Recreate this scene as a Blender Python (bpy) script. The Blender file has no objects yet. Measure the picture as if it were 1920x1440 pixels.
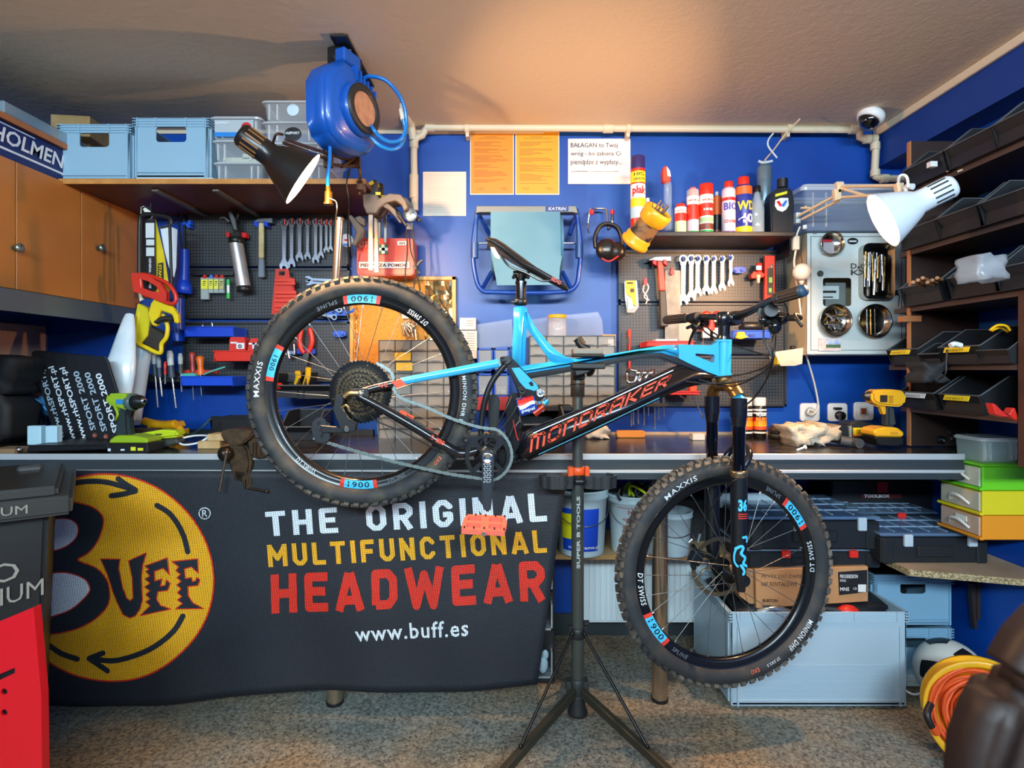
import bpy, bmesh, math, random
from mathutils import Vector, Matrix, Euler
random.seed(7)
C = bpy.context.scene.collection
PI = math.pi
F = 1050.0      # focal length in pixels of the 1920 px frame
H = 1.25        # eye height
def P(px, py, D):
    return Vector(((px-960)*D/F, D, H+(693-py)*D/F))
# ---------------------------------------------------------------- camera, world, lights
cam = bpy.data.objects.new('camera', bpy.data.cameras.new('camera')); C.objects.link(cam)
cam.location = (0, 0, H); cam.rotation_euler = (PI/2, 0, 0)
cam.data.lens = F*36/1920; cam.data.sensor_width = 36; cam.data.shift_y = -27/1920
cam.data.clip_start = .02
cam.data.dof.use_dof = True; cam.data.dof.focus_distance = 1.95; cam.data.dof.aperture_fstop = 3.2
S = bpy.context.scene; S.camera = cam
S.view_settings.view_transform = 'Standard'; S.view_settings.look = 'None'
S.view_settings.gamma = 1; S.view_settings.use_curve_mapping = False
S.view_settings.exposure = 0.5
W = bpy.data.worlds.new('world'); S.world = W; W.use_nodes = True
W.node_tree.nodes['Background'].inputs[0].default_value = (.6, .75, 1, 1)
W.node_tree.nodes['Background'].inputs[1].default_value = .05
S.cycles.max_bounces = 7; S.cycles.transparent_max_bounces = 12
S.cycles.sample_clamp_indirect = 4
def area(name, loc, tgt, sx, sy, power, col):
    l = bpy.data.lights.new(name, 'AREA'); l.shape = 'RECTANGLE'; l.size = sx; l.size_y = sy
    l.energy = power; l.color = col
    o = bpy.data.objects.new(name, l); C.objects.link(o); o.location = loc
    o.rotation_euler = (Vector(tgt)-Vector(loc)).to_track_quat('-Z', 'Y').to_euler()
    return o
# cool ceiling fixtures of the workshop, behind the camera
area('ceiling_light_left', (-.9, -1.75, 2.28), (-.6, 2.0, .7), 1.5, .3, 95, (.66, .86, 1))
area('ceiling_light_right', (.9, -1.75, 2.28), (.8, 2.0, .7), 1.5, .3, 95, (.66, .86, 1))
# ---------------------------------------------------------------- materials
def lin(h):
    if not isinstance(h, str): return tuple(h)[:3]
    v = [int(h[i:i+2], 16)/255 for i in (0, 2, 4)]
    return tuple(c/12.92 if c <= .04045 else ((c+.055)/1.055)**2.4 for c in v)
_M = {}
def m(col, rough=.5, metal=0, bump=0, bs=200, col2=None, cs=20, emit=0, alpha=1, thr=None, coat=0, spec=.5):
    key = (col, rough, metal, bump, bs, col2, cs, emit, alpha, thr, coat, spec)
    if key in _M: return _M[key]
    mt = bpy.data.materials.new('paint_%03d' % len(_M)); mt.use_nodes = True
    nt = mt.node_tree; b = nt.nodes['Principled BSDF']
    c = lin(col)
    b.inputs['Base Color'].default_value = (*c, 1); b.inputs['Roughness'].default_value = rough
    b.inputs['Metallic'].default_value = metal; b.inputs['Specular IOR Level'].default_value = spec
    if coat: b.inputs['Coat Weight'].default_value = coat; b.inputs['Coat Roughness'].default_value = .08
    if emit:
        b.inputs['Emission Color'].default_value = (*c, 1); b.inputs['Emission Strength'].default_value = emit
    if alpha < 1: b.inputs['Alpha'].default_value = alpha
    tc = nt.nodes.new('ShaderNodeTexCoord')
    if col2:
        n = nt.nodes.new('ShaderNodeTexNoise'); n.inputs['Scale'].default_value = cs; n.inputs['Detail'].default_value = 5
        r = nt.nodes.new('ShaderNodeValToRGB')
        lo, hi = thr if thr else (.35, .65)
        r.color_ramp.elements[0].position = lo; r.color_ramp.elements[1].position = hi
        r.color_ramp.elements[0].color = (*c, 1); r.color_ramp.elements[1].color = (*lin(col2), 1)
        nt.links.new(tc.outputs['Object'], n.inputs['Vector']); nt.links.new(n.outputs['Fac'], r.inputs[0])
        nt.links.new(r.outputs[0], b.inputs['Base Color'])
    if bump:
        n = nt.nodes.new('ShaderNodeTexNoise'); n.inputs['Scale'].default_value = bs; n.inputs['Detail'].default_value = 4
        bp = nt.nodes.new('ShaderNodeBump'); bp.inputs['Strength'].default_value = bump; bp.inputs['Distance'].default_value = .002
        nt.links.new(tc.outputs['Object'], n.inputs['Vector']); nt.links.new(n.outputs['Fac'], bp.inputs['Height'])
        nt.links.new(bp.outputs[0], b.inputs['Normal'])
    _M[key] = mt
    return mt
def node_mat(name, fn):
    mt = bpy.data.materials.new(name); mt.use_nodes = True
    nt = mt.node_tree; fn(nt, nt.nodes['Principled BSDF']); return mt
def clear(col='dfe9ee', a=.28, rough=.12): return m(col, rough, alpha=a, spec=.6)
# ---------------------------------------------------------------- geometry builder
def frame_of(d):
    d = Vector(d).normalized()
    u = Vector((0, 0, 1)) if abs(d.z) < .9 else Vector((1, 0, 0))
    x = u.cross(d).normalized(); return x, d.cross(x).normalized()
def smooth_path(pts, k=6, closed=False):
    pts = [Vector(p) for p in pts]; n = len(pts)
    if n < 3: return pts
    out = []
    g = (lambda i: pts[i % n]) if closed else (lambda i: pts[max(0, min(n-1, i))])
    for i in range(n if closed else n-1):
        a, b, c, d = g(i-1), g(i), g(i+1), g(i+2)
        for j in range(k):
            t = j/k
            out.append(.5*((2*b)+(c-a)*t+(2*a-5*b+4*c-d)*t*t+(3*b-a-3*c+d)*t**3))
    if not closed: out.append(pts[-1])
    return out
LOC = {}
class G:
    def __init__(s): s.v = []; s.f = []; s.m = []; s.s = []
    def add(s, vs, fs, mi=0, sm=False):
        o = len(s.v); s.v += [Vector(v) for v in vs]
        for f in fs: s.f.append([o+i for i in f]); s.m.append(mi); s.s.append(sm)
        return s
    def box(s, c, sz, rot=None, mi=0, taper=1):
        c = Vector(c); h = Vector(sz)/2; R = None
        if rot is not None: R = rot if isinstance(rot, Matrix) else Euler(rot).to_matrix()
        vs = []
        for z in (-1, 1):
            for x, y in ((-1, -1), (1, -1), (1, 1), (-1, 1)):
                t = 1 if z > 0 else taper
                p = Vector((x*h.x*t, y*h.y*t, z*h.z)); vs.append(c+(R @ p if R else p))
        return s.add(vs, [(3, 2, 1, 0), (4, 5, 6, 7), (0, 1, 5, 4), (1, 2, 6, 5), (2, 3, 7, 6), (3, 0, 4, 7)], mi)
    def fb(s, x0, y0, x1, y1, D, dep, mi=0):   # front face at depth D covering a pixel rectangle, going back by dep
        a = P(x0, y1, D); b = P(x1, y0, D)
        return s.box(((a.x+b.x)/2, D+dep/2, (a.z+b.z)/2), (b.x-a.x, dep, b.z-a.z), None, mi)
    def cyl(s, a, b, r, r2=None, n=14, mi=0, cap=True, sm=True):
        a = Vector(a); b = Vector(b); r2 = r if r2 is None else r2
        x, y = frame_of(b-a); vs = []
        for p, q in ((a, r), (b, r2)):
            for i in range(n):
                t = 2*PI*i/n; vs.append(p+x*math.cos(t)*q+y*math.sin(t)*q)
        s.add(vs, [(i, (i+1) % n, n+(i+1) % n, n+i) for i in range(n)], mi, sm)
        if cap:
            s.add(vs[:n], [tuple(range(n))[::-1]], mi); s.add(vs[n:], [tuple(range(n))], mi)
        return s
    def tube(s, pts, r, n=8, mi=0, k=6, closed=False, flat=None, cap=True):
        pts = smooth_path(pts, k, closed) if k > 1 else [Vector(p) for p in pts]
        N = len(pts); rs = r if callable(r) else (lambda t: r)
        vs = []; px = None
        for i, p in enumerate(pts):
            a = pts[(i-1) % N] if (i > 0 or closed) else p; b = pts[(i+1) % N] if (i < N-1 or closed) else p
            d = (b-a)
            if d.length < 1e-9: d = Vector((0, 0, 1))
            d.normalize()
            if px is None: px, _ = frame_of(d)
            px = (px-d*px.dot(d)).normalized(); py = d.cross(px)
            q = rs(i/max(1, N-1))
            for j in range(n):
                t = 2*PI*j/n
                e = px*math.cos(t)*q+py*math.sin(t)*q
                if flat: e = e-flat[0]*e.dot(flat[0])*(1-flat[1])
                vs.append(p+e)
        L = N if closed else N-1
        fs = [(i*n+j, i*n+(j+1) % n, ((i+1) % N)*n+(j+1) % n, ((i+1) % N)*n+j) for i in range(L) for j in range(n)]
        s.add(vs, fs, mi, True)
        if cap and not closed: s.add(vs[:n], [tuple(range(n))[::-1]], mi); s.add(vs[-n:], [tuple(range(n))], mi)
        return s
    def lathe(s, prof, o, ax=(0, 0, 1), n=24, mi=0, a0=0, a1=2*PI, sm=True):
        o = Vector(o); ax = Vector(ax).normalized(); x, y = frame_of(ax); full = abs(a1-a0-2*PI) < 1e-6
        vs = []; M_ = n if full else n+1
        for r, z in prof:
            for i in range(M_):
                t = a0+(a1-a0)*i/n; vs.append(o+ax*z+(x*math.cos(t)+y*math.sin(t))*max(r, 1e-5))
        fs = [(k*M_+i, k*M_+(i+1) % M_, (k+1)*M_+(i+1) % M_, (k+1)*M_+i) for k in range(len(prof)-1) for i in range(n)]
        return s.add(vs, fs, mi, sm)
    def sph(s, c, r, n=12, mi=0, sc=(1, 1, 1), R=None):
        vs = []; fs = []; c = Vector(c); q = n//2
        for k in range(q+1):
            for i in range(n):
                a = PI*k/q; t = 2*PI*i/n
                p = Vector((math.sin(a)*math.cos(t)*r*sc[0], math.sin(a)*math.sin(t)*r*sc[1], math.cos(a)*r*sc[2]))
                vs.append(c+(R @ p if R else p))
        for k in range(q):
            for i in range(n): fs.append((k*n+i, (k+1)*n+i, (k+1)*n+(i+1) % n, k*n+(i+1) % n))
        return s.add(vs, fs, mi, True)
    def prism(s, pts, o, u, v, t, mi=0):    # outline in the plane (o,u,v), thickness t (centred) along u x v
        o = Vector(o); u = Vector(u); v = Vector(v); w = u.cross(v).normalized()*t/2; n = len(pts)
        a = [o+u*p[0]+v*p[1]+w for p in pts]; b = [o+u*p[0]+v*p[1]-w for p in pts]
        ar = sum(pts[i][0]*pts[(i+1) % n][1]-pts[(i+1) % n][0]*pts[i][1] for i in range(n))
        if ar < 0: a, b = b, a
        s.add(a+b, [tuple(range(n)), tuple(range(2*n-1, n-1, -1))], mi)
        s.add(a+b, [(i, n+i, n+(i+1) % n, (i+1) % n) for i in range(n)], mi); return s
    def pp(s, pix, D, t, mi=0):            # outline given in pixels at depth D, thickness t backwards
        pts = [P(x, y, D) for x, y in pix]
        return s.prism([(p.x, p.z) for p in pts], (0, D+t/2, 0), (1, 0, 0), (0, 0, 1), t, mi)
    def mesh(s, me_obj, M4, mi=0):
        return s.add([M4 @ v.co for v in me_obj.vertices], [tuple(p.vertices) for p in me_obj.polygons], mi)
    def build(s, name, mats, parent=None, bevel=0, seg=1, weld=False, sm=False, kind=None, label=None, warp=None, split=0):
        if split: return split_build(s, name, mats, parent, split)
        me = bpy.data.meshes.new(name)
        v = [warp(p) for p in s.v] if warp else s.v
        if parent is None:
            xs = [p.x for p in v]; ys = [p.y for p in v]; zs = [p.z for p in v]
            org = Vector(((min(xs)+max(xs))/2, (min(ys)+max(ys))/2, min(zs)))
            LOCO = org
        else:
            org = LOC.get(parent.name, Vector()); LOCO = org
        me.from_pydata([p-org for p in v], [], s.f)
        for i, p in enumerate(me.polygons): p.material_index = s.m[i]; p.use_smooth = s.s[i]
        mats = mats if isinstance(mats, (list, tuple)) else [mats]
        for q in mats: me.materials.append(q)
        if bevel or weld:
            b = bmesh.new(); b.from_mesh(me)
            if weld: bmesh.ops.remove_doubles(b, verts=b.verts, dist=1e-5)
            if bevel:
                bmesh.ops.remove_doubles(b, verts=b.verts, dist=1e-6)
                ed = [e for e in b.edges if len(e.link_faces) == 2 and e.calc_face_angle(0) > .6 and not (e.link_faces[0].smooth and e.link_faces[1].smooth)]
                bmesh.ops.bevel(b, geom=ed, offset=bevel, segments=seg, affect='EDGES', clamp_overlap=True)
            if sm:
                for f in b.faces: f.smooth = True
            b.to_mesh(me); b.free()
        o = bpy.data.objects.new(name, me); C.objects.link(o)
        if parent is None: o.location = org
        else: o.parent = parent
        LOC[o.name] = LOCO
        if kind: o['kind'] = kind
        if label: o['label'] = label
        return o
def split_build(s, name, mats, parent, gap):
    # one object per connected piece (bounding boxes that overlap in x count as one piece)
    par = list(range(len(s.v)))
    def find(a):
        while par[a] != a: par[a] = par[par[a]]; a = par[a]
        return a
    key = {}
    for i, v in enumerate(s.v):
        k = (round(v.x, 5), round(v.y, 5), round(v.z, 5))
        if k in key: par[find(i)] = find(key[k])
        else: key[k] = i
    for f in s.f:
        for i in f[1:]: par[find(i)] = find(f[0])
    isl = {}
    for fi, f in enumerate(s.f): isl.setdefault(find(f[0]), []).append(fi)
    bbs = []
    for r, fl in isl.items():
        xs = [s.v[i] for fi in fl for i in s.f[fi]]
        bbs.append([min(v.x for v in xs), max(v.x for v in xs), min(v.z for v in xs), max(v.z for v in xs), fl])
    done = False
    while not done:
        done = True
        for i in range(len(bbs)):
            for j in range(i+1, len(bbs)):
                a, b = bbs[i], bbs[j]
                ox = min(a[1], b[1])-max(a[0], b[0]); oz = min(a[3], b[3])-max(a[2], b[2])
                w = min(a[1]-a[0], b[1]-b[0])
                if (gap == 2 and ox > .6*w) or (gap != 2 and ox > -.002 and oz > -.002):
                    bbs[i] = [min(a[0], b[0]), max(a[1], b[1]), min(a[2], b[2]), max(a[3], b[3]), a[4]+b[4]]; del bbs[j]; done = False; break
            if not done: break
    out = []
    for b in sorted(bbs, key=lambda q: q[0]):
        g = G(); mp = {}
        for fi in b[4]:
            f = []
            for i in s.f[fi]:
                if i not in mp: mp[i] = len(g.v); g.v.append(s.v[i])
                f.append(mp[i])
            g.f.append(f); g.m.append(s.m[fi]); g.s.append(s.s[fi])
        out.append(g.build(name, mats, parent))
    return out
def tag(o, label, cat, group=None):
    o['label'] = label; o['category'] = cat
    if group: o['group'] = group
    return o
def thing(name, label, cat, loc=(0, 0, 0), group=None):
    o = bpy.data.objects.new(name, None); C.objects.link(o); o.empty_display_size = .05
    o.location = loc; LOC[o.name] = Vector(loc); return tag(o, label, cat, group)
def sub(name, parent):       # an Empty part
    o = bpy.data.objects.new(name, None); C.objects.link(o); o.parent = parent
    o.empty_display_size = .02
    LOC[o.name] = LOC[parent.name]; return o
def struct(o): o['kind'] = 'structure'; return o
def dup(root, loc=None, rot=None, sc=None, label=None, group=None):
    r = root.copy(); C.objects.link(r)
    if loc is not None: r.location = loc
    if rot is not None: r.rotation_euler = rot
    if sc is not None: r.scale = (sc,)*3 if not hasattr(sc, '__len__') else sc
    if label: r['label'] = label
    if group: r['group'] = group
    def kids(a, b):
        for ch in list(a.children):
            c = ch.copy(); C.objects.link(c); c.parent = b; kids(ch, c)
    kids(root, r); return r
def place(root, loc, rot=(0, 0, 0), sc=None):
    root.location = loc; root.rotation_euler = rot
    if sc: root.scale = (sc,)*3 if not hasattr(sc, '__len__') else sc
    return root
# ---------------------------------------------------------------- text and filled outlines
def text_mesh(t, bold=0, shear=0, space=1, extr=0, res=3):
    cu = bpy.data.curves.new('lettering', 'FONT'); cu.body = t; cu.size = 1; cu.offset = bold; cu.shear = shear
    cu.space_character = space; cu.extrude = extr; cu.resolution_u = res; cu.align_x = 'LEFT'
    o = bpy.data.objects.new('t', cu); C.objects.link(o); bpy.context.view_layer.update()
    me = bpy.data.meshes.new_from_object(o.evaluated_get(bpy.context.evaluated_depsgraph_get()))
    bpy.data.objects.remove(o); bpy.data.curves.remove(cu); return me
_T = {}
def text2d(t, bold=0, shear=0, space=1, extr=0, fit=False, res=2):
    """verts (x,y,z) normalised to height 1 (bbox) and faces, width returned. fit: every glyph scaled to the same height"""
    key = (t, bold, shear, space, extr, fit, res)
    if key in _T: return _T[key]
    if not fit:
        me = text_mesh(t, bold, shear, space, extr, res); vs = [Vector(v.co) for v in me.vertices]; fs = [tuple(p.vertices) for p in me.polygons]
        bpy.data.meshes.remove(me)
    else:
        vs = []; fs = []; x = 0
        for ch in t:
            if ch == ' ': x += .5; continue
            me = text_mesh(ch, bold, 0, 1, extr, res); cv = [Vector(v.co) for v in me.vertices]
            x0 = min(v.x for v in cv); y0 = min(v.y for v in cv); h = max(v.y for v in cv)-y0; w = max(v.x for v in cv)-x0
            o = len(vs); vs += [Vector((x+(v.x-x0)/(h if h/w > .5 else h), (v.y-y0)/h, v.z)) for v in cv]
            vs[o:] = [Vector((v.x+v.y*shear, v.y, v.z)) for v in vs[o:]]
            fs += [tuple(o+i for i in p.vertices) for p in me.polygons]; x += w/h+.14*space
            bpy.data.meshes.remove(me)
    x0 = min(v.x for v in vs); y0 = min(v.y for v in vs); h = max(v.y for v in vs)-y0
    vs = [Vector(((v.x-x0)/h, (v.y-y0)/h, v.z)) for v in vs]
    _T[key] = (vs, fs, max(v.x for v in vs)); return _T[key]
def put_text(g, t, o, u, v, w=None, h=None, off=.0006, mi=0, warp=None, **k):
    """text from origin o (lower left) along unit u, up unit v; w total width and/or h height in metres"""
    vs, fs, W_ = text2d(t, **k); o = Vector(o); u = Vector(u); v = Vector(v); n = u.cross(v).normalized()
    if h is None: h = w/W_
    if w is None: w = h*W_
    pts = [o+u*(p.x*w/W_)+v*(p.y*h)+n*off for p in vs]
    g.add(pts, fs, mi); return g
def put_px(g, t, x0, y0, x1, y1, D, off=.0008, mi=0, **k):
    a = P(x0, y1, D); b = P(x1, y0, D)
    return put_text(g, t, a, (1, 0, 0), (0, 0, 1), b.x-a.x, b.z-a.z, off, mi, **k)
def fill2d(polys):
    """fill outlines (lists of 2d points, inner ones are holes)"""
    cu = bpy.data.curves.new('fill', 'CURVE'); cu.dimensions = '2D'; cu.fill_mode = 'BOTH'
    for pl in polys:
        sp = cu.splines.new('POLY'); sp.points.add(len(pl)-1)
        for i, p in enumerate(pl): sp.points[i].co = (p[0], p[1], 0, 1)
        sp.use_cyclic_u = True
    o = bpy.data.objects.new('t', cu); C.objects.link(o); bpy.context.view_layer.update()
    me = bpy.data.meshes.new_from_object(o.evaluated_get(bpy.context.evaluated_depsgraph_get()))
    bpy.data.objects.remove(o); bpy.data.curves.remove(cu)
    b = bmesh.new(); b.from_mesh(me); bmesh.ops.recalc_face_normals(b, faces=b.faces)
    vs = [Vector(v.co) for v in b.verts]
    for i, v in enumerate(b.verts): v.index = i
    fs = [tuple(v.index for v in (f.verts if f.normal.z > 0 else reversed(f.verts))) for f in b.faces]
    b.free(); bpy.data.meshes.remove(me); return vs, fs
def cut_grid(vs, fs, step):
    me = bpy.data.meshes.new('c'); me.from_pydata(vs, [], fs); b = bmesh.new(); b.from_mesh(me); bpy.data.meshes.remove(me)
    for ax in (0, 1):
        lo = min(v.co[ax] for v in b.verts); hi = max(v.co[ax] for v in b.verts); x = math.ceil(lo/step)*step
        n = Vector((1, 0, 0)) if ax == 0 else Vector((0, 1, 0))
        while x < hi:
            bmesh.ops.bisect_plane(b, geom=b.verts[:]+b.edges[:]+b.faces[:], plane_co=n*x, plane_no=n); x += step
    for i, v in enumerate(b.verts): v.index = i
    vs = [Vector(v.co) for v in b.verts]; fs = [tuple(v.index for v in f.verts) for f in b.faces]; b.free(); return vs, fs
def circ(cx, cy, r, n=24, ry=None, a0=0, a1=2*PI):
    ry = ry or r
    return [(cx+r*math.cos(a0+(a1-a0)*i/n), cy+ry*math.sin(a0+(a1-a0)*i/n)) for i in range(n+(0 if abs(a1-a0-2*PI) < 1e-6 else 1))]
def rrect(x0, y0, x1, y1, r, n=4):
    out = []
    for cx, cy, a in ((x1-r, y1-r, 0), (x0+r, y1-r, PI/2), (x0+r, y0+r, PI), (x1-r, y0+r, 1.5*PI)):
        out += [(cx+r*math.cos(a+i*PI/2/n), cy+r*math.sin(a+i*PI/2/n)) for i in range(n+1)]
    return out
UX = Vector((1, 0, 0)); UZ = Vector((0, 0, 1))
# common materials
black = m('121214', .45); blackm = m('16171a', .6); rubber = m('17181a', .75, bump=.4, bs=90)
chrome = m('cfd4d8', .18, 1); steel = m('8d9094', .35, 1); dsteel = m('45474a', .4, .9)
white = m('e9ebec', .45); orange = m('f04a25', .4); red = m('d01a14', .4); yellow = m('f2b90a', .4)
blueplast = m('0a3fc0', .35); greyp = m('9aa3a8', .5)
# ================================================================ the setting
DW = 2.652; XR = 1.84; XL = -2.2; ZC = 2.38; YF = -2.6
def wall(name, c, sz, mt): return struct(G().box(c, sz).build(name, mt))
def floor_fn(nt, b):
    tc = nt.nodes.new('ShaderNodeTexCoord'); L = nt.links.new
    n1 = nt.nodes.new('ShaderNodeTexNoise'); n1.inputs['Scale'].default_value = 95; n1.inputs['Detail'].default_value = 6; n1.inputs['Roughness'].default_value = .8
    r1 = nt.nodes.new('ShaderNodeValToRGB'); e = r1.color_ramp.elements
    e[0].position = .38; e[0].color = (*lin('3a3b3a'), 1); e[1].position = .66; e[1].color = (*lin('dad6ca'), 1)
    q = e.new(.5); q.color = (*lin('a09d94'), 1)
    n2 = nt.nodes.new('ShaderNodeTexNoise'); n2.inputs['Scale'].default_value = 2.2; n2.inputs['Detail'].default_value = 5
    r2 = nt.nodes.new('ShaderNodeValToRGB'); e = r2.color_ramp.elements
    e[0].position = .4; e[0].color = (*lin('c0c8c6'), 1); e[1].position = .62; e[1].color = (*lin('e0c6a4'), 1)
    mx = nt.nodes.new('ShaderNodeMixRGB'); mx.blend_type = 'MULTIPLY'; mx.inputs[0].default_value = 1
    L(tc.outputs['Object'], n1.inputs[0]); L(tc.outputs['Object'], n2.inputs[0]); L(n1.outputs[0], r1.inputs[0]); L(n2.outputs[0], r2.inputs[0])
    L(r1.outputs[0], mx.inputs[1]); L(r2.outputs[0], mx.inputs[2]); L(mx.outputs[0], b.inputs['Base Color'])
    bp = nt.nodes.new('ShaderNodeBump'); bp.inputs['Strength'].default_value = .6; bp.inputs['Distance'].default_value = .004
    L(n1.outputs[0], bp.inputs['Height']); L(bp.outputs[0], b.inputs['Normal']); b.inputs['Roughness'].default_value = .75
wall('floor', (0, .05, -.05), (5.4, 5.5, .1), node_mat('speckled_carpet', floor_fn))
bluew = m('053e96', .38, col2='0848a4', cs=3, bump=.15, bs=30)
wall('wall_back', (0, DW+.05, ZC/2), (5.4, .1, ZC), bluew)
wall('wall_right', (XR+.05, .05, ZC/2), (.1, 5.4, ZC), bluew)
wall('wall_left', (XL-.05, .05, ZC/2), (.1, 5.4, ZC), m('23407c', .6, col2='2c4a86', cs=4))
wall('wall_front', (0, YF-.05, ZC/2), (5.4, .1, ZC), m('8e8a86', .7))
def ceil_fn(nt, b):
    tc = nt.nodes.new('ShaderNodeTexCoord'); L = nt.links.new
    n = nt.nodes.new('ShaderNodeTexNoise'); n.inputs['Scale'].default_value = 28; n.inputs['Detail'].default_value = 8; n.inputs['Roughness'].default_value = .65
    bp = nt.nodes.new('ShaderNodeBump'); bp.inputs['Strength'].default_value = .35; bp.inputs['Distance'].default_value = .01
    L(tc.outputs['Object'], n.inputs[0]); L(n.outputs[0], bp.inputs['Height']); L(bp.outputs[0], b.inputs['Normal'])
    b.inputs['Base Color'].default_value = (*lin('e2cfb4'), 1); b.inputs['Roughness'].default_value = .85
wall('ceiling', (0, .05, ZC+.05), (5.4, 5.5, .1), node_mat('rough_plaster', ceil_fn))
# boxed-in beam along the right wall and its cream edge trim
struct(G().box(((1.72+XR)/2, .05, (2.2+ZC)/2), (XR-1.72, 5.2, ZC-2.2)).build('beam_right', m('0a3788', .5, bump=.3, bs=60)))
struct(G().box((1.712, .05, 2.362), (.016, 5.19, .034)).build('trim_1', m('d8c6ac', .6), bevel=.003))
struct(G().box((-.9, DW-.004, 2.372), (2.1, .01, .016)).build('trim_2', m('d8c6ac', .6)))
struct(G().box((0, DW-.01, .05), (4.1, .02, .10)).build('baseboard_back', m('30383a', .5), bevel=.003))
# ---- workbench: dark worktop, two aluminium edge strips, apron, steel legs
B0 = 2.02; ZB = H-.306
def bench_fn(nt, b):
    tc = nt.nodes.new('ShaderNodeTexCoord'); L = nt.links.new
    mp = nt.nodes.new('ShaderNodeMapping'); mp.inputs['Scale'].default_value = (9, 40, 9); mp.inputs['Rotation'].default_value = (0, 0, .5)
    n = nt.nodes.new('ShaderNodeTexNoise'); n.inputs['Scale'].default_value = 1.4; n.inputs['Detail'].default_value = 8; n.inputs['Roughness'].default_value = .7
    r = nt.nodes.new('ShaderNodeValToRGB'); e = r.color_ramp.elements
    e[0].position = .5; e[0].color = (*lin('17181a'), 1); e[1].position = .75; e[1].color = (*lin('6b5a48'), 1)
    L(tc.outputs['Object'], mp.inputs[0]); L(mp.outputs[0], n.inputs[0]); L(n.outputs[0], r.inputs[0]); L(r.outputs[0], b.inputs['Base Color'])
    b.inputs['Roughness'].default_value = .22
    bp = nt.nodes.new('ShaderNodeBump'); bp.inputs['Strength'].default_value = .3; bp.inputs['Distance'].default_value = .002
    L(n.outputs[0], bp.inputs['Height']); L(bp.outputs[0], b.inputs['Normal'])
bt = thing('workbench', 'long dark workbench with scratched top and two bright metal edge strips', 'workbench', (-.1, 2.33, 0))
G().box((-.28, (B0+DW)/2, ZB-.02), (3.82, DW-B0-.004, .04)).box((1.73, 2.41, ZB-.02), (.2, .476, .04)).build('worktop', node_mat('scratched_worktop', bench_fn), bt, bevel=.002)
G().box((-.28, B0-.003, ZB-.008), (3.82, .008, .022)).build('edge_strip', m('c9cdce', .35, .35), bt, bevel=.002)
G().box((-.28, B0-.003, ZB-.061), (3.82, .008, .012)).build('edge_strip', m('c9cdce', .35, .35), bt, bevel=.002)
G().box((-.28, B0+.008, ZB-.055), (3.82, .02, .07)).build('apron', m('33393d', .4), bt)
for px, D in ((1237, 2.12), (628, 2.10)):
    q = P(px, 800, D); g = G().cyl((q.x, D, .0), (q.x, D, ZB-.04), .03, n=20, mi=0); g.cyl((q.x, D, 0), (q.x, D, .012), .032, n=20, mi=1)
    g.build('leg', [m('b9a58c', .25, .9), black], bt)
G().box((-1.2, DW-.02, ZB+.012), (1.1, .03, .024)).build('rear_strip', m('20242a', .5), bt)
# thin cable duct at the back of the worktop
struct(G().box((.55, DW-.008, ZB+.006), (1.9, .014, .012)).build('trim_3', m('b9a287', .5)))
# ---- pipes under the ceiling
pm = m('cfc3a8', .45)
pt = thing('water_pipe', 'beige plastic pipe running under the ceiling above the posters', 'pipe', P(780, 240, 2.6))
Dp = 2.60
g = G(); rp = .016
run = [P(778, 395, Dp), P(776, 300, Dp), P(776, 268, Dp), P(782, 258, Dp), P(792, 254, Dp), P(796, 246, Dp), P(800, 240, Dp), P(812, 239, Dp), P(1606, 243, Dp), P(1612, 250, Dp), P(1612, 257, Dp), P(1620, 260, Dp), P(1636, 261, Dp), P(1643, 268, Dp), P(1640, 320, Dp), P(1642, 331, Dp), P(1652, 335, Dp), P(1705, 335, Dp)]
g.tube(run, rp, n=12, k=1)
g.build('pipe_run', pm, pt)
for x, y, dx, dy in ((776, 350, 0, 22), (776, 272, 0, 6), (806, 239, 8, 0), (1140, 241, 9, 0), (1600, 243, 7, 0), (1637, 261, 6, 0), (1641, 275, 0, 6), (1641, 325, 0, 6), (1658, 335, 6, 0), (1627, 261, 6, 0)):
    G().cyl(P(x-dx, y-dy, Dp), P(x+dx, y+dy, Dp), .0205, n=14).build('pipe_fitting', pm, pt)
for x in (876, 1178, 1478):
    G().cyl(P(x-4, 241, Dp), P(x+4, 241, Dp), .022, n=12).fb(x-3, 236, x+3, 256, Dp-.005, .05).build('pipe_clip', pm, pt)
g = G().tube([P(757, 196, 2.45), P(760, 215, 2.5), P(770, 235, 2.58), P(775, 262, 2.6)], .019, n=12)
g.cyl(P(757, 190, 2.44), P(757, 199, 2.46), .03, n=16)
g.build('branch_pipe', pm, pt)
# dome camera
dc = thing('dome_camera', 'white and black dome security camera in the ceiling corner', 'camera', P(1627, 215, 2.5))
dv = (P(1622, 243, 2.45)-P(1632, 224, 2.45)).normalized()
o = P(1630, 224, 2.45)
G().lathe([(0, -.03), (.052, -.03), (.056, -.012), (.05, .004), (.043, .008), (.043, .0)], o, dv, 28).build('housing', white, dc)
G().lathe([(.042, 0), (.040, .014), (.032, .028), (.018, .037), (0, .04)], o, dv, 24).build('dome', m('0a0a0c', .05, coat=1), dc)
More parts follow.
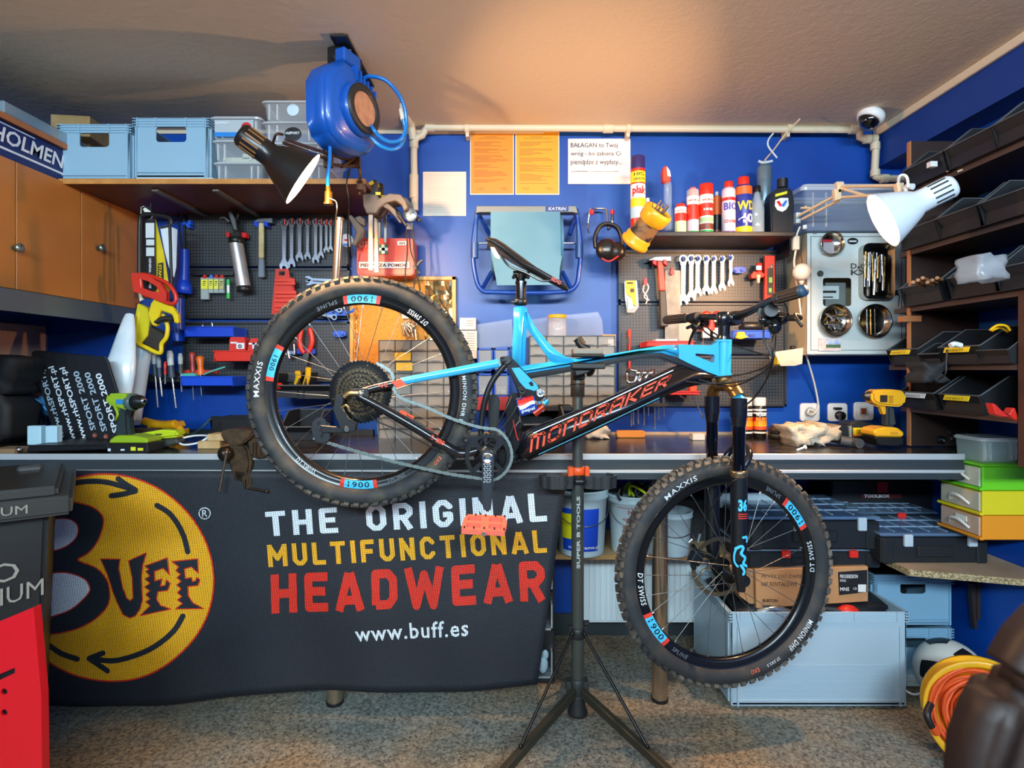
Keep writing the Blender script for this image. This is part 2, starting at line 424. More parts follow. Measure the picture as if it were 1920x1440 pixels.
# ---- meter cabinet on the back wall
mb = thing('meter_cabinet', 'white metal meter cabinet with small window and dishes stuck to its door', 'cabinet', P(1605, 665, 2.56))
D1 = 2.47
cw = m('cfd8d6', .4)
g = G(); x0, x1 = P(1512, 0, D1).x, P(1699, 0, D1).x; z0, z1 = P(0, 665, D1).z, P(0, 436, D1).z
vs, fs = fill2d([[(x0, z0), (x1, z0), (x1, z1), (x0, z1)], [(p[0], p[1]) for p in [(P(a, b, D1).x, P(a, b, D1).z) for a, b in rrect(1543, 521, 1596, 574, 5)]]])
g.add([Vector((v.x, D1, v.y)) for v in vs], fs)
g.box((x0+.001, (D1+DW)/2, (z0+z1)/2), (.003, DW-D1, z1-z0), None, 1); g.box((x1-.001, (D1+DW)/2, (z0+z1)/2), (.003, DW-D1, z1-z0))
g.box(((x0+x1)/2, (D1+DW)/2, z1-.001), (x1-x0, DW-D1, .003)); g.box(((x0+x1)/2, (D1+DW)/2, z0+.001), (x1-x0, DW-D1, .003))
g.box(((x0+x1)/2, DW-.02, (z0+z1)/2), (x1-x0-.02, .01, z1-z0-.02), None, 1)
g.build('body', [cw, m('c9b48f', .5)], mb)
g = G()
for a in ((1521, 443, 1690, 444), (1521, 656, 1690, 657), (1520, 443, 1521, 657), (1690, 443, 1691, 657)): g.fb(*a, D1-.001, .002)
g.build('door_gap', m('4a5250', .6), mb)
g = G().fb(1548, 530, 1586, 574, D1+.05, .04); g.fb(1540, 536, 1573, 561, D1+.045, .01, 1); g.fb(1543, 545, 1568, 549, D1+.043, .003, 2); g.fb(1543, 556, 1562, 558, D1+.043, .003, 2)
g.build('electric_meter', [m('6e7573', .5), m('c6d2cf', .4), black], mb)
g = G().prism(circ(0, 0, .0135, 20), P(1538, 513, D1-.002), UX, UZ, .004); g.build('plug_cap', m('3c4340', .6), mb)
vs, fs = fill2d([circ(0, 0, .024, 24, .0145)]); 
g = G().add([P(1599, 452, D1-.003)+UX*v.x+UZ*v.y for v in vs], fs); g.fb(1592, 451, 1606, 453.5, D1-.005, .001, 1); g.build('lock_badge', [black, white], mb)
G().fb(1675, 544, 1684, 553, D1-.01, .01).tube([P(1682, 549, D1-.012), P(1686, 555, D1-.014), P(1684, 575, D1-.012)], .002).build('key', dsteel, mb)
g = G(); put_px(g, 'DA', 1595, 494, 1618, 504, D1, .002, bold=.01); put_px(g, 'KI', 1595, 506, 1616, 516, D1, .002, bold=.01)
g.build('lettering', m('2a2a28', .6), mb)
g = G(); put_px(g, '868', 1524, 436.5, 1531, 439.5, D1, .002); g.build('lettering', black, mb)
# flyer magnet on the door
fl = tag(G().fb(1535, 634, 1577, 658, D1-.006, .003).fb(1549, 636, 1576, 652, D1-.007, .001, 1).fb(1549, 646, 1576, 652, D1-.008, .001, 2).build('postcard', [m('d6b6b0', .5, col2='e9dcd8', cs=60), m('7fa6dd', .5, col2='d7d9e0', cs=50), m('4c6b43', .5)]), 'small mountain postcard stuck at the foot of the meter cabinet door', 'postcard')
# ---- radiator
rd = thing('radiator', 'white ribbed panel radiator under the bench', 'radiator', P(1230, 1170, 2.56))
wr = m('dfe9ea', .4)
G().fb(1090, 1020, 1372, 1168, 2.52, .06).build('panel', wr, rd, bevel=.004)
for i in range(26):
    x = 1094+i*10.7
    G().fb(x, 1024, x+8.4, 1164, 2.512, .009).build('rib', wr, rd, bevel=.0025)
G().cyl(P(1385, 1160, 2.55), P(1372, 1160, 2.55), .01).build('valve', chrome, rd)
# ---- sockets
def socket(px, py, lab, kind):
    t = thing('wall_socket', lab, 'socket', P(px, py+18, DW), 'wall sockets above the bench')
    g = G().prism([(a, b) for a, b in rrect(-.046, -.043, .046, .043, .014, 5)], P(px, py, DW-.006), UX, UZ, .012)
    g.build('plate', m('e6e8e6', .35), t, bevel=.003)
    o = P(px+1, py, DW-.014)
    if kind == 0:
        G().lathe([(.026, 0), (.022, .001), (.019, -.0015), (.0, -.001)], o, (0, -1, 0), 24).build('outlet', m('b9bcba', .5), t)
    if kind == 1:
        G().lathe([(0, .024), (.02, .024), (.021, 0)], P(px+3, py+6, DW-.012), (0, -1, 0), 18).fb(px-4, py-9, px+10, py-5, DW-.03, .02).build('plug', black, t, bevel=.002)
    if kind == 2:
        G().fb(px-8, py-9, px+9, py+9, DW-.015, .004).fb(px-5, py-6, px+6, py+6, DW-.02, .006, 1).fb(px-2, py+11, px+3, py+12.5, DW-.013, .002, 2).build('switch', [m('d0d0cc', .5), m('7a3f22', .5), red], t, bevel=.001)
    return t
socket(1518, 773, 'white wall socket with a white cable looped in it, at the meter cabinet', 0)
socket(1570, 773, 'white wall socket with a black plug, in the middle of three', 1)
socket(1619, 771, 'white double switch plate with brown buttons beside the yellow drill', 2)
# ---- upper shelf on the left with light wood edge
us = thing('wall_shelf', 'brown wooden wall shelf carrying grey crates and clear boxes', 'shelf', P(430, 345, 2.4))
ux0, ux1, uz = -1.773, -.574, H+.727
G().box(((ux0+ux1)/2, (2.19+DW)/2+.002, uz+.009), (ux1-ux0, DW-2.19-.006, .018)).build('board', m('5a2c18', .5, col2='6d3a20', cs=6), us)
G().box(((ux0+ux1)/2, 2.19, uz+.009), (ux1-ux0, .004, .020)).build('front_edge', m('c98a45', .45, col2='b97a3a', cs=30), us)
for pa, pb in (((288, 348), (355, 391)), ((402, 348), (480, 394)),):
    a = Vector((P(pa[0], 0, 2.24).x, 2.24, uz)); b = Vector((a.x, DW, uz))
    G().box(((a.x), (2.24+DW)/2, uz-.006), (.025, DW-2.25, .012)).box((a.x, DW-.006, uz-.03), (.025, .012, .06)).build('bracket', m('7b756e', .45, .5), us, bevel=.002)
# ---- wall cupboards on the left with their pelmet
cb = thing('wall_cupboard', 'brown wooden wall cupboard row with plain doors on the left wall', 'cabinet', (-1.9, 1.8, 1.5))
Xc = -1.763; wood = m('bd7836', .42, col2='ad6b2f', cs=4)
zt, zb = H+.418*1.763, H+.160*1.763
G().box(((Xc-.01+XL)/2, (DW+.6)/2, (zt+zb)/2), (-XL+Xc-.02, DW-.62, zt-zb)).build('carcass', m('7c4520', .5), cb)
edges = [2.645, 2.28, 1.98, 1.66, 1.30, .94, .62]
for i in range(len(edges)-1):
    a, b = edges[i]-.002, edges[i+1]+.002
    d = G().box((Xc, (a+b)/2, (zt+zb)/2), (.018, a-b, zt-zb-.004)).build('door', wood, cb, bevel=.0015)
    if i in (0, 2):
        k = P(185, 465, 0); yk = 2.30 if i == 0 else 2.0
        yk = -Xc*F/(960-178) if i == 0 else 1.97
        zk = H+(693-465)*yk/F
        G().lathe([(0, 0), (.008, 0), (.007, .014), (.016, .02), (.017, .026), (.010, .03), (0, .03)], (Xc+.009, yk, zk), (1, 0, 0), 18).build('knob', m('9aa7a0', .3, .9), d)
zr = H+.116*1.763
G().box((Xc+.004, (DW+.6)/2, (zb+zr)/2), (.014, DW-.62, zb-zr)).build('light_rail', m('707b80', .4, .6), cb)
# blue sign board lying over the cupboards
zs = H+.492*1.763
sg = thing('sign_board', 'dark blue sign board with white lettering standing on the cupboards', 'sign', (Xc, 1.9, zt))
G().box((Xc-.02, 1.87, (zs+zt)/2+.001), (.014, 1.28, zs-zt-.002)).build('panel', m('10225e', .5), sg)
g = G()
def yx(px): return -(Xc-.012)*F/(960-px)
ya, yb = yx(-40), yx(113)
L_ = yb-ya
put_text(g, 'HOLMENKOL', (Xc-.012, 1.905, zt+.055), (0, 1, 0), (0, 0, 1), .46, .056, .0015, bold=.02, shear=.2)
g.box((Xc-.012, (ya+yb)/2+.1, zt+.036), (.002, L_+.25, .008))
g.box((Xc-.012, (ya+yb)/2-.1, zt+.122), (.002, L_*.9, .004))
g.build('lettering', m('d9dfe4', .4), sg)
hs = thing('storage_board', 'brown board shelf above the blue sign near the ceiling', 'shelf', (-1.95, 1.8, zs))
G().box((-1.96, 1.80, zs+.012), (.40, 1.40, .02)).build('board', m('6e3c22', .5), hs)
G().box((-1.76, 1.80, zs+.012), (.004, 1.40, .021)).build('front_edge', m('b26a3c', .5), hs)
g = G().box((-1.86, 1.62, zs+.05), (.16, .55, .03), (0, .1, 0)).build('ski_bag', m('d7dbe0', .5), bevel=.008)
tag(g, 'pale flat packet lying on the high shelf at the left edge', 'packet')
g = G().box((-1.86, 2.13, zs+.045), (.20, .38, .044)).build('display_case', clear('9fb6c2', .55), bevel=.004)
tag(g, 'flat clear plastic case on the high shelf beside the left crate', 'case')
# dark wall panel and cardboard under the cupboards
tag(G().box((-2.17, 2.36, 1.27), (.03, .46, .36)).build('cardboard_sheet', m('b08c74', .7, col2='9c7a64', cs=9), bevel=.002), 'tan cardboard sheet leaning on the left wall under the cupboards', 'cardboard')
# ================================================================ mesh banner hung on the front of the bench
def stroke(g, pts, w, surf, mi=0, closed=False, k=4, round_=True):
    q = [Vector((a, b, 0)) for a, b in pts]
    q = smooth_path(q, k, closed) if k > 1 else q
    n = len(q)
    for i in range(n if closed else n-1):
        a, b = q[i], q[(i+1) % n]; d = (b-a)
        if d.length < 1e-6: continue
        nn = Vector((-d.y, d.x, 0)).normalized()*w/2
        g.add([surf(p) for p in (a+nn, b+nn, b-nn, a-nn)], [(0, 1, 2, 3)], mi)
    if round_:
        for p in q:
            g.add([surf(p+Vector((math.cos(t*PI/5)*w/2, math.sin(t*PI/5)*w/2, 0))) for t in range(10)], [tuple(range(10))], mi)
    return g
def quad_text(g, t, bl, br, tl, tr, surf, mi=0, grid=None, **k):
    vs, fs, W_ = text2d(t, **k)
    def mp(p):
        u = p.x/W_; v = p.y
        x = (bl[0]*(1-u)+br[0]*u)*(1-v)+(tl[0]*(1-u)+tr[0]*u)*v; y = (bl[1]*(1-u)+br[1]*u)*(1-v)+(tl[1]*(1-u)+tr[1]*u)*v
        return Vector((x, y, 0))
    vs2 = [mp(p) for p in vs]
    if grid: vs2, fs = cut_grid(vs2, fs, grid)
    g.add([surf(p) for p in vs2], fs, mi); return g
def block_text(g, t, bl, br, tl, tr, surf, mi=0, w=.64, th=.2, gap=.17, shear=0):
    # heavy block capitals drawn as strokes on a unit grid, then mapped onto the four corners
    h = th/2; segs = []; x = 0; r = .14; q = .16
    for c in t:
        W = {'I': th, 'M': w*1.28, 'W': w*1.5, 'A': w*1.1, 'L': w*.88, 'E': w*.92, 'F': w*.9, ' ': w*.75, 'a': w, 'm': w*1.15}.get(c, w); e = W-h
        C_ = [(e, .70), (e, 1-h-q), (e-r, 1-h), (h+r, 1-h), (h, 1-h-q), (h, h+q), (h+r, h), (e-r, h), (e, h+q)]
        P_ = {'H': [[(h, 0), (h, 1)], [(e, 0), (e, 1)], [(h, .5), (e, .5)]], 'T': [[(0, 1-h), (W, 1-h)], [(W/2, 0), (W/2, 1-h)]], 'E': [[(W, 1-h), (h, 1-h), (h, h), (W, h)], [(h, .52), (W-.07, .52)]],
            'O': [[(h+r, 1-h), (e-r, 1-h), (e, 1-h-q), (e, h+q), (e-r, h), (h+r, h), (h, h+q), (h, 1-h-q), (h+r, 1-h)]], 'R': [[(h, 0), (h, 1-h), (e-r, 1-h), (e, 1-h-r), (e, .45+r), (e-r, .45), (h, .45)], [(W*.5, .45), (e, 0)]],
            'I': [[(h, 0), (h, 1)]], 'C': [C_+[(e, .30)]], 'G': [C_+[(e, .46), (W*.5, .46)]], 'N': [[(h, 0), (h, 1)], [(h, 1-h), (e, h)], [(e, 0), (e, 1)]], 'A': [[(h*.8, 0), (W/2-.02, 1-h*.4)], [(W/2+.02, 1-h*.4), (W-h*.8, 0)], [(W*.25, .27), (W*.75, .27)]],
            'L': [[(h, 1), (h, h), (W, h)]], 'M': [[(h, 0), (h, 1)], [(h, 1-h), (W/2, .36), (e, 1-h)], [(e, 0), (e, 1)]], 'U': [[(h, 1), (h, h+q), (h+r, h), (e-r, h), (e, h+q), (e, 1)]], 'F': [[(W, 1-h), (h, 1-h), (h, 0)], [(h, .48), (W-.07, .48)]],
            'D': [[(h, h), (h, 1-h), (e-r, 1-h), (e, 1-h-q), (e, h+q), (e-r, h), (h, h)]], 'W': [[(h*.8, 1), (W*.28, h*.5), (W/2, .82), (W*.72, h*.5), (W-h*.8, 1)]], 'K': [[(h, 0), (h, 1)], [(W-h*.6, 1), (h+.14, .5), (W-h*.6, 0)]],
            'a': [[(h, 0), (h, 1-h-q), (h+r, 1-h), (e, 1-h), (e, 0)], [(h, .40), (e, .40)]], 'n': [[(h, 0), (h, 1-h), (e-r, 1-h), (e, 1-h-q), (e, 0)]], 'm': [[(h, 0), (h, 1-h), (e-r, 1-h), (e, 1-h-q), (e, 0)], [(W/2, 0), (W/2, 1-h)]]}.get(c, [])
        for pl in P_: segs.append([(x+a, b) for a, b in pl])
        x += W+gap
    T_ = x-gap
    def mp(p):
        v = p[1]; u = (p[0]+v*shear)/(T_+shear)
        X = (bl[0]*(1-u)+br[0]*u)*(1-v)+(tl[0]*(1-u)+tr[0]*u)*v; Y = (bl[1]*(1-u)+br[1]*u)*(1-v)+(tl[1]*(1-u)+tr[1]*u)*v
        return surf((X, Y, 0))
    for pl in segs:
        n = len(pl)
        for i in range(n-1):
            a, b = Vector((*pl[i], 0)), Vector((*pl[i+1], 0)); d = b-a; nn = Vector((-d.y, d.x, 0)).normalized()*h; k = 3
            g.add([mp(a+d*j/k+s*nn) for j in range(k+1) for s in (1, -1)], [(2*j, 2*j+2, 2*j+3, 2*j+1)[::-1] for j in range(k)], mi)
            if i: g.add([mp(a+Vector((math.cos(j*PI/6)*h, math.sin(j*PI/6)*h, 0))) for j in range(12)], [tuple(range(12))], mi)
    return g
def mesh_fabric(name, c1, hole):
    def fn(nt, b):
        L = nt.links.new; tc = nt.nodes.new('ShaderNodeTexCoord')
        mp = nt.nodes.new('ShaderNodeMapping'); mp.inputs['Scale'].default_value = (120, 1, 150); mp.inputs['Rotation'].default_value = (0, .1, 0)
        v = nt.nodes.new('ShaderNodeTexVoronoi'); v.inputs['Scale'].default_value = 1; v.inputs['Randomness'].default_value = .15
        r = nt.nodes.new('ShaderNodeValToRGB'); r.color_ramp.elements[0].position = .18; r.color_ramp.elements[1].position = .32
        r.color_ramp.elements[0].color = (*lin(hole), 1); r.color_ramp.elements[1].color = (*lin(c1), 1)
        mpy = nt.nodes.new('ShaderNodeMapping'); mpy.inputs['Scale'].default_value = (1, 0, 1)
        L(tc.outputs['Object'], mpy.inputs[0]); L(mpy.outputs[0], mp.inputs[0]); L(mp.outputs[0], v.inputs['Vector']); L(v.outputs['Distance'], r.inputs[0]); L(r.outputs[0], b.inputs['Base Color'])
        bp = nt.nodes.new('ShaderNodeBump'); bp.inputs['Strength'].default_value = .5; bp.inputs['Distance'].default_value = .002
        L(v.outputs['Distance'], bp.inputs['Height']); L(bp.outputs[0], b.inputs['Normal']); b.inputs['Roughness'].default_value = .6
    return node_mat(name, fn)
fab = mesh_fabric('banner_mesh', '1e232b', '0b0c0f')
bn = thing('banner', 'dark mesh advertising banner with a yellow round logo hung on the bench front', 'banner', P(550, 1300, 2.0))
def by(X, Z):    # depth of the cloth
    t = max(0, min(1, (ZB-Z)/.85))
    return 1.995+t*.012+t*(.007*math.sin(X*7+1)+.004*math.sin(X*17+Z*5))+.003*math.sin(Z*14+X*2)*t
def bsurf(off):
    def f(p):
        q = P(p[0], p[1], 2.0); return Vector((q.x, by(q.x, q.z)-off, q.z))
    return f
g = G(); nu, nv = 70, 30; vs = []
s0 = bsurf(0)
for j in range(nv+1):
    for i in range(nu+1):
        u = i/nu; v = j/nv
        x = (40*(1-v)+70*v)*(1-u)+(1064*(1-v)+1008*v)*u
        y = (881*(1-u)+886*u)*(1-v)+(1326*(1-u)+1287*u+6*math.sin(u*9))*v
        vs.append(s0((x, y)))
fs = [(j*(nu+1)+i, (j+1)*(nu+1)+i, (j+1)*(nu+1)+i+1, j*(nu+1)+i+1) for j in range(nv) for i in range(nu)]
g.add(vs, fs, 0, True)
n0 = len(vs)
bo = g.build('cloth', fab, bn)
sd = bo.modifiers.new('thick', 'SOLIDIFY'); sd.thickness = .0016; sd.offset = -1
disc = [(203+(197+2.5*math.sin(3*a+1))*math.cos(a), 1083+(195+2*math.sin(2*a))*math.sin(a)) for a in [2*PI*i/64 for i in range(64)]]
def poly_print(name, polys, off, mt, step=22, lab=None):
    vs, fs = fill2d(polys); vs, fs = cut_grid(vs, fs, step)
    s = bsurf(off); return G().add([s(v) for v in vs], [tuple(reversed(f)) for f in fs]).build(name, mt, bn, label=lab)
ymesh = mesh_fabric('yellow_print', 'e8a814', '7d5408'); rp_ = mesh_fabric('red_print', 'd42a14', '5a0d06'); wp = mesh_fabric('white_print', 'dfe6ea', '6c757a')
poly_print('logo_disc', [disc], .0012, ymesh, lab='yellow logo disc with a red rim')
Bo = [(100, 932), (146, 942), (175, 950), (194, 966), (195, 985), (184, 1015), (166, 1037), (146, 1050), (181, 1064), (201, 1085), (207, 1111), (201, 1137), (175, 1163), (140, 1181), (96, 1190), (52, 1188), (55, 935)]
Bh1 = [(84, 1030), (88, 980), (102, 973), (128, 972), (143, 980), (148, 992), (143, 1009), (125, 1024), (100, 1033)]
Bh2 = [(84, 1076), (99, 1074), (128, 1074), (158, 1085), (168, 1100), (167, 1110), (155, 1124), (131, 1144), (99, 1156), (86, 1156)]
U = [(190, 1047), (228, 1047), (225, 1064), (233, 1102), (240, 1120), (246, 1125), (252, 1120), (251, 1082), (244, 1050), (277, 1035), (270, 1060), (268, 1085), (270, 1122), (265, 1140), (256, 1153), (245, 1158), (232, 1152), (222, 1132), (213, 1108), (204, 1078), (198, 1064)]
F1 = [(274, 1060), (315, 1045), (319, 1076), (308, 1064), (292, 1070), (293, 1088), (306, 1084), (303, 1098), (312, 1096), (314, 1086), (321, 1093), (316, 1106), (298, 1108), (296, 1122), (303, 1134), (322, 1141), (265, 1153), (284, 1134), (276, 1127), (284, 1121), (276, 1113), (284, 1106), (274, 1099), (284, 1092), (275, 1084), (284, 1078), (276, 1070), (282, 1066)]
F2 = [(324, 1052), (372, 1047), (373, 1074), (360, 1062), (347, 1066), (349, 1084), (360, 1082), (362, 1090), (368, 1088), (370, 1082), (376, 1086), (372, 1097), (353, 1099), (354, 1117), (362, 1130), (382, 1141), (330, 1141), (343, 1131), (334, 1124), (342, 1118), (334, 1110), (341, 1103), (333, 1096), (341, 1089), (333, 1082), (340, 1076), (331, 1069), (337, 1062)]
poly_print('logo_letter', [Bo], .0022, fab)
for hh in (Bh1, Bh2): poly_print('letter_counter', [hh], .0032, wp, lab='white fill of the logo letter')
for pl in (U, F1, F2): poly_print('logo_letter', [pl], .0022, fab)
g = G(); s = bsurf(.0034)
for pl in (Bo, Bh1, Bh2): stroke(g, pl, 2.4, s, closed=True, k=3)
for pl in (U, F1, F2): stroke(g, pl, 1.8, s, closed=True, k=1)
stroke(g, disc, 3, s, closed=True, k=1)
g.build('red_outline', rp_, bn)
g = G(); s = bsurf(.0026)
for pl, k in (([(137, 906), (165, 902), (200, 903), (235, 912), (252, 918)], 4), ([(224, 897), (236, 906), (256, 918)], 1), ([(256, 920), (232, 926), (211, 929)], 1), ([(296, 947), (318, 961), (335, 983), (347, 1009), (353, 1034)], 4), ([(343, 1155), (325, 1184), (290, 1212), (250, 1230), (210, 1240), (170, 1237)], 4), ([(191, 1226), (165, 1236), (200, 1259)], 1), ([(84, 1207), (112, 1226), (143, 1237)], 4)):
    stroke(g, pl, 10, s, k=k)
g.build('arrow', fab, bn, split=40)
g = G(); s = bsurf(.002); stroke(g, circ(385, 962, 10.5, 20), 1.6, s, closed=True, k=1, round_=False)
quad_text(g, 'R', (380.5, 968), (390, 968), (380.5, 955.5), (390, 955.5), s)
g.build('registered_mark', wp, bn)
for t, c, mt in (('THE ORIGINAL', ((500, 1006), (1026, 977), (497, 960), (1022, 923)), wp), ('MULTIFUNCTIONAL', ((503, 1064), (1026, 1036), (500, 1022), (1022, 993)), ymesh), ('HEADWEAR', ((508, 1152), (1024, 1127), (507, 1078), (1020, 1051)), rp_), ('www.buff.es', ((668, 1203), (878, 1192), (664, 1174), (878, 1160)), wp)):
    g = G()
    if t[0] == 'w': quad_text(g, t, *c, surf=bsurf(.002), grid=30, bold=.015, space=1.12)
    else: block_text(g, t, *c, surf=bsurf(.002), gap=.22, w=.64 if t[0] != 'H' else .72, th=.2 if t[0] != 'H' else .225)
    g.build('letter', mt, bn, split=2)
# ---- cart with clear drawers just right of the banner
ct = thing('drawer_trolley', 'dark drawer trolley with pale rails seen past the banner edge', 'trolley', P(1020, 1300, 2.1))
G().fb(985, 900, 1040, 1282, 2.08, .4).build('body', m('14171c', .5), ct, bevel=.004)
for y in (1105, 1178, 1268):
    G().fb(1006, y, 1036, y+4, 2.05, .03).fb(1033, y-45, 1036, y+4, 2.05, .03).build('drawer_rail', m('b8c4cb', .3, .8), ct)
tag(G().sph(P(1018, 1246, 2.045), .02, 10, 0, (1, .5, 1.6)).sph(P(1022, 1228, 2.045), .014, 10, 0, (1, .5, 1.4)).build('rag_bundle', m('8fa4ad', .5, bump=.5, bs=60)), 'small crumpled silver bundle poking out of the dark trolley', 'rag')
# ================================================================ the mountain bike
DB = 1.83
bk = thing('mountain_bike', 'sky blue and black full suspension mountain bike clamped in a repair stand', 'bicycle', P(1030, 1290, DB))
cyan = m('36b4e6', .28, coat=.6); cyanl = m('5cc8ee', .28, coat=.5); bkg = m('0d1016', .25, coat=.5); bks = m('15171a', .4)
ored = m('f04e2a', .4); stick = m('49bfe6', .4); sil = m('aeb6ba', .3, .9); gold = m('a8834f', .3, .9)
R0 = .377
def prof():          # tyre cross-section: (radius, half width)
    return [(.316, .0150), (.320, .0215), (.328, .0275), (.338, .0305), (.348, .0300), (.357, .0265), (.364, .019), (.368, .009), (.3688, 0)]
PR = prof()
def halfw(r):
    for (a, b), (c, d) in zip(PR, PR[1:]):
        if a <= r <= c: return b+(d-b)*(r-a)/(c-a)
    return .03
def arc_text(g, t, R, h, ang, width, yy, inward=False, mi=0, **k):
    vs, fs, W_ = text2d(t, **k); out = []
    for p in vs:
        u = (p.x/W_-.5)*width
        if inward: a = ang+u/R; r = R+h/2-p.y*h
        else: a = ang-u/R; r = R-h/2+p.y*h
        out.append(Vector((r*math.cos(a), -(yy(r)+.0016), r*math.sin(a))))
    g.add(out, fs, mi); return g
def arc_band(g, r0, r1, a0, a1, yy, mi=0, n=10, skew=0):
    vs = []
    for i in range(n+1):
        for r, s in ((r0, -skew), (.301, 0), (r1, skew)):
            a = a0+(a1-a0)*i/n+s; vs.append((r*math.cos(a), -yy(r)-.0007, r*math.sin(a)))
    g.add(vs, [(3*i+1+k, 3*i+k, 3*i+3+k, 3*i+4+k) for i in range(n) for k in (0, 1)], mi)
def make_wheel(parent, dusty, texts, rear):
    w = sub('wheel', parent); LOC[w.name] = Vector()
    g = G(); g.lathe([(r, y) for r, y in PR]+[(r, -y) for r, y in PR[::-1][1:]], (0, 0, 0), (0, 1, 0), 96)
    g.build('tyre', m('2a2c2e', .7, col2='4a4238' if dusty else '57503f', cs=14, bump=.3, bs=150, thr=(.45, .75)), w)
    g = G(); N = 72
    for i in range(N):
        for j, (yy, rr, sx, sy, sz, ph, tilt) in enumerate(((-.007, .3715, .015, .010, .010, 0, 0), (.007, .3715, .015, .010, .010, 0, 0), (-.024, .366, .017, .011, .011, .5, .75), (.024, .366, .017, .011, .011, .5, -.75), (-.0150, .370, .007, .006, .008, .5, .3), (.0150, .370, .007, .006, .008, .5, -.3))):
            if j < 2 and i % 2: sy2 = sy*1.25; sx2 = sx*.7
            else: sy2 = sy; sx2 = sx
            a = 2*PI*(i+ph)/N
            Rm = Matrix.Rotation(-a, 3, 'Y') @ Matrix.Rotation(tilt, 3, 'Z')
            c = Matrix.Rotation(-a, 3, 'Y') @ Vector((rr, yy, 0))
            g.box(c, (sz, sy2, sx2), Rm)
    g.build('tread', m('2b2c2d', .8, col2='6f675a' if dusty else '5a554b', cs=9, thr=(.4, .65)), w, kind='stuff')
    G().lathe([(.316, -.016), (.319, -.0145), (.318, -.0125), (.300, -.0165), (.286, -.010), (.283, 0), (.286, .010), (.300, .0165), (.318, .0125), (.319, .0145), (.316, .016)], (0, 0, 0), (0, 1, 0), 96).build('rim', m('121416', .3, .3, coat=.3), w)
    # hub
    G().lathe([(0, -.062), (.010, -.062), (.010, -.035), (.030, -.033), (.030, -.028), (.014, -.024), (.014, .024), (.034, .028), (.034, .034), (.010, .036), (.010, .062), (0, .062)], (0, 0, 0), (0, 1, 0), 24).build('hub', m('17191b', .3, .5), w)
    sp = None; n = 28
    base = G().cyl((.0, 0, 0), (0, 0, 1), .0011, n=5, cap=False)
    for i in range(n):
        sd = -1 if i % 2 else 1; a = 2*PI*i/n; d = .55 if (i//2) % 2 else -.55
        p0 = Vector((.029*math.cos(a+d*1.9), sd*.030, .029*math.sin(a+d*1.9))); p1 = Vector((.287*math.cos(a), sd*.004, .287*math.sin(a)))
        if sp is None:
            sp = base.build('spoke', m('8f8d88', .3, .9), w); o = sp
        else:
            o = sp.copy(); C.objects.link(o)
        v = p1-p0; o.location = p0; o.rotation_euler = v.to_track_quat('Z', 'Y').to_euler(); o.scale = (1, 1, v.length)
    g = G()
    for i in range(n):
        a = 2*PI*i/n; g.cyl((.287*math.cos(a), 0, .287*math.sin(a)), (.276*math.cos(a), 0, .276*math.sin(a)), .0022, n=6)
    g.build('spoke_nipples', chrome, w)
    g = G(); g2 = G()
    for t, R, h, ang, wd, inw, mi, tyre in texts:
        yy = halfw if tyre else (lambda r: .0165 if r < .302 else .0165-(r-.302)*.25)
        arc_text(g if mi < 9 else g2, t, R, h, ang, wd, yy, inw, mi, bold=.012, space=1.15, shear=.15 if t.startswith('DT') else 0)
        if t == '1900':
            for q, c, sk in ((0, 2, .012),):
                arc_band(g, .288, .3155, ang-.155, ang+.155, yy, 2)
                arc_band(g, .288, .3155, ang+.155, ang+.20, yy, 3); arc_band(g, .288, .3155, ang-.20, ang-.155, yy, 3)
    g.build('lettering', [m('d8dcdd', .5), m('101214', .5), stick, m('e03a2a', .5), m('6a6e72', .5), m('e86a3a', .5)], w, kind='stuff')
    return w
rad = math.radians
rear_t = [('MAXXIS', .336, .017, rad(173), .115, False, 0, True), ('MINION DHR II', .335, .013, rad(-4), .15, False, 0, True), ('DT SWISS', .3025, .017, rad(233), .075, True, 0, False), ('DT SWISS', .3025, .017, rad(53), .075, True, 0, False), ('1900', .3015, .019, rad(90), .07, True, 1, False), ('1900', .3015, .019, rad(268), .07, True, 1, False), ('SPLINE', .302, .014, rad(112), .07, True, 4, False), ('SPLINE', .302, .014, rad(292), .06, True, 4, False), ('EXO', .332, .012, rad(-42), .03, False, 5, True), ('1900', .3015, .017, rad(-198), .05, True, 1, False)]
front_t = [('MAXXIS', .336, .018, rad(121), .125, False, 0, True), ('MINION DHF', .335, .017, rad(-41), .12, False, 0, True), ('DT SWISS', .302, .019, rad(7), .105, True, 0, False), ('DT SWISS', .302, .017, rad(187), .105, True, 0, False), ('1900', .3015, .020, rad(37), .075, True, 1, False), ('1900', .3015, .020, rad(214), .075, True, 1, False), ('SPLINE', .302, .014, rad(58), .06, True, 4, False), ('SPLINE', .302, .014, rad(236), .06, True, 4, False), ('EXO', .333, .012, rad(-75), .03, False, 5, True), ('27.5X2.5', .334, .008, rad(-63), .05, False, 0, True)]
rw = make_wheel(bk, False, rear_t, True)
rw.location = P(681, 734, DB)-bk.location
fc = Vector((.703, 1.842, P(0, 1070, 1.842).z)); TH = rad(9)
fw = make_wheel(bk, True, front_t, False)
fw.location = fc-bk.location; fw.rotation_euler = (0, 0, TH)
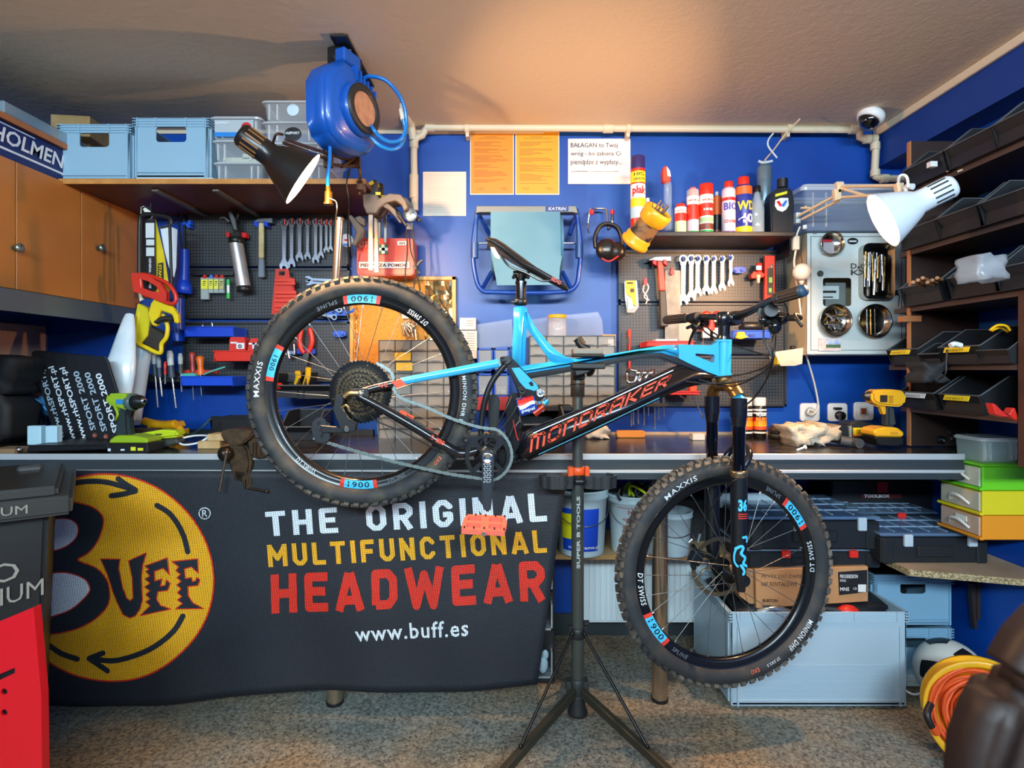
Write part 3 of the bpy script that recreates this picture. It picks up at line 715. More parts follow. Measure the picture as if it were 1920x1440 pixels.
# cassette and rotors on the wheels (local wheel coordinates, near side is -y)
def toothed(g, R, n, y, t, hole=.6, dep=.0035, mi=0):
    o = []
    for i in range(n):
        for q, r in ((0, R-dep), (.3, R), (.55, R), (.85, R-dep)):
            a = 2*PI*(i+q)/n; o.append((r*math.cos(a), r*math.sin(a)))
    hs = [circ(0, 0, R*hole, 24)] if hole else []
    vs, fs = fill2d([o]+hs)
    g.add([Vector((v.x, y, v.y)) for v in vs], [tuple(reversed(f)) for f in fs], mi)
    m_ = len(o); g.add([Vector((p[0], y, p[1])) for p in o]+[Vector((p[0], y+t, p[1])) for p in o], [(i, (i+1) % m_, m_+(i+1) % m_, m_+i) for i in range(m_)], mi)
g = G(); rs = [.102, .088, .077, .068, .060, .053, .047, .041, .036, .031, .027, .023]
for i, r in enumerate(rs):
    toothed(g, r, int(r*500), -.034-.0036*i, .0018, (.80 if i < 7 else .7) if i < 10 else .3, mi=0 if i < 1 else (1 if i % 2 else 2))
    for j in range(6):      # spider arms
        a = j*PI/3+i*.25; nx = rs[i+1] if i < 11 else .01
        g.box(((r+nx*.7)/2*math.cos(a), -.033-.0036*i, (r+nx*.7)/2*math.sin(a)), (abs(r-nx*.6), .0018, .006), Matrix.Rotation(-a, 3, 'Y'), 2)
g.build('cassette', [m('24262a', .25, .8), m('3c3a38', .25, .9), m('8f8066', .2, .95)], rw)
def rotor(w, y, R=.100):
    g = G(); n = 6
    g.lathe([(R-.014, y-.0009), (R, y-.0009), (R, y+.0009), (R-.014, y+.0009), (R-.014, y-.0009)], (0, 0, 0), (0, 1, 0), 48, sm=False)
    for i in range(n):
        a = 2*PI*i/n; p = lambda r, b: Vector((r*math.cos(a+b), y, r*math.sin(a+b)))
        g.tube([p(.025, 0), p(.06, .18), p(R-.012, .5)], .0035, n=6, k=4)
    g.build('brake_disc', m('8c7a5c', .3, .9), w)
rotor(fw, .040); rotor(rw, .040, .085)
G().lathe([(0, -.07), (.011, -.07), (.013, -.062), (.013, -.058), (0, -.058)], (0, 0, 0), (0, 1, 0), 16).build('axle', dsteel, fw)
# ---- frame
def Q(x, y, D=DB): return P(x, y, D)
g = G()
st_ = [(963, 568), (988, 568), (989, 600), (986, 640), (984, 692), (960, 692), (961, 640), (963, 600)]
g.pp(st_, DB-.018, .036)
g.build('seat_tube', cyan, bk, sm=True, bevel=.013, seg=3)
G().pp([(984, 582), (991, 588), (1004, 612), (1026, 640), (1043, 657), (1060, 668), (1078, 673), (1078, 682), (1035, 682), (1020, 660), (1000, 632), (987, 612)], DB-.014, .028).build('seat_brace', cyan, bk, sm=True, bevel=.013, seg=3)
G().pp([(960, 692), (984, 685), (1060, 674), (1135, 665), (1190, 656), (1245, 647), (1275, 646), (1275, 672), (1240, 662), (1200, 664), (1140, 675), (1060, 690), (985, 702), (968, 703)], DB-.020, .040).build('top_tube', cyan, bk, sm=True, bevel=.013, seg=3)
G().pp([(985, 700), (1060, 688), (1140, 674), (1200, 663), (1240, 661), (1280, 673), (1345, 704), (1340, 712), (1270, 684), (1235, 671), (1200, 673), (1140, 685), (1060, 699), (990, 711)], DB-.016, .032).build('top_tube_underside', bkg, bk, bevel=.005, seg=2)
hd = [(1270, 646), (1300, 647), (1330, 648), (1344, 640), (1345, 705), (1325, 698), (1290, 682), (1270, 672)]
hl = [(1301, 663), (1334, 665), (1337, 668), (1336, 679), (1332, 680), (1301, 667)]
vs, fs = fill2d([[tuple((P(x, y, DB).x, P(x, y, DB).z)) for x, y in pl] for pl in (hd, hl)])
g = G(); y0, y1 = DB-.017, DB+.017
g.add([Vector((v.x, y0, v.y)) for v in vs], fs); g.add([Vector((v.x, y1, v.y)) for v in vs], [tuple(reversed(f)) for f in fs])
for pl, rv in ((hd, 0), (hl, 1)):
    q = [P(x, y, DB) for x, y in pl]; n = len(q); a = [Vector((p.x, y0, p.z)) for p in q]; b = [Vector((p.x, y1, p.z)) for p in q]
    g.add(a+b, [(i, n+i, n+(i+1) % n, (i+1) % n) for i in range(n)])
g.build('head_gusset', cyan, bk, weld=True)
g = G().cyl(Q(1356, 706), Q(1358, 637), .0235, n=24).cyl(Q(1356, 637), Q(1356, 641), .026, n=24).cyl(Q(1356, 700), Q(1356, 706), .027, n=24).build('head_tube', cyan, bk)
g = G().cyl(Q(1357, 637), Q(1358, 632), .024, n=20).cyl(Q(1356, 706), Q(1356, 716), .024, .021, n=20).build('headset', bkg, bk)
dt = [(1345, 697), (1310, 690), (1285, 683), (1266, 688), (1130, 752), (1000, 803), (985, 812), (962, 858), (985, 868), (1110, 812), (1240, 748), (1262, 738), (1290, 727), (1345, 715)]
G().pp(dt, DB-.026, .052).build('down_tube', bkg, bk, sm=True, bevel=.013, seg=3)
g = G()
bl, br, tl, tr = (993, 849), (1250, 723), (996, 819), (1262, 700)
block_text(g, 'mOnDRaKER', bl, br, tl, tr, lambda p: P(p[0], p[1], DB-.0285), w=1.0, th=.18, gap=.2, shear=0)
for o in g.build('letter', ored, bk, split=2): pass
g = G(); s = lambda p: P(p[0], p[1], DB-.0275)
stroke(g, [(1000, 812), (1130, 756), (1262, 694)], 2, s, 0, k=1); stroke(g, [(1010, 852), (1110, 806), (1236, 746)], 1.6, s, 1, k=1)
g.build('pinstripe', [white, m('3a8ea6', .4)], bk)
# seat tube lower part, bottom bracket, strut
G().pp([(958, 735), (985, 740), (968, 800), (985, 858), (960, 868), (945, 835), (950, 790), (948, 760)], DB-.012, .024).build('lower_seat_tube', bkg, bk, bevel=.006, seg=2)
G().cyl(Q(915, 858, DB-.04), Q(915, 858, DB+.045), .027, n=24).pp([(885, 850), (915, 832), (960, 850), (975, 868), (940, 880), (900, 885)], DB-.02, .04).build('bottom_bracket', bkg, bk, bevel=.004)
G().tube([Q(962, 788, DB-.02), Q(968, 815, DB-.02), Q(972, 826, DB-.02)], .0022, n=6).build('red_stripe', m('c02a1a', .4), bk)
# rocker link
vs, fs = fill2d([[(943, 671), (958, 669), (1012, 727), (1023, 742), (1014, 752), (998, 750), (985, 742), (972, 742), (968, 728), (957, 700), (944, 682)]])
lk = [(943, 671), (958, 669), (1012, 727), (1023, 742), (1014, 752), (998, 750), (985, 742), (972, 742), (968, 728), (957, 700), (944, 682)]
for dd in (-.034, .026):
    G().pp(lk, DB+dd, .008).build('rocker_link', bkg, bk, bevel=.002)
vs, fs = fill2d([[(959, 690), (974, 689), (1007, 722), (1010, 729), (1002, 733), (985, 728), (974, 716)], [(991, 718), (996, 715), (1000, 719), (1000, 724), (995, 724)]])
G().add([P(v.x, v.y, DB-.0355) for v in vs], [tuple(reversed(f)) for f in fs]).build('link_panel', cyan, bk)
for x, y, r, mt in ((953, 675, .012, bks), (979, 732, .013, bks), (1013, 737, .0135, sil)):
    G().lathe([(0, .006), (r*.35, .006), (r*.4, .003), (r*.7, .003), (r*.8, .007), (r, .005), (r, 0)], Q(x, y, DB-.036), (0, -1, 0), 20).build('pivot_bolt', mt, bk)
# shock: can with soft-drink style graphics, red and blue knobs
a = Q(1010, 745); b = Q(975, 790); ax = (b-a).normalized()
c0 = Q(996, 748); c1 = Q(984, 778)
axc = Vector((-.25, 0, -.35)).normalized()
top = Q(997, 750, DB-.022)
cn = Q(988, 760, DB-.02)
G().cyl(cn-Vector((.028, 0, .008)), cn+Vector((.028, 0, .008)), .030, n=28).build('shock_can', m('0d3f9e', .3, coat=.5), bk)
g = G()
U_ = Vector((.96, 0, .27)); V_ = Vector((-.27, 0, .96))
def canp(u, v): 
    v = max(-.0299, min(.0299, v)); return cn+U_*u+V_*v+Vector((0, -1, 0))*(math.sqrt(.0302**2-v*v)+.0006)
N = 14
def canpatch(f0, f1, mi):
    vs = []
    for i in range(N+1):
        u = -.026+.052*i/N
        for j in range(4): v = f0(u)+(f1(u)-f0(u))*j/3; vs.append(canp(u, v))
    g.add(vs, [(i*4+j, (i+1)*4+j, (i+1)*4+j+1, i*4+j+1) for i in range(N) for j in range(3)], mi)
canpatch(lambda u: .008+.003*math.sin(u*90), lambda u: .028, 0); canpatch(lambda u: -.003+.004*math.sin(u*90), lambda u: .0085+.003*math.sin(u*90), 1)
vs, fs, W_ = text2d('pepsi', bold=.03); g.add([canp(-.022+v.x/W_*.044, -.021+v.y*.014) for v in vs], fs, 1)
g.build('can_graphics', [m('d9281c', .35), m('eef2f4', .35)], bk)
G().cyl(Q(1001, 776, DB-.03), Q(1019, 762, DB-.03), .013, n=18).build('shock_reservoir', m('b3361f', .3, .4), bk)
G().cyl(Q(1020, 757, DB-.03), Q(1027, 750, DB-.03), .009, n=14).cyl(Q(1009, 748, DB-.02), Q(1018, 772, DB-.035), .005, n=8).build('shock_knob', m('3fa8dc', .3, .5), bk)
G().tube([Q(966, 795), Q(955, 820), Q(945, 845)], .016).cyl(Q(975, 790), Q(966, 802), .016).build('shock_mount', bkg, bk)
# rear triangle
for s in (-1, 1):
    yo = .052*s
    a = P(935, 681, DB+yo*.7); mid = P(745, 717, DB+yo); e = P(668, 737, DB+yo*1.3)
    g = G(); g.tube([a, (a+mid)/2, mid, e], lambda t: .0145-.0035*t, n=14, flat=(Vector((0, 1, 0)), .8)); g.build('seatstay', cyan, bk)
    q0 = P(752, 716, DB+yo); g = G(); g.tube([q0, P(700, 728, DB+yo*1.15), P(668, 738, DB+yo*1.3)], lambda t: .0135-.001*t, n=14, flat=(Vector((0, 1, 0)), .85)).build('seatstay_end', bkg, bk)
    G().cyl(P(940, 677, DB+yo*.72), P(953, 675, DB+yo*.6), .014, n=14).cyl(P(950, 675, DB+yo*.9), P(950, 675, DB+yo*.4), .013, n=16).build('pivot_yoke', bks, bk)
    g = G(); g.tube([P(670, 741, DB+yo*1.3), P(710, 762, DB+yo*1.2), P(780, 802, DB+yo), P(838, 838, DB+yo*.85), P(862, 850, DB+yo*.7), P(890, 846, DB+yo*.6), P(912, 838, DB+yo*.5)], lambda t: .0125+.004*math.sin(t*PI), n=12).build('chainstay', bkg, bk)
    g = G(); g.tube([P(948, 683, DB+yo*.6), P(925, 712, DB+yo*.6), P(911, 745, DB+yo*.6), P(903, 790, DB+yo*.5), P(902, 832, DB+yo*.5)], .0095, n=12).build('link_bar', bks, bk)
g = G()
stroke(g, [(0, 0)], 1, lambda p: P(0, 0, 1), k=1) if False else None
sf = lambda p: P(p[0], p[1], DB-.0685)
quad_text(g, 'D U N E', (687, 732), (727, 725), (686, 724), (726, 717), sf, 0, bold=.03)
g.add([P(x, y, DB-.0695) for x, y in ((733, 716), (752, 711), (763, 722), (744, 727))], [(0, 1, 2, 3)], 0)
g.build('letter', ored, bk, split=2)
g = G(); sf = lambda p: P(p[0], p[1], DB+.040)
for x, y in ((752, 768), (765, 775), (800, 800), (820, 812)):
    G_ = [(x, y), (x+12, y+6), (x+8, y+16), (x-5, y+9)]; g.add([P(a, b, DB+.034) for a, b in G_], [(3, 2, 1, 0)], 0)
g.build('orange_block', m('f2541c', .4), bk, split=1)
g = G(); quad_text(g, 'ZERO', (816, 828), (832, 836), (819, 820), (835, 828), lambda p: P(p[0], p[1], DB-.064), 0, bold=.04); stroke(g, [(808, 818), (813, 816), (813, 824), (807, 822)], 2, lambda p: P(p[0], p[1], DB-.064), closed=True, k=1)
g.build('lettering', ored, bk)
g = G(); 
for i in range(20): g.box(P(762+i*2.6, 781+i*1.55, DB-.066), (.0028, .006, .012), (0, .55, 0))
g.build('chainstay_guard', m('23262a', .6), bk)
G().pp([(655, 728), (690, 726), (692, 745), (676, 752), (660, 748)], DB-.074, .010).build('dropout', bks, bk, bevel=.003)
G().lathe([(0, .006), (.008, .006), (.010, 0)], Q(676, 738, DB-.074), (0, -1, 0), 16).build('axle_bolt', sil, bk)
# derailleur
dr = G(); D2 = DB-.085
dr.pp([(628, 742), (640, 738), (645, 750), (640, 765), (652, 785), (668, 795), (666, 808), (652, 813), (640, 808), (632, 790), (624, 770)], D2, .022).pp([(600, 797), (650, 802), (655, 812), (602, 812)], D2+.006, .010)
dr.cyl(Q(650, 805, D2-.006), Q(650, 805, D2+.02), .010, n=18)
dr.build('derailleur', bks, bk, bevel=.002)
g = G().tube([Q(645, 745, D2), Q(655, 738, D2), Q(672, 738, D2)], .007).tube([Q(640, 765, D2-.012), Q(650, 760, D2-.014), Q(655, 772, D2-.012)], .004); g.build('derailleur_link', m('a89468', .3, .9), bk)
g = G()
for x, y in ((600, 795), (606, 818)):
    gg = G(); toothed(gg, .022, 12, 0, .002, .35, .003); g.add([v+Q(x, y, D2+.01) for v in gg.v], gg.f)
g.pp([(586, 790), (600, 782), (618, 795), (620, 822), (608, 833), (592, 828), (584, 808)], D2+.016, .002)
g.build('pulley_cage', dsteel, bk)
# chain: plates and rollers along the path
def chain_path():
    o = []
    cx, cy, r = 914, 856, 45
    o += [(584, 819), (590, 788), (600, 783)]
    return o
up = [(700, 716), (745, 742)] 
pts = [Vector((x, y, 0)) for x, y in [(590, 822), (640, 838), (740, 866), (840, 888), (900, 897), (918, 901), (935, 896), (950, 882), (959, 862), (958, 840), (948, 820), (932, 806), (912, 803), (895, 800), (850, 786), (800, 764), (745, 741), (735, 700), (705, 680)]]
sm_ = smooth_path(pts, 8)
L = [0]
for a, b in zip(sm_, sm_[1:]): L.append(L[-1]+(b-a).length)
step = 7.2; k = int(L[-1]/step); cp = []
for i in range(k+1):
    d = i*step; j = max(q for q in range(len(L)) if L[q] <= d); j = min(j, len(sm_)-2)
    t = (d-L[j])/max(1e-6, L[j+1]-L[j]); cp.append(sm_[j].lerp(sm_[j+1], t))
g = G(); DC = DB-.058
for i, (a, b) in enumerate(zip(cp, cp[1:])):
    A, B = P(a.x, a.y, DC), P(b.x, b.y, DC); d = (B-A); an = math.atan2(d.z, d.x); Rm = Matrix.Rotation(-an, 3, 'Y')
    w = .0045 if i % 2 else .003
    for s in (-1, 1): g.box((A+B)/2+Vector((0, s*w*.8, 0)), (d.length*1.2, .0012, .0092 if i % 2 else .0075), Rm)
    g.cyl(A-Vector((0, .0045, 0)), A+Vector((0, .0045, 0)), .0050, n=8)
g.build('chain', m('9fb0ae', .3, .85), bk, kind='stuff')
# chainring, cranks, pedals
g = G(); gg = G(); toothed(gg, .0755, 32, 0, .003, .80, .004)
g.add([v+Q(915, 856, DC) for v in gg.v], gg.f)
for j in range(4): 
    a = PI/4+j*PI/2; g.box(Q(915, 856, DC-.002)+Vector((math.cos(a)*.038, 0, math.sin(a)*.038)), (.06, .005, .014), Matrix.Rotation(-a, 3, 'Y'))
g.lathe([(.016, 0), (.03, 0), (.03, .006), (.016, .006)], Q(915, 856, DC), (0, -1, 0), 24)
g.build('chainring', m('23272b', .35, .5), bk)
G().tube([P(898, 822, DB-.03), P(915, 815, DB-.04), P(932, 822, DB-.04)], .006).build('chain_guide', m('c98a2a', .4), bk)
o = Q(915, 858, DB-.085)
G().pp([(903, 848), (912, 843), (922, 846), (927, 860), (925, 900), (921, 950), (920, 960), (908, 960), (905, 950), (904, 900)], DB-.092, .020).build('crank_arm', m('323b42', .35, .4, coat=.3), bk, bevel=.005, seg=2)
G().lathe([(0, .002), (.011, .002), (.013, .004), (.017, .003), (.018, 0)], Q(914, 859, DB-.093), (0, -1, 0), 24).build('crank_bolt', chrome, bk)
g = G(); 
for i in range(9): 
    for j in range(3): g.box(Q(908+j*5+(i % 2)*1.5, 870+i*4.2, DB-.0932), (.006, .0008, .0028), (0, .6 if (i+j) % 2 else -.5, 0))
g.build('crank_graphics', m('b9bec2', .5), bk)
G().pp([(915, 742), (929, 738), (938, 748), (936, 775), (930, 830), (918, 852), (912, 840), (916, 790)], DB+.075, .018).build('crank_arm', bks, bk, bevel=.005, seg=2)
# pedal built around its axle pointing at the viewer
pc = Q(909, 984, DB-.155)
pd = sub('pedal', bk); pm_ = m('f07058', .45)
fr = [(-.066, -.045), (.060, -.045), (.066, .0), (.060, .045), (-.060, .045), (-.066, 0)]
hs = [[(-.052, -.033), (-.012, -.033), (-.012, -.008), (-.055, -.008)], [(.012, -.033), (.05, -.033), (.053, -.008), (.012, -.008)], [(-.055, .008), (-.012, .008), (-.012, .033), (-.05, .033)], [(.012, .008), (.053, .008), (.05, .033), (.012, .033)]]
vs, fs = fill2d([fr]+hs); g = G(); Rp = Euler((.24, .05, 0)).to_matrix()
pt3 = lambda x, y, z: pc+Rp @ Vector((x, y, z))
g.add([pt3(v.x, v.y, .008) for v in vs], fs); g.add([pt3(v.x, v.y, -.008) for v in vs], [tuple(reversed(f)) for f in fs])
for pl in [fr]+hs:
    n = len(pl); g.add([pt3(p[0], p[1], .008) for p in pl]+[pt3(p[0], p[1], -.008) for p in pl], [(i, n+i, n+(i+1) % n, (i+1) % n) for i in range(n)])
g.build('platform', pm_, pd)
g = G()
for x in (-.058, -.03, 0, .03, .058):
    for y in (-.038, .038): g.cyl(pt3(x, y, .006), pt3(x, y, .014), .0025, n=6)
g.build('pedal_pins', dsteel, pd, kind='stuff')
G().cyl(pt3(0, -.052, 0), pt3(0, .05, 0), .0085, n=14).build('pedal_axle', pm_, pd); G().cyl(pt3(0, -.054, 0), pt3(0, -.052, 0), .0065, n=14).build('axle_cap', sil, pd)
# seatpost and saddle
G().cyl(Q(977, 572), Q(977, 530), .0165, n=20).cyl(Q(977, 533), Q(977, 528), .019, n=20).build('seatpost', m('0c0c0e', .15, .5, coat=1), bk)
G().cyl(Q(976, 572), Q(976, 561), .0215, n=20).fb(958, 563, 970, 568, DB-.02, .02).build('seat_clamp', bks, bk, bevel=.002)
G().cyl(Q(962, 514), Q(993, 516), .012, n=12).cyl(Q(975, 530), Q(977, 515), .014, .017, n=14).cyl(Q(963, 520, DB-.03), Q(963, 520, DB+.03), .006).cyl(Q(990, 520, DB-.03), Q(990, 520, DB+.03), .006).build('saddle_clamp', m('23211e', .3, .7), bk)
for s in (-1, 1):
    G().tube([Q(1042, 524, DB+s*.008), Q(1015, 526, DB+s*.02), Q(985, 511, DB+s*.022), Q(955, 499, DB+s*.022), Q(940, 480, DB+s*.035)], .0038, n=8).build('saddle_rail', m('8a8a88', .25, .9), bk)
# saddle: lofted cross-sections from tail (915,450) to nose (1065,540)
secs = []
prof_s = [(915, 452, .060, .004), (918, 449, .068, .010), (930, 452, .072, .018), (948, 463, .068, .020), (966, 476, .054, .020), (985, 489, .036, .018), (1005, 501, .026, .016), (1030, 515, .022, .015), (1050, 526, .020, .014), (1062, 534, .016, .012), (1067, 541, .008, .006)]
g = G(); vs = []; n = 16
for x, y, hw, th in prof_s:
    c = Q(x, y)
    dirn = Vector((.87, 0, -.49)); up_ = Vector((.49, 0, .87))
    for j in range(n):
        a = 2*PI*j/n; cy, cz = math.cos(a), math.sin(a)
        zz = th*cz*(.55 if cz > 0 else 1.0)-(.012*(abs(cy)**2) if hw > .03 else .004)
        vs.append(c+Vector((0, hw*cy, 0))+up_*(zz-th*.3))
g.add(vs, [(k*n+j, (k+1)*n+j, (k+1)*n+(j+1) % n, k*n+(j+1) % n) for k in range(len(prof_s)-1) for j in range(n)], 0, True)
g.add(vs[:n], [tuple(range(n))[::-1]]); g.add(vs[-n:], [tuple(range(n))])
g.build('saddle', m('1d1b1a', .4, bump=.2, bs=300), bk)
G().pp([(919, 463), (927, 463), (938, 482), (936, 487), (928, 482)], DB-.063, .01).build('saddle_badge', m('ece6d4', .4), bk, bevel=.002)
g = G(); quad_text(g, 'SDG', (1034, 520), (1052, 529), (1038, 513), (1056, 523), lambda p: P(p[0]-2, p[1]+5, DB-.0225), 0, bold=.04)
g.build('lettering', m('c8443a', .5), bk)
# ---- fork and cockpit: built in world, steered by TH around the head tube
ca, sa = math.cos(TH+.03), math.sin(TH+.03)
SX, SY = P(1356, 0, DB).x, DB
def T(fwd, side, z):      # forward, toward the camera side, height
    return Vector((SX+fwd*ca+side*sa, SY+fwd*sa-side*ca, z))
zz = lambda py, D=DB: P(0, py, D).z
for s, nm in ((1, 0), (-1, 1)):
    zt_, zm, zb_ = zz(765), zz(862), zz(1075)
    f0 = .006
    G().cyl(T(f0, s*.078, zz(765)), T(f0, s*.078, zz(875)), .0195, n=24).build('stanchion', m('0b0b0d', .12, .6, coat=1), bk)
    g = G().cyl(T(f0, s*.078, zz(745)), T(f0, s*.078, zz(778)), .0250, n=24).cyl(T(f0, s*.078, zz(778)), T(f0, s*.078, zz(795)), .0245, .0205, n=24); g.build('crown_leg', bkg, bk)
    G().lathe([(.020, 0), (.0255, 0), (.0265, -.006), (.0265, -.02), (.024, -.024)], T(f0, s*.078, zz(874)), (0, 0, 1), 24).build('seal_ring', m('a08a68', .25, .9), bk)
    G().cyl(T(f0, s*.078, zz(885)), T(f0, s*.078, zz(1035)), .0265, .024, n=24).cyl(T(f0, s*.078, zz(1035)), T(f0+.012, s*.072, zz(1092)), .0235, .013, n=20).cyl(T(.022, s*.056, fc.z), T(.022, s*.088, fc.z), .018, n=18).build('lower_leg', m('101216', .35, coat=.3), bk)
G().tube([T(f0, .076, zz(742)), T(.0, .045, zz(724)), T(0, 0, zz(722)), T(0, -.045, zz(724)), T(f0, -.076, zz(742))], .021, n=14).cyl(T(0, 0, zz(700)), T(0, 0, zz(725)), .026, n=20).build('fork_crown', gold, bk)
G().lathe([(0, .012), (.010, .012), (.012, .006), (.019, .004), (.021, 0)], T(f0, .078, zz(744)), (0, 0, 1), 20).build('fork_dial', m('2ba0dc', .3, .5), bk)
G().tube([T(.012, .06, zz(888)), T(.06, .052, zz(850)), T(.07, .0, zz(836)), T(.06, -.052, zz(850)), T(.012, -.06, zz(888))], .011, n=10).build('fork_arch', bkg, bk)
# fork lettering wrapped on the near lower leg
o0 = T(f0, .078, 0)
def legp(u, py, r=.0262):
    a = u/r
    return Vector((o0.x+math.sin(a)*r, o0.y-math.cos(a)*r-.0006, zz(py, 1.75)))
g = G()
vs, fs, W_ = text2d('36', bold=.05); g.add([legp(-.012+v.x/W_*.030, 956-v.y*23) for v in vs], fs, 0)
for y in (960, 964, 968): 
    vv = [legp(-.012+.030*i/5, y+q) for i in range(6) for q in (0, 2)]; g.add(vv, [(2*i, 2*i+1, 2*i+3, 2*i+2) for i in range(5)], 1)
def legstroke(pts, w, mi):
    stroke(g, pts, w, lambda p: legp((p[0]-1376)*.0017, p[1], .0264), mi, k=3)
legstroke([(1366, 1024), (1362, 1036), (1362, 1050), (1368, 1058)], 4, 0); legstroke([(1364, 1026), (1374, 1020), (1378, 1024), (1374, 1034), (1382, 1042), (1378, 1052), (1386, 1058)], 5, 0)
legstroke([(1378, 1004), (1386, 1004), (1386, 1012)], 5, 0); legstroke([(1374, 1056), (1380, 1066), (1378, 1072)], 5, 0)
g.build('lettering', [stick, m('c8352a', .4)], bk)
# brake caliper front with hose
cq = fw.rotation_euler.to_matrix() @ Vector((-.082, .045, .035)) + fc
g = G().box(cq, (.035, .035, .05), (0, .5, TH)).cyl(cq+Vector((-.01, -.02, .03)), cq+Vector((-.004, .02, .03)), .009, n=12).cyl(cq+Vector((-.012, -.02, -.03)), cq+Vector((-.006, .02, -.03)), .009, n=12)
g.box(cq+Vector((.045, .01, .0)), (.06, .012, .02), (0, .3, TH)); g.build('brake_caliper', m('22262b', .3, .5), bk, bevel=.004)
G().cyl(cq+Vector((.0, -.02, .055)), cq+Vector((.008, -.02, .085)), .005, n=8).cyl(cq+Vector((-.03, -.02, .055)), cq+Vector((-.018, -.02, .065)), .006, n=8).build('banjo_bolt', sil, bk)
hose = m('0c0c0e', .35)
G().tube([cq+Vector((.006, -.02, .08)), P(1330, 960, 1.80), P(1350, 930, 1.78), P(1372, 905, 1.74), P(1388, 890, 1.735), P(1388, 850, 1.74), P(1386, 800, 1.74)], .0024, n=6).build('brake_hose', hose, bk)
# stem, spacers, bar
G().cyl(Q(1357, 637), Q(1358, 603), .0185, n=20).build('spacer_stack', m('15171b', .2, .5, coat=.6), bk)
zs_ = zz(597)
G().cyl(T(0, 0, zz(611)), T(0, 0, zz(585)), .021, n=20).box(T(.018, 0, zs_), (.05, .042, .030), (0, 0, TH)).cyl(T(.036, -.028, zs_), T(.036, .028, zs_), .024, n=20).build('stem', bkg, bk, bevel=.003)
zbar = zz(592)
hb = [T(.036, 0, zbar), T(.036, .05, zbar), T(.034, .12, zbar+.010), T(.022, .20, zbar+.022), T(.008, .27, zbar+.026)]
hb2 = [T(.036, 0, zbar), T(.036, -.05, zbar), T(.034, -.12, zbar+.008), T(.022, -.20, zbar+.014), T(.008, -.27, zbar+.016)]
G().tube(hb[::-1]+hb2[1:], lambda t: .0165-.0055*min(1, abs(t-.5)*4), n=14).build('handlebar', m('111114', .3, coat=.4), bk)
gripm = m('3a3028', .7, bump=.5, bs=120)
gn0, gn1 = T(.014, .245, zbar+.026), P(1506, 545, 1.50); gf0 = T(.008, -.25, zbar+.015); gf1 = gf0+Vector((-.045, .125, .004))
for a, b, nm in ((gn0, gn1, 'grip'), (gf0, gf1, 'grip')):
    d = (b-a).normalized()
    g = G().cyl(a, b, .0155, n=18); x_, y_ = frame_of(d)
    for i in range(12): 
        t = 2*PI*i/12; q = (x_*math.cos(t)+y_*math.sin(t))*.0155; g.cyl(a+q+d*.01, b+q-d*.008, .0022, n=5)
    g.build(nm, gripm, bk); G().lathe([(0, .0), (.0150, -.001), (.0165, -.006), (.0165, -.014)], b+d*.006, d, 18).build('grip_end', m('27465e', .5), bk)
def ctrl(c, s, end):
    """brake lever, shifter and clamp cluster"""
    k = sub('brake_lever', bk)
    G().cyl(c+Vector((-.004, -.02*s, 0)), c+Vector((.004, .02*s, 0)), .019, n=16).cyl(c+Vector((-.002, .03*s, 0)), c+Vector((.002, .042*s, 0)), .018, n=14).build('lever_clamp', bks, k)
    G().tube([c+Vector((.0, .03, -.005)), c+Vector((.02, .0, -.014)), c+Vector((.035, -.03, -.022))], .014, n=10).sph(c+Vector((.03, .02, -.02)), .018, 10).build('lever_body', m('101214', .2, .3, coat=.6), k)
    G().tube(end, lambda t: .006-.002*t, n=8, flat=(Vector((0, 0, 1)), 1.6)).build('lever_blade', m('3b342e', .35, .6), k)
    G().sph(c+Vector((-.002, .02*s, -.032)), .018, 10, 0, (1.1, 1, .8)).tube([c+Vector((-.01, .0, -.03)), c+Vector((-.016, -.03*s, -.035))], .006, n=6).tube([c+Vector((.012, .02, -.03)), c+Vector((.02, -.02, -.04))], .007).build('shifter', m('1a1c1f', .3, .3, coat=.4), k)
cN = P(1443, 583, 1.64); cF = T(.02, -.225, zbar+.014)
ctrl(cN, 1, [cN+Vector((.035, -.02, -.022)), cN+Vector((.06, -.06, -.026)), P(1490, 592, 1.53), P(1504, 612, 1.51)])
ctrl(cF, -1, [cF+Vector((.03, .0, -.012)), P(1306, 612, 2.02), P(1296, 632, 2.06), P(1292, 645, 2.09)])
G().sph(P(1452, 612, 1.63), .02, 10, 0, (1, 1, 1.2)).sph(P(1430, 600, 1.64), .014, 8).tube([P(1440, 575, 1.64), P(1462, 592, 1.63), P(1470, 606, 1.62)], .009, n=8).build('shifter_pod', m('1a1c1f', .2, .4, coat=.6), bk)
for pts in ([P(1452, 622, 1.63), P(1447, 645, 1.62), P(1450, 672, 1.62), P(1440, 690, 1.63), P(1400, 712, 1.70), P(1340, 720, 1.76), P(1285, 715, 1.80)],
            [P(1432, 610, 1.64), P(1432, 635, 1.63), P(1443, 660, 1.62), P(1446, 680, 1.62), P(1420, 705, 1.66), P(1370, 724, 1.74), P(1310, 712, 1.79)],
            [P(1455, 628, 1.63), P(1452, 660, 1.61), P(1447, 685, 1.62), P(1435, 715, 1.66), P(1415, 745, 1.70), P(1395, 765, 1.73), P(1387, 800, 1.74)],
            [P(1312, 612, 1.98), P(1330, 628, 1.92), P(1375, 647, 1.84), P(1415, 660, 1.76), P(1440, 668, 1.70), P(1444, 680, 1.69), P(1425, 692, 1.72), P(1385, 703, 1.78), P(1330, 708, 1.82)],
            [P(1318, 606, 1.97), P(1335, 622, 1.9), P(1352, 632, 1.84)],
            [P(1440, 560, 1.62), P(1468, 565, 1.6), P(1476, 585, 1.6), P(1466, 602, 1.61)]):
    G().tube(pts, .0026, n=6).build('cable', hose, bk)
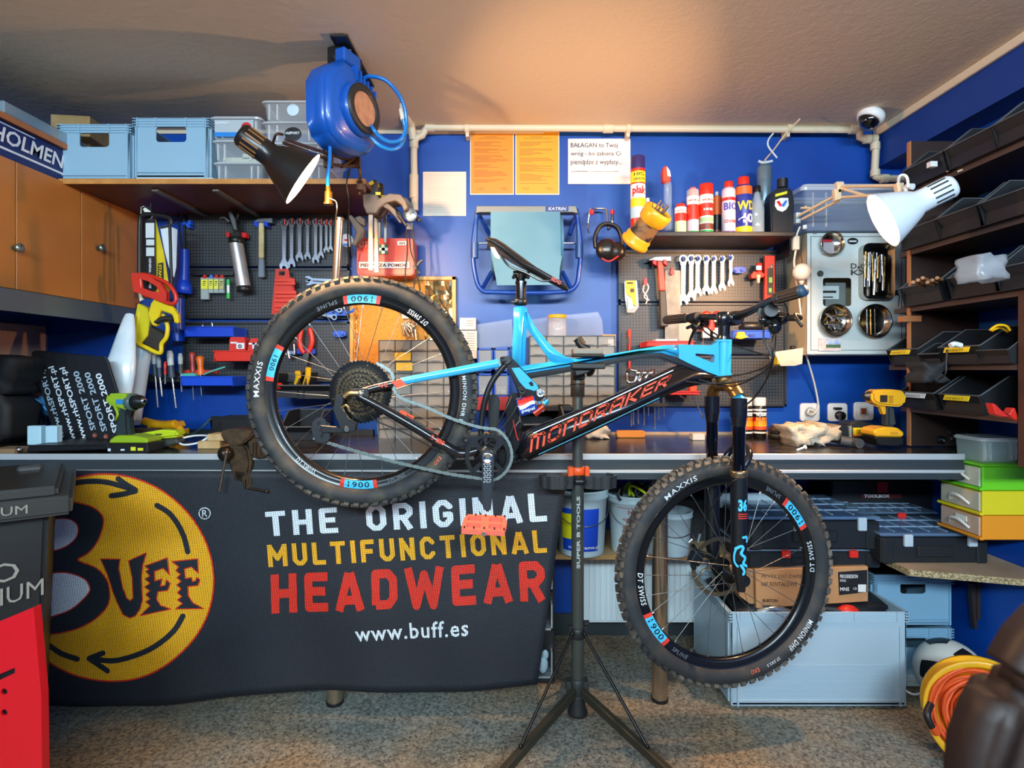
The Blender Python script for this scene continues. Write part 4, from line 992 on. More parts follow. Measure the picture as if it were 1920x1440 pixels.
for pts in ([P(676, 745, DB-.075), P(700, 785, DB-.06), P(760, 812, DB-.05), P(830, 850, DB-.03)], [P(900, 830, DB-.05), P(930, 800, DB-.05), P(952, 760, DB-.05), P(960, 742, DB-.04)], [P(990, 700, DB-.02), P(970, 760, DB-.04), P(940, 805, DB-.04), P(905, 840, DB-.04)], [P(1050, 760, DB-.012), P(1068, 760, DB-.03), P(1075, 770, DB-.03)]):
    G().tube(pts, .0024, n=6).build('cable', hose, bk)
# ================================================================ repair stand
DS = 1.93
sd_ = thing('repair_stand', 'grey tripod bicycle repair stand holding the blue mountain bike', 'stand', P(1083, 1400, DS))
pol = m('4a4f4a', .35, .5)
sx = P(1083, 0, DS).x
pz = lambda y: P(0, y, DS).z
G().cyl((sx, DS, pz(1305)), (sx, DS, pz(885)), .0215, n=24).build('lower_tube', pol, sd_)
G().cyl((sx, DS, pz(885)), (sx, DS, pz(735)), .0185, n=24).build('upper_tube', m('66665f', .3, .7), sd_)
G().cyl((sx, DS, pz(745)), (sx, DS, pz(700)), .024, n=20).cyl((sx, DS, pz(722)), (sx, DS, pz(718)), .027, n=20).fb(1073, 684, 1097, 712, DS-.03, .06).build('clamp_head', m('2c2620', .4), sd_, bevel=.004)
G().cyl((sx, DS, pz(745)), (sx, DS, pz(728)), .0225, n=20).build('rust_collar', m('5b4632', .4, .3), sd_)
G().fb(1072, 680, 1136, 692, DB-.03, .11).pp([(1072, 684), (1125, 684), (1102, 700), (1080, 706)], DB-.01, .08).build('lower_jaw', m('1b1916', .5), sd_, bevel=.004)
G().fb(1076, 664, 1134, 669, DB-.035, .09).build('upper_jaw', m('1b1916', .5), sd_, bevel=.003)
G().fb(1076, 653, 1132, 664, DB-.03, .08).build('jaw_pad', m('8d8270', .5), sd_, bevel=.003)
G().tube([P(1083, 640, DS-.03), P(1092, 650, DS-.03), P(1105, 655, DS-.03)], .012).tube([P(1082, 634, DS-.02), P(1092, 648, DS-.02)], .015).tube([P(1105, 700, DS), P(1110, 690, DB+.05), P(1106, 660, DB+.04)], .012).build('clamp_lever', m('1c1a18', .4), sd_)
for a in (0,):
    G().cyl((sx, DS, pz(875)), (sx, DS, pz(890)), .026, n=20).box((sx-.026, DS-.015, pz(883)), (.02, .03, .035)).box((sx+.030, DS-.015, pz(883)), (.016, .03, .035)).build('quick_release', m('e8541c', .4), sd_, bevel=.003)
G().cyl((sx, DS, pz(890)), (sx, DS, pz(905)), .026, n=20).cyl((sx-.012, DS-.035, pz(899)), (sx+.014, DS-.035, pz(899)), .010, n=12).build('collar', bks, sd_)
def scallop(cx, r0, r1, D, y0, y1, a0, a1):
    g = G(); n = 30; vs = []
    for i in range(n+1):
        a = a0+(a1-a0)*i/n; rr = r1*(1+.05*math.cos(i*PI*2/5))
        for r, y in ((rr, y0), (rr*1.04, y1), (r0*1.02, y1), (r0, y0)):
            vs.append(Vector((P(cx, 0, D).x+r*math.cos(a), D+r*math.sin(a)*.75, P(0, y, D).z)))
    fs = [(i*4+j, (i+1)*4+j, (i+1)*4+(j+1) % 4, i*4+(j+1) % 4) for i in range(n) for j in range(4)]
    return g.add(vs, fs)
scallop(1046, .052, .060, DS-.01, 913, 890, PI*.75, PI*1.98).tube([P(1068, 902, DS-.02), P(1060, 905, DS-.05)], .008).build('tool_ring', m('2a2b2b', .5), sd_)
scallop(1122, .052, .060, DS-.01, 913, 890, PI*1.02, PI*2.3).tube([P(1097, 902, DS-.02), P(1104, 905, DS-.05)], .008).build('tool_ring', m('2a2b2b', .5), sd_)
g = G(); vs, fs, W_ = text2d('SUPER B TOOLS', bold=.03)
for_ = []
rr = .0219
for v in vs:
    a = (-.006+v.y*.012)/rr; z = pz(1062)+(v.x/W_)*(pz(928)-pz(1062))
    for_.append(Vector((sx-math.sin(a)*rr, DS-math.cos(a)*rr-.0005, z)))
g.add(for_, fs, 0); g.build('lettering', m('a9aeab', .5), sd_)
G().cyl((sx, DS, pz(1175)), (sx, DS, pz(1195)), .0255, n=24).fb(1066, 1176, 1074, 1190, DS-.012, .024).fb(1094, 1176, 1102, 1190, DS-.012, .024).fb(1095, 1167, 1106, 1173, DS-.02, .02).build('slide_collar', m('1c1e1e', .45), sd_, bevel=.002)
G().cyl((sx, DS, pz(1270)), (sx, DS, pz(1300)), .026, n=24).fb(1062, 1280, 1072, 1300, DS-.02, .04).fb(1094, 1280, 1104, 1300, DS-.02, .04).build('leg_hub', m('2a2d2b', .45), sd_, bevel=.002)
G().lathe([(.0, 0), (.034, 0), (.034, .008), (.029, .022), (.026, .04), (.022, .06)], (sx, DS, pz(1337)), (0, 0, 1), 28).build('rubber_foot', m('141516', .6), sd_)
hubz = pz(1290)
ends = [Vector((-.193, 1.45, .016)), Vector((.613, 1.45, .016)), Vector((sx*1.24, DS*1.24, .016))]
for e in ends:
    a = Vector((sx, DS, hubz))+(e-Vector((sx, DS, hubz))).normalized()*.02
    d = (e-a); Rm = d.to_track_quat('Z', 'Y').to_matrix()
    G().box((a+e)/2, (.022, .030, d.length), Rm).build('leg', m('3b3a30', .4, .5), sd_, bevel=.003)
    c0 = Vector((sx, DS, pz(1182)))+Vector(((e-a).x, (e-a).y, 0)).normalized()*.032; c1 = a.lerp(e, .46)+Vector((0, 0, .018))
    G().cyl(c0, c1, .005, n=8).sph(c1, .008, 8).sph(c0, .008, 8).build('strut', m('1b1a18', .35, .5), sd_)
    G().box(e-Vector((0, 0, .004)), (.028, .036, .02), Rm).build('foot_cap', black, sd_, bevel=.002)
# ================================================================ lamps
def bulbmat(): 
    return m((1, .50, .20), .5, emit=LAMP)
LAMP = 1450
def desk_lamp(name, lab, Mc, n, col, slotcol, R):
    n = Vector(n).normalized(); t = thing(name, lab, 'lamp', Mc)
    prof = [(R, 0), (R*.97, .006), (R*.72, .055), (R*.50, .095), (R*.40, .108), (R*.385, .13), (R*.385, .20), (R*.33, .208), (0, .209)]
    s = G().lathe([(r, -z) for r, z in prof], Mc, n, 40).build('lamp_shade', col, t)
    i2 = G().lathe([(r*.96, -z-.001) for r, z in prof[:6]]+[(0, -.13)], Mc, n, 40).build('shade_lining', m('f2efe8', .6), s)
    g = G(); x, y = frame_of(n)
    for k in range(14):
        a = 2*PI*k/14; d = x*math.cos(a)+y*math.sin(a)
        R3 = Matrix((n, d.cross(n)*-1, d)).transposed()
        g.box(Mc-n*.165+d*(R*.387), (.05, .005, .003), R3)
    g.build('vent_slots', slotcol, s)
    G().sph(Mc-n*.045, .030, 12).build('bulb', m((1, .56, .26), .5, emit=LAMP), t)
    return t, n
l1, n1 = desk_lamp('desk_lamp', 'black spring arm lamp, lit, in front of the clear boxes on the left shelf', P(569, 336, 1.72), (.766, .33, -.527), m('1c1714', .3), m('8a5a2c', .5), .093)
brz = m('4a3524', .4, .6)
a0 = P(530, 255, 1.68); k0 = P(615, 288, 1.95); k1 = P(622, 300, 1.97)
G().tube([P(536, 262, 1.68), P(575, 275, 1.80), k0], .0055, k=1).tube([P(532, 268, 1.69), P(575, 284, 1.81), P(612, 298, 1.95)], .0055, k=1).fb(606, 284, 622, 312, 1.95, .02).tube([P(512, 268, 1.68), P(518, 252, 1.66), P(530, 252, 1.68)], .004).build('upper_arm', brz, l1)
G().tube([k0, P(645, 298, 2.05), P(668, 300, 2.12)], .006, k=1).tube([P(615, 308, 1.96), P(650, 312, 2.06), P(672, 308, 2.12)], .006, k=1).tube([P(640, 312, 2.03), P(672, 292, 2.13)], .008).fb(655, 292, 674, 312, 2.1, .02).tube([P(672, 310, 2.12), P(676, 330, 2.14), P(673, 342, 2.16)], .006).build('lower_arm', brz, l1)
G().tube([P(655, 318, 2.1), P(650, 345, 2.12), P(654, 380, 2.15), P(652, 440, 2.3), P(655, 500, 2.4)], .003).tube([P(608, 284, 1.95), P(606, 273, 1.94), P(612, 270, 1.94), P(618, 284, 1.96)], .0035).build('power_cord', black, l1)
G().fb(668, 338, 680, 356, 2.165, .05).cyl(P(674, 352, 2.19), P(674, 366, 2.19), .006).build('clamp', brz, l1, bevel=.002)
l2, n2 = desk_lamp('desk_lamp', 'white spring arm lamp, lit, in front of the meter cabinet', P(1655, 413, 1.80), (-.83, .32, -.43), m('dfe6ea', .3), m('30343a', .6), .094)
crm = m('e3c9a4', .45)
g = G()
J = [P(1500, 395, 2.42), P(1573, 360, 2.2), P(1690, 350, 1.88)]
for (a, b, o) in ((P(1498, 404, 2.40), P(1568, 366, 2.2), 0), (P(1504, 411, 2.40), P(1576, 374, 2.2), 0), (P(1575, 350, 2.2), P(1690, 348, 1.88), 1), (P(1578, 370, 2.2), P(1640, 366, 2.0), 1), (P(1574, 352, 2.2), P(1626, 368, 2.05), 1)):
    g.cyl(a, b, .006, n=8)
g.build('arm', crm, l2)
for x, y, D in ((1571, 364, 2.2), (1576, 350, 2.2), (1689, 352, 1.86)):
    G().pp([(x-7, y-10), (x+7, y-10), (x+8, y+8), (x-4, y+12)], D-.01, .02).build('joint', crm, l2, bevel=.002)
G().cyl(P(1502, 390, 2.41), P(1530, 390, 2.35), .0045).cyl(P(1510, 388, 2.41), P(1520, 395, 2.38), .006).build('spring', crm, l2)
G().tube([P(1684, 348, 1.86), P(1686, 332, 1.84), P(1694, 328, 1.83), P(1701, 334, 1.82), P(1703, 352, 1.82)], .0045).cyl(P(1700, 350, 1.84), P(1712, 350, 1.82), .010).cyl(P(1697, 352, 1.84), P(1700, 368, 1.8), .006).build('tilt_bracket', white, l2)
G().fb(1493, 398, 1502, 418, 2.43, .03).cyl(P(1509, 422, 2.42), P(1509, 430, 2.42), .009).build('clamp', white, l2, bevel=.002)
G().tube([P(1500, 425, 2.42), P(1494, 440, 2.42), P(1496, 448, 2.42)], .0035).tube([P(1494, 460, 2.42), P(1489, 490, 2.44), P(1492, 520, 2.46), P(1498, 560, 2.5), P(1505, 620, 2.52), P(1512, 665, 2.55), P(1526, 715, 2.6), P(1534, 755, 2.63), P(1532, 768, 2.62), P(1523, 778, 2.615), P(1515, 775, 2.61), P(1518, 768, 2.61), P(1527, 771, 2.61)], .0042).build('power_cord', m('e8e2d4', .5), l2)
G().fb(1488, 442, 1500, 468, 2.41, .02).build('cord_switch', m('cfc9b8', .5), l2, bevel=.003)
# ---- hose reel
D0 = 1.97
hr = thing('hose_reel', 'blue ceiling mounted air hose reel with black bracket above the left lamp', 'hose reel', P(650, 280, D0))
hb_ = m('0d50a6', .35, coat=.2)
cR = P(646, 208, D0); an = math.radians(-24)
Rz = Matrix.Rotation(an, 3, 'Z')
def RP(x, y, z): return cR+Rz @ Vector((x, y, z))
out = [(-.05, .150), (.05, .150), (.085, .12), (.13, .06), (.14, 0), (.13, -.08), (.09, -.13), (.02, -.148), (-.06, -.148), (-.11, -.125), (-.135, -.08), (-.138, .05), (-.11, .10)]
def shell(g, x0, x1, s0, s1, mi=0):
    n = len(out); a = [RP(x0, p[0]*s0, p[1]*s0) for p in out]; b = [RP(x1, p[0]*s1, p[1]*s1) for p in out]
    g.add(a+b, [(i, (i+1) % n, n+(i+1) % n, n+i) for i in range(n)], mi); return a, b
g = G(); lv = [(-.060, .80), (-.052, .97), (-.045, 1), (.0, 1.0), (.028, 1.0), (.040, .93), (.058, .80)]
for (xa, sa_), (xb, sb) in zip(lv, lv[1:]): a, b = shell(g, xa, xb, sa_, sb)
n = len(out); g.add([RP(-.060, p[0]*.8, p[1]*.8) for p in out], [tuple(range(n))[::-1]]); g.add([RP(.058, p[0]*.8, p[1]*.8) for p in out], [tuple(range(n))])
g.build('housing', hb_, hr, weld=True, bevel=.012, seg=3, sm=True)
g = G()
for i in range(6): g.box(RP(.047, -.005+i*.02, .118-i*.009), (.03, .007, .05), Rz.to_4x4().to_3x3())
g.build('cooling_ribs', hb_, hr)
ax3 = Rz @ Vector((1, 0, 0))
G().lathe([(0, 0), (.086, 0), (.09, .006), (.088, .024), (.082, .03)], RP(.055, .0, -.01), ax3, 40).build('side_ring', hb_, hr)
G().lathe([(.082, .022), (.084, .034), (.074, .040), (.060, .038), (.056, .032)], RP(.055, .0, -.01), ax3, 40).build('black_ring', m('20201f', .5), hr)
G().lathe([(.058, .033), (.02, .036), (.008, .034), (0, .034)], RP(.055, .0, -.01), ax3, 40).build('label_disc', m('c08a66', .5, col2='a97456', cs=40), hr)
g = G().box(RP(-.02, .0, .185), (.04, .055, .075), Rz).box(RP(.015, .0, .175), (.045, .09, .05), Rz)
g.build('housing_neck', hb_, hr, bevel=.006)
ztop = 2.376
pt_ = P(652, 78, 1.92)
G().box((RP(-.02, -.03, 0).x, RP(-.02, -.03, 0).y, 2.30), (.05, .012, .15), Rz).box((RP(.02, .03, 0).x, RP(.02, .05, 0).y, 2.29), (.012, .05, .16), Rz).box((cR.x+.01, 2.05, ztop-.004), (.06, .34, .008), Matrix.Rotation(-.02, 3, 'Z')).cyl(RP(-.022, -.04, .178), RP(-.022, -.028, .178), .012, n=14).tube([RP(.02, 0, .20), RP(.035, 0, .235), RP(.02, .0, .25)], .006).build('ceiling_bracket', m('17181a', .4), hr, bevel=.001)
blueh = m('1468b8', .2)
G().tube([P(682, 148, 1.99), P(695, 143, 1.97), P(725, 152, 1.97), P(752, 185, 2.0), P(762, 225, 2.02), P(755, 258, 2.02), P(735, 266, 2.0), P(715, 258, 1.97), P(700, 242, 1.95), P(696, 232, 2.0)], .0068, n=10).tube([P(694, 256, 1.98), P(712, 272, 1.99), P(735, 280, 2.02), P(752, 272, 2.04), P(760, 250, 2.04), P(756, 222, 2.03)], .0068, n=10).build('loop_hose', blueh, hr)
G().cyl(P(756, 225, 2.03), P(752, 206, 2.04), .009, n=10).cyl(P(752, 208, 2.04), P(752, 196, 2.06), .006, n=10).build('hose_coupling', m('d8d4c4', .4), hr)
G().tube([P(619, 262, 1.92), P(618, 300, 1.92), P(615, 330, 1.92), P(615, 352, 1.92)], .0066, n=10).build('supply_hose', blueh, hr)
br = m('b3802e', .25, .9)
G().cyl(P(615, 350, 1.92), P(616, 362, 1.92), .008).cyl(P(616, 360, 1.92), P(616, 380, 1.92), .013, n=14).cyl(P(616, 380, 1.92), P(616, 384, 1.92), .016, n=14).build('brass_fitting', br, hr)
G().tube([P(618, 372, 1.91), P(630, 378, 1.91), P(632, 392, 1.91), P(630, 408, 1.93), P(634, 412, 1.95)], .0025).build('wire_hook', steel, hr)
# metal tube hanging from the hook
tag(G().cyl(P(637, 411, 1.95), P(628, 560, 1.97), .0135, n=16).cyl(P(637, 409, 1.95), P(637, 414, 1.95), .015, n=16).build('blow_tube', m('8f8478', .25, .9)), 'long grey metal tube hanging below the blue hose reel in front of the pegboard', 'tube')
# ================================================================ makers of repeated things (all in local coordinates)
def peg_fn(base, hole):
    def fn(nt, b):
        L = nt.links.new; tc = nt.nodes.new('ShaderNodeTexCoord'); sp = nt.nodes.new('ShaderNodeSeparateXYZ'); L(tc.outputs['Object'], sp.inputs[0])
        outs = []
        for ax in (0, 2):
            a = nt.nodes.new('ShaderNodeMath'); a.operation = 'MULTIPLY'; a.inputs[1].default_value = 1/.0145; L(sp.outputs[ax], a.inputs[0])
            f = nt.nodes.new('ShaderNodeMath'); f.operation = 'FRACT'; L(a.outputs[0], f.inputs[0])
            s_ = nt.nodes.new('ShaderNodeMath'); s_.operation = 'SUBTRACT'; s_.inputs[1].default_value = .5; L(f.outputs[0], s_.inputs[0])
            p = nt.nodes.new('ShaderNodeMath'); p.operation = 'POWER'; p.inputs[1].default_value = 2; L(s_.outputs[0], p.inputs[0]); outs.append(p)
        ad = nt.nodes.new('ShaderNodeMath'); ad.operation = 'ADD'; L(outs[0].outputs[0], ad.inputs[0]); L(outs[1].outputs[0], ad.inputs[1])
        r = nt.nodes.new('ShaderNodeValToRGB'); r.color_ramp.elements[0].position = .055; r.color_ramp.elements[1].position = .085
        r.color_ramp.elements[0].color = (*lin(hole), 1); r.color_ramp.elements[1].color = (*lin(base), 1)
        L(ad.outputs[0], r.inputs[0]); L(r.outputs[0], b.inputs['Base Color']); b.inputs['Roughness'].default_value = .45
    return node_mat('perforated_sheet', fn)
pegm = peg_fn('3b3d40', '08090b'); pegf = m('26292d', .45)
def pegboard(x0, x1, rows, D, lab):
    t = thing('pegboard', lab, 'pegboard', P((x0+x1)/2, rows[-1][1], D))
    for y0, y1 in rows:
        o = G().fb(x0+3, y0+3, x1-3, y1-3, D, .012).build('perforated_panel', pegm, t)
        g = G()
        for a in ((x0, y0, x1, y0+4), (x0, y1-4, x1, y1), (x0, y0, x0+4, y1), (x1-4, y0, x1, y1)): g.fb(*a, D-.010, .022)
        g.build('frame', pegf, t)
        for x in (x0+14, x1-14):
            G().sph(P(x, y0+9, D-.002), .004, 8).build('screw', steel, t)
    return t
def spanner(L, w, mat=chrome):
    """combination spanner hanging from its ring, origin at the ring centre"""
    g = G(); ro = w*.5; t = .006
    vs, fs = fill2d([circ(0, 0, ro, 20), circ(0, 0, ro*.62, 12)])
    for s in (-1, 1): g.add([Vector((v.x, s*t/2, v.y)) for v in vs], fs if s < 0 else [tuple(reversed(f)) for f in fs])
    for r in (ro, ro*.62):
        pl = circ(0, 0, r, 20); n = 20; g.add([Vector((p[0], -t/2, p[1])) for p in pl]+[Vector((p[0], t/2, p[1])) for p in pl], [(i, (i+1) % n, n+(i+1) % n, n+i) for i in range(n)], 0, True)
    sw = w*.24
    g.prism([(-sw*1.5, -ro*.9), (sw*1.5, -ro*.9), (sw, -ro*1.6), (sw*.85, -L+w*.9), (sw*1.7, -L+w*.45), (-sw*1.7, -L+w*.45), (-sw*.85, -L+w*.9), (-sw, -ro*1.6)], (0, 0, 0), UX, UZ, t*.8)
    jaw = [(-.50, .1), (-.42, .42), (0, .60), (.42, .42), (.50, .1), (.46, -.30), (.24, -.46), (.16, -.05), (0, .10), (-.2, .05), (-.30, -.40), (-.46, -.25)]
    a = .25; jaw = [((x*math.cos(a)-y*math.sin(a))*w*1.05, (x*math.sin(a)+y*math.cos(a))*w*1.05-L) for x, y in jaw]
    return g.prism(jaw, (0, 0, 0), UX, UZ, t)
def spray_can(lab, px, py0, py1, pw, D, body, cap, bands=(), text=None, shoulder=True, caph=.2, capr=.8, group='cans on the black shelf', tcol=white, nm='spray_can'):
    """bottom at py1, top at py0, width pw pixels"""
    b = P(px, py1, D); t = P(px, py0, D); Ht = t.z-b.z; r = pw*D/F/2
    th = thing(nm, lab, 'can', b, group); bh = Ht*(1-caph)
    G().lathe([(0, 0), (r*.93, 0), (r, .003), (r, bh-r*.45), (r*.93, bh-r*.3), (r*.78 if shoulder else r, bh-.001), (0, bh)], b, (0, 0, 1), 24).build('can_body', body, th)
    G().lathe([(r*capr, bh), (r*capr, Ht-.004), (r*capr*.92, Ht), (0, Ht)], b, (0, 0, 1), 20).build('cap', cap, th)
    for z0, z1, mt in bands:
        G().lathe([(r+.0006, Ht*z0), (r+.0006, Ht*z1)], b, (0, 0, 1), 24).build('label_band', mt, th)
    if text:
        for tx, z0, hh, wd, tm in text:
            vs, fs, W_ = text2d(tx, bold=.03); o = []
            for v in vs:
                a = (v.x/W_-.5)*wd*1.6; o.append(Vector((b.x+math.sin(a)*(r+.0014), D-math.cos(a)*(r+.0014), b.z+Ht*z0+v.y*Ht*hh)))
            G().add(o, fs).build('lettering', tm, th)
    return th
def crate(w, d, h, mt, lab, nm='storage_crate', handle=(.30, .70, .60, .86), group=None, stripes=False):
    """euro crate, origin bottom centre front, +y away"""
    t = thing(nm, lab, 'crate', (0, 0, 0), group)
    th = .004; g = G(); x0, x1 = -w/2, w/2; ins = .012
    pl = [[(x0+ins, 0), (x1-ins, 0), (x1-.004, h), (x0+.004, h)]]
    if handle: pl.append([(x0+w*a, h*b) for a, b in [(q[0], q[1]) for q in rrect(handle[0], handle[2], handle[1], handle[3], .05)]])
    vs, fs = fill2d(pl)
    g.add([Vector((v.x, 0, v.y)) for v in vs], fs); g.add([Vector((v.x, th, v.y)) for v in vs], [tuple(reversed(f)) for f in fs])
    if handle:
        q = pl[1]; n = len(q); g.add([Vector((p[0], 0, p[1])) for p in q]+[Vector((p[0], th, p[1])) for p in q], [(i, n+i, n+(i+1) % n, (i+1) % n) for i in range(n)])
    g.box((0, d-th/2, h/2), (w-.01, th, h)); g.box((x0+.008, d/2, h/2), (th, d, h)); g.box((x1-.008, d/2, h/2), (th, d, h)); g.box((0, d/2, .008), (w-.02, d, .006))
    g.build('body', mt, t)
    g = G()
    for i in range(4):
        z = h-.003-i*.0105
        g.box((0, .001, z), (w+.006, .010, .003)); g.box((x0, d/2, z), (.010, d, .003)); g.box((x1, d/2, z), (.010, d, .003)); g.box((0, d, z), (w+.006, .010, .003))
    for u in (.06, .30, .70, .94): g.box((x0+w*u, -.001, h-.018), (.004, .008, .036))
    g.build('rim', mt, t)
    g = G()
    for u in (.045, .955): g.box((x0+w*u, -.002, h*.42), (.006, .008, h*.84)); 
    g.box((0, -.003, .022), (w*.92, .008, .003)); g.box((x1-.004, .02, h*.45), (.008, .006, h*.85)); g.box((x0+.004, .02, h*.45), (.008, .006, h*.85))
    if stripes:
        for i in range(14): g.box((0, -.001, .04+i*.0085), (w*.84, .003, .002))
    g.build('moulded_ribs', mt, t)
    g = G().box((0, d/2, .004), (w*.93, d*.95, .012)); g.build('base', mt, t, bevel=.002)
    return t
def clear_box(w, d, h, lab, group=None, lid=True, nm='clear_box', tint='d5e0e6', a=.3):
    t = thing(nm, lab, 'box', (0, 0, 0), group); mt = clear(tint, a); g = G(); s = .90
    def ring(z, k, r): return [Vector((x*k, d/2+y*k, z)) for x, y in rrect(-w/2, -d/2, w/2, d/2, r, 4)]
    lv = [ring(0, s, .02), ring(.004, s+.01, .02), ring(h*.86, .97, .02), ring(h*.88, 1, .02)]
    n = len(lv[0]); v = sum(lv, [])
    g.add(v, [(k*n+i, k*n+(i+1) % n, (k+1)*n+(i+1) % n, (k+1)*n+i) for k in range(3) for i in range(n)], 0, True); g.add(lv[0], [tuple(range(n))[::-1]])
    g.build('body', mt, t)
    g = G()
    for u in (-.42, -.28, .28, .42): g.box((w*u*.93, .010, h*.45), (.004, .010, h*.75))
    g.build('wall_ribs', clear('f2f6f8', .5), t)
    if lid:
        v = ring(h*.86, 1.03, .022)+ring(h*.93, 1.04, .022)+ring(h*.95, 1.0, .02)+ring(h*1.0, .97, .02)
        G().add(v, [(k*n+i, k*n+(i+1) % n, (k+1)*n+(i+1) % n, (k+1)*n+i) for k in range(3) for i in range(n)]).add(v[-n:], [tuple(range(n))]).build('lid', clear('eef3f5', min(.9, a+.12)), t)
    return t
def stack_bin(w, d, h, mt, lab, group=None):
    t = thing('stacking_bin', lab, 'bin', (0, 0, 0), group); k = .0022
    side = [(.02, 0), (d, 0), (d, h), (d*.40, h), (d*.03, h*.50), (0, h*.47)]
    g = G()
    for s in (-1, 1): g.prism(side, (s*(w/2-k), 0, 0), (0, 1, 0), (0, 0, 1), k)
    g.prism([(-w/2, 0), (w/2, 0), (w/2, h*.30), (-w/2, h*.30)], (0, .02, .0), UX, (0, 0, 1), k)
    g.add([(-w/2, .019, h*.28), (w/2, .019, h*.28), (w/2, 0, h*.50), (-w/2, 0, h*.50)], [(0, 1, 2, 3)]); g.add([(-w/2, .0195+k, h*.28), (w/2, .0195+k, h*.28), (w/2, k, h*.50), (-w/2, k, h*.50)], [(3, 2, 1, 0)])
    g.box((0, d-k/2, h/2), (w, k, h)); g.box((0, d/2, k/2), (w-.002, d-.02, k))
    g.build('body', mt, t)
    g = G(); rm = m('55585b', .4)
    for s in (-1, 1):
        pts = [Vector((s*(w/2), 0, h*.49)), Vector((s*(w/2), d*.03, h*.51)), Vector((s*(w/2), d*.40, h)), Vector((s*w/2, d, h))]; g.tube(pts, .0028, n=5, k=1)
    g.tube([(-w/2, 0, h*.49), (w/2, 0, h*.49)], .003, n=5, k=1); g.tube([(-w/2, d, h), (w/2, d, h)], .003, n=5, k=1)
    g.build('rim', rm, t)
    return t
def bin_label(t, w, h, mt=None, txt='WKRETY'):
    g = G(); g.box((0, -.004, h*.40), (w*.62, .002, h*.15), (-.35, 0, 0)); l = g.build('label', mt or m('f2cf1a', .5), t)
    g = G(); put_text(g, txt, (-w*.24, -.0105, h*.365), (1, 0, 0), Vector((0, -.33, .94)), w*.48, h*.06, .001); g.build('lettering', m('4a3c10', .6), l)
def drawer_cabinet(px0, py0, px1, py1, D, dep, cols, rows, lab, contents, cat='cabinet'):
    t = thing('small_parts_cabinet', lab, cat, P((px0+px1)/2, py1, D+dep/2)); fm = m('4a4d4c', .5)
    a, b = P(px0, py1, D), P(px1, py0, D); W_, H_ = b.x-a.x, b.z-a.z; cw_, ch = W_/cols, H_/rows
    g = G()
    for i in range(cols+1): g.box((a.x+cw_*i, D+dep/2, a.z+H_/2), (.003, dep, H_))
    for j in range(rows+1): g.box((a.x+W_/2, D+dep/2, a.z+ch*j), (W_, dep, .003))
    g.box((a.x+W_/2, D+dep, a.z+H_/2), (W_, .003, H_)); g.build('frame', fm, t)
    proto = None; pc_ = {}
    for j in range(rows):
        for i in range(cols):
            c = (a.x+cw_*(i+.5), D+.004, a.z+ch*(j+.5))
            if proto is None:
                g = G().box((0, 0, 0), (cw_-.006, .003, ch-.006)).box((0, -.006, -ch*.30), (cw_*.5, .012, .003)).box((0, -.001, ch*.38), (cw_-.010, .004, .003)).box((cw_*.45, dep*.4, 0), (.002, dep*.8, ch*.7)).box((-cw_*.45, dep*.4, 0), (.002, dep*.8, ch*.7))
                LOC['_'] = Vector(); pr = G(); pr.__dict__ = g.__dict__
                LOC[t.name], sv = Vector(), LOC[t.name]; proto = pr.build('drawer', clear('a6aaa8', .5, .2), t); LOC[t.name] = sv; o = proto
            else: o = proto.copy(); C.objects.link(o)
            o.location = Vector(c)-LOC[t.name]
            col = contents[(i*7+j*3) % len(contents)]
            if col:
                if col not in pc_:
                    g = G(); rnd = random.Random(hash(col) % 97)
                    for q in range(10): g.box((rnd.uniform(-.4, .4)*cw_, rnd.uniform(.012, .05), -ch*.28+rnd.uniform(0, ch*.3)), (cw_*.16, .012, ch*.13), (rnd.random()*3, rnd.random()*3, rnd.random()))
                    LOC[o.name] = Vector(); pc_[col] = g.build('contents', m(col, .5), o, kind='stuff'); 
                else: q = pc_[col].copy(); C.objects.link(q); q.parent = o
    return t
# ================================================================ left shelf load
crm_ = m('8fb2c6', .5)
ctz = uz+.018
for (x0, x1, y0, y1, Dd, dep, lab) in ((108, 246, 224, 331, 2.215, .36, 'blue grey crate with a cardboard box in it, at the left end of the shelf'), (250, 392, 217, 330, 2.215, .36, 'blue grey crate beside the stack of clear boxes')):
    w = (x1-x0)*Dd/F; h = (y1-y0)*Dd/F
    c = crate(w, dep, h, crm_, lab, group='blue grey crates on the wall shelf'); place(c, ((x0+x1)/2*Dd/F-960*Dd/F, Dd, ctz+.012 if x0 > 200 else ctz))
tag(G().box((0, 0, 0), (.15, .16, .26), (0, .0, .12)).build('cardboard_box', m('a98a5c', .8, col2='937548', cs=12), bevel=.002), 'open cardboard box sticking out of the left grey crate', 'box').location = (P(148, 0, 2.38).x, 2.40, ctz+.05)
lm = G().fb(254, 328, 400, 334, 2.21, .30).build('tray', m('d8dcd8', .4), bevel=.003); tag(lm, 'flat white tray under the second grey crate', 'tray'); lm.location.z = ctz+.001
nano = clear_box(.205, .26, .094, 'clear box with a blue and white label, on top of the shorter stack', 'clear boxes on the wall shelf')
place(nano, (P(443, 0, 2.25).x, 2.24, ctz+.176))
g = G().box((-.005, .003, .045), (.155, .002, .068)); g.build('label', m('aeb8bd', .5), nano)
G().box((-.005, .0015, .020), (.155, .002, .018)).build('label_stripe', m('1e7fd0', .5), nano)
G().lathe([(0, .001), (.021, 0)], (.045, .0005, .048), (0, -1, 0), 20).build('label_stripe', m('cc2a28', .5), nano)
g = G(); put_text(g, 'NANO', (-.078, .0005, .060), UX, UZ, .056, .012, .002, bold=.02); g.build('lettering', white, nano)
b2 = clear_box(.20, .26, .088, 'clear box in the middle of the shorter stack on the shelf', 'clear boxes on the wall shelf'); place(b2, (P(446, 0, 2.25).x, 2.24, ctz+.088))
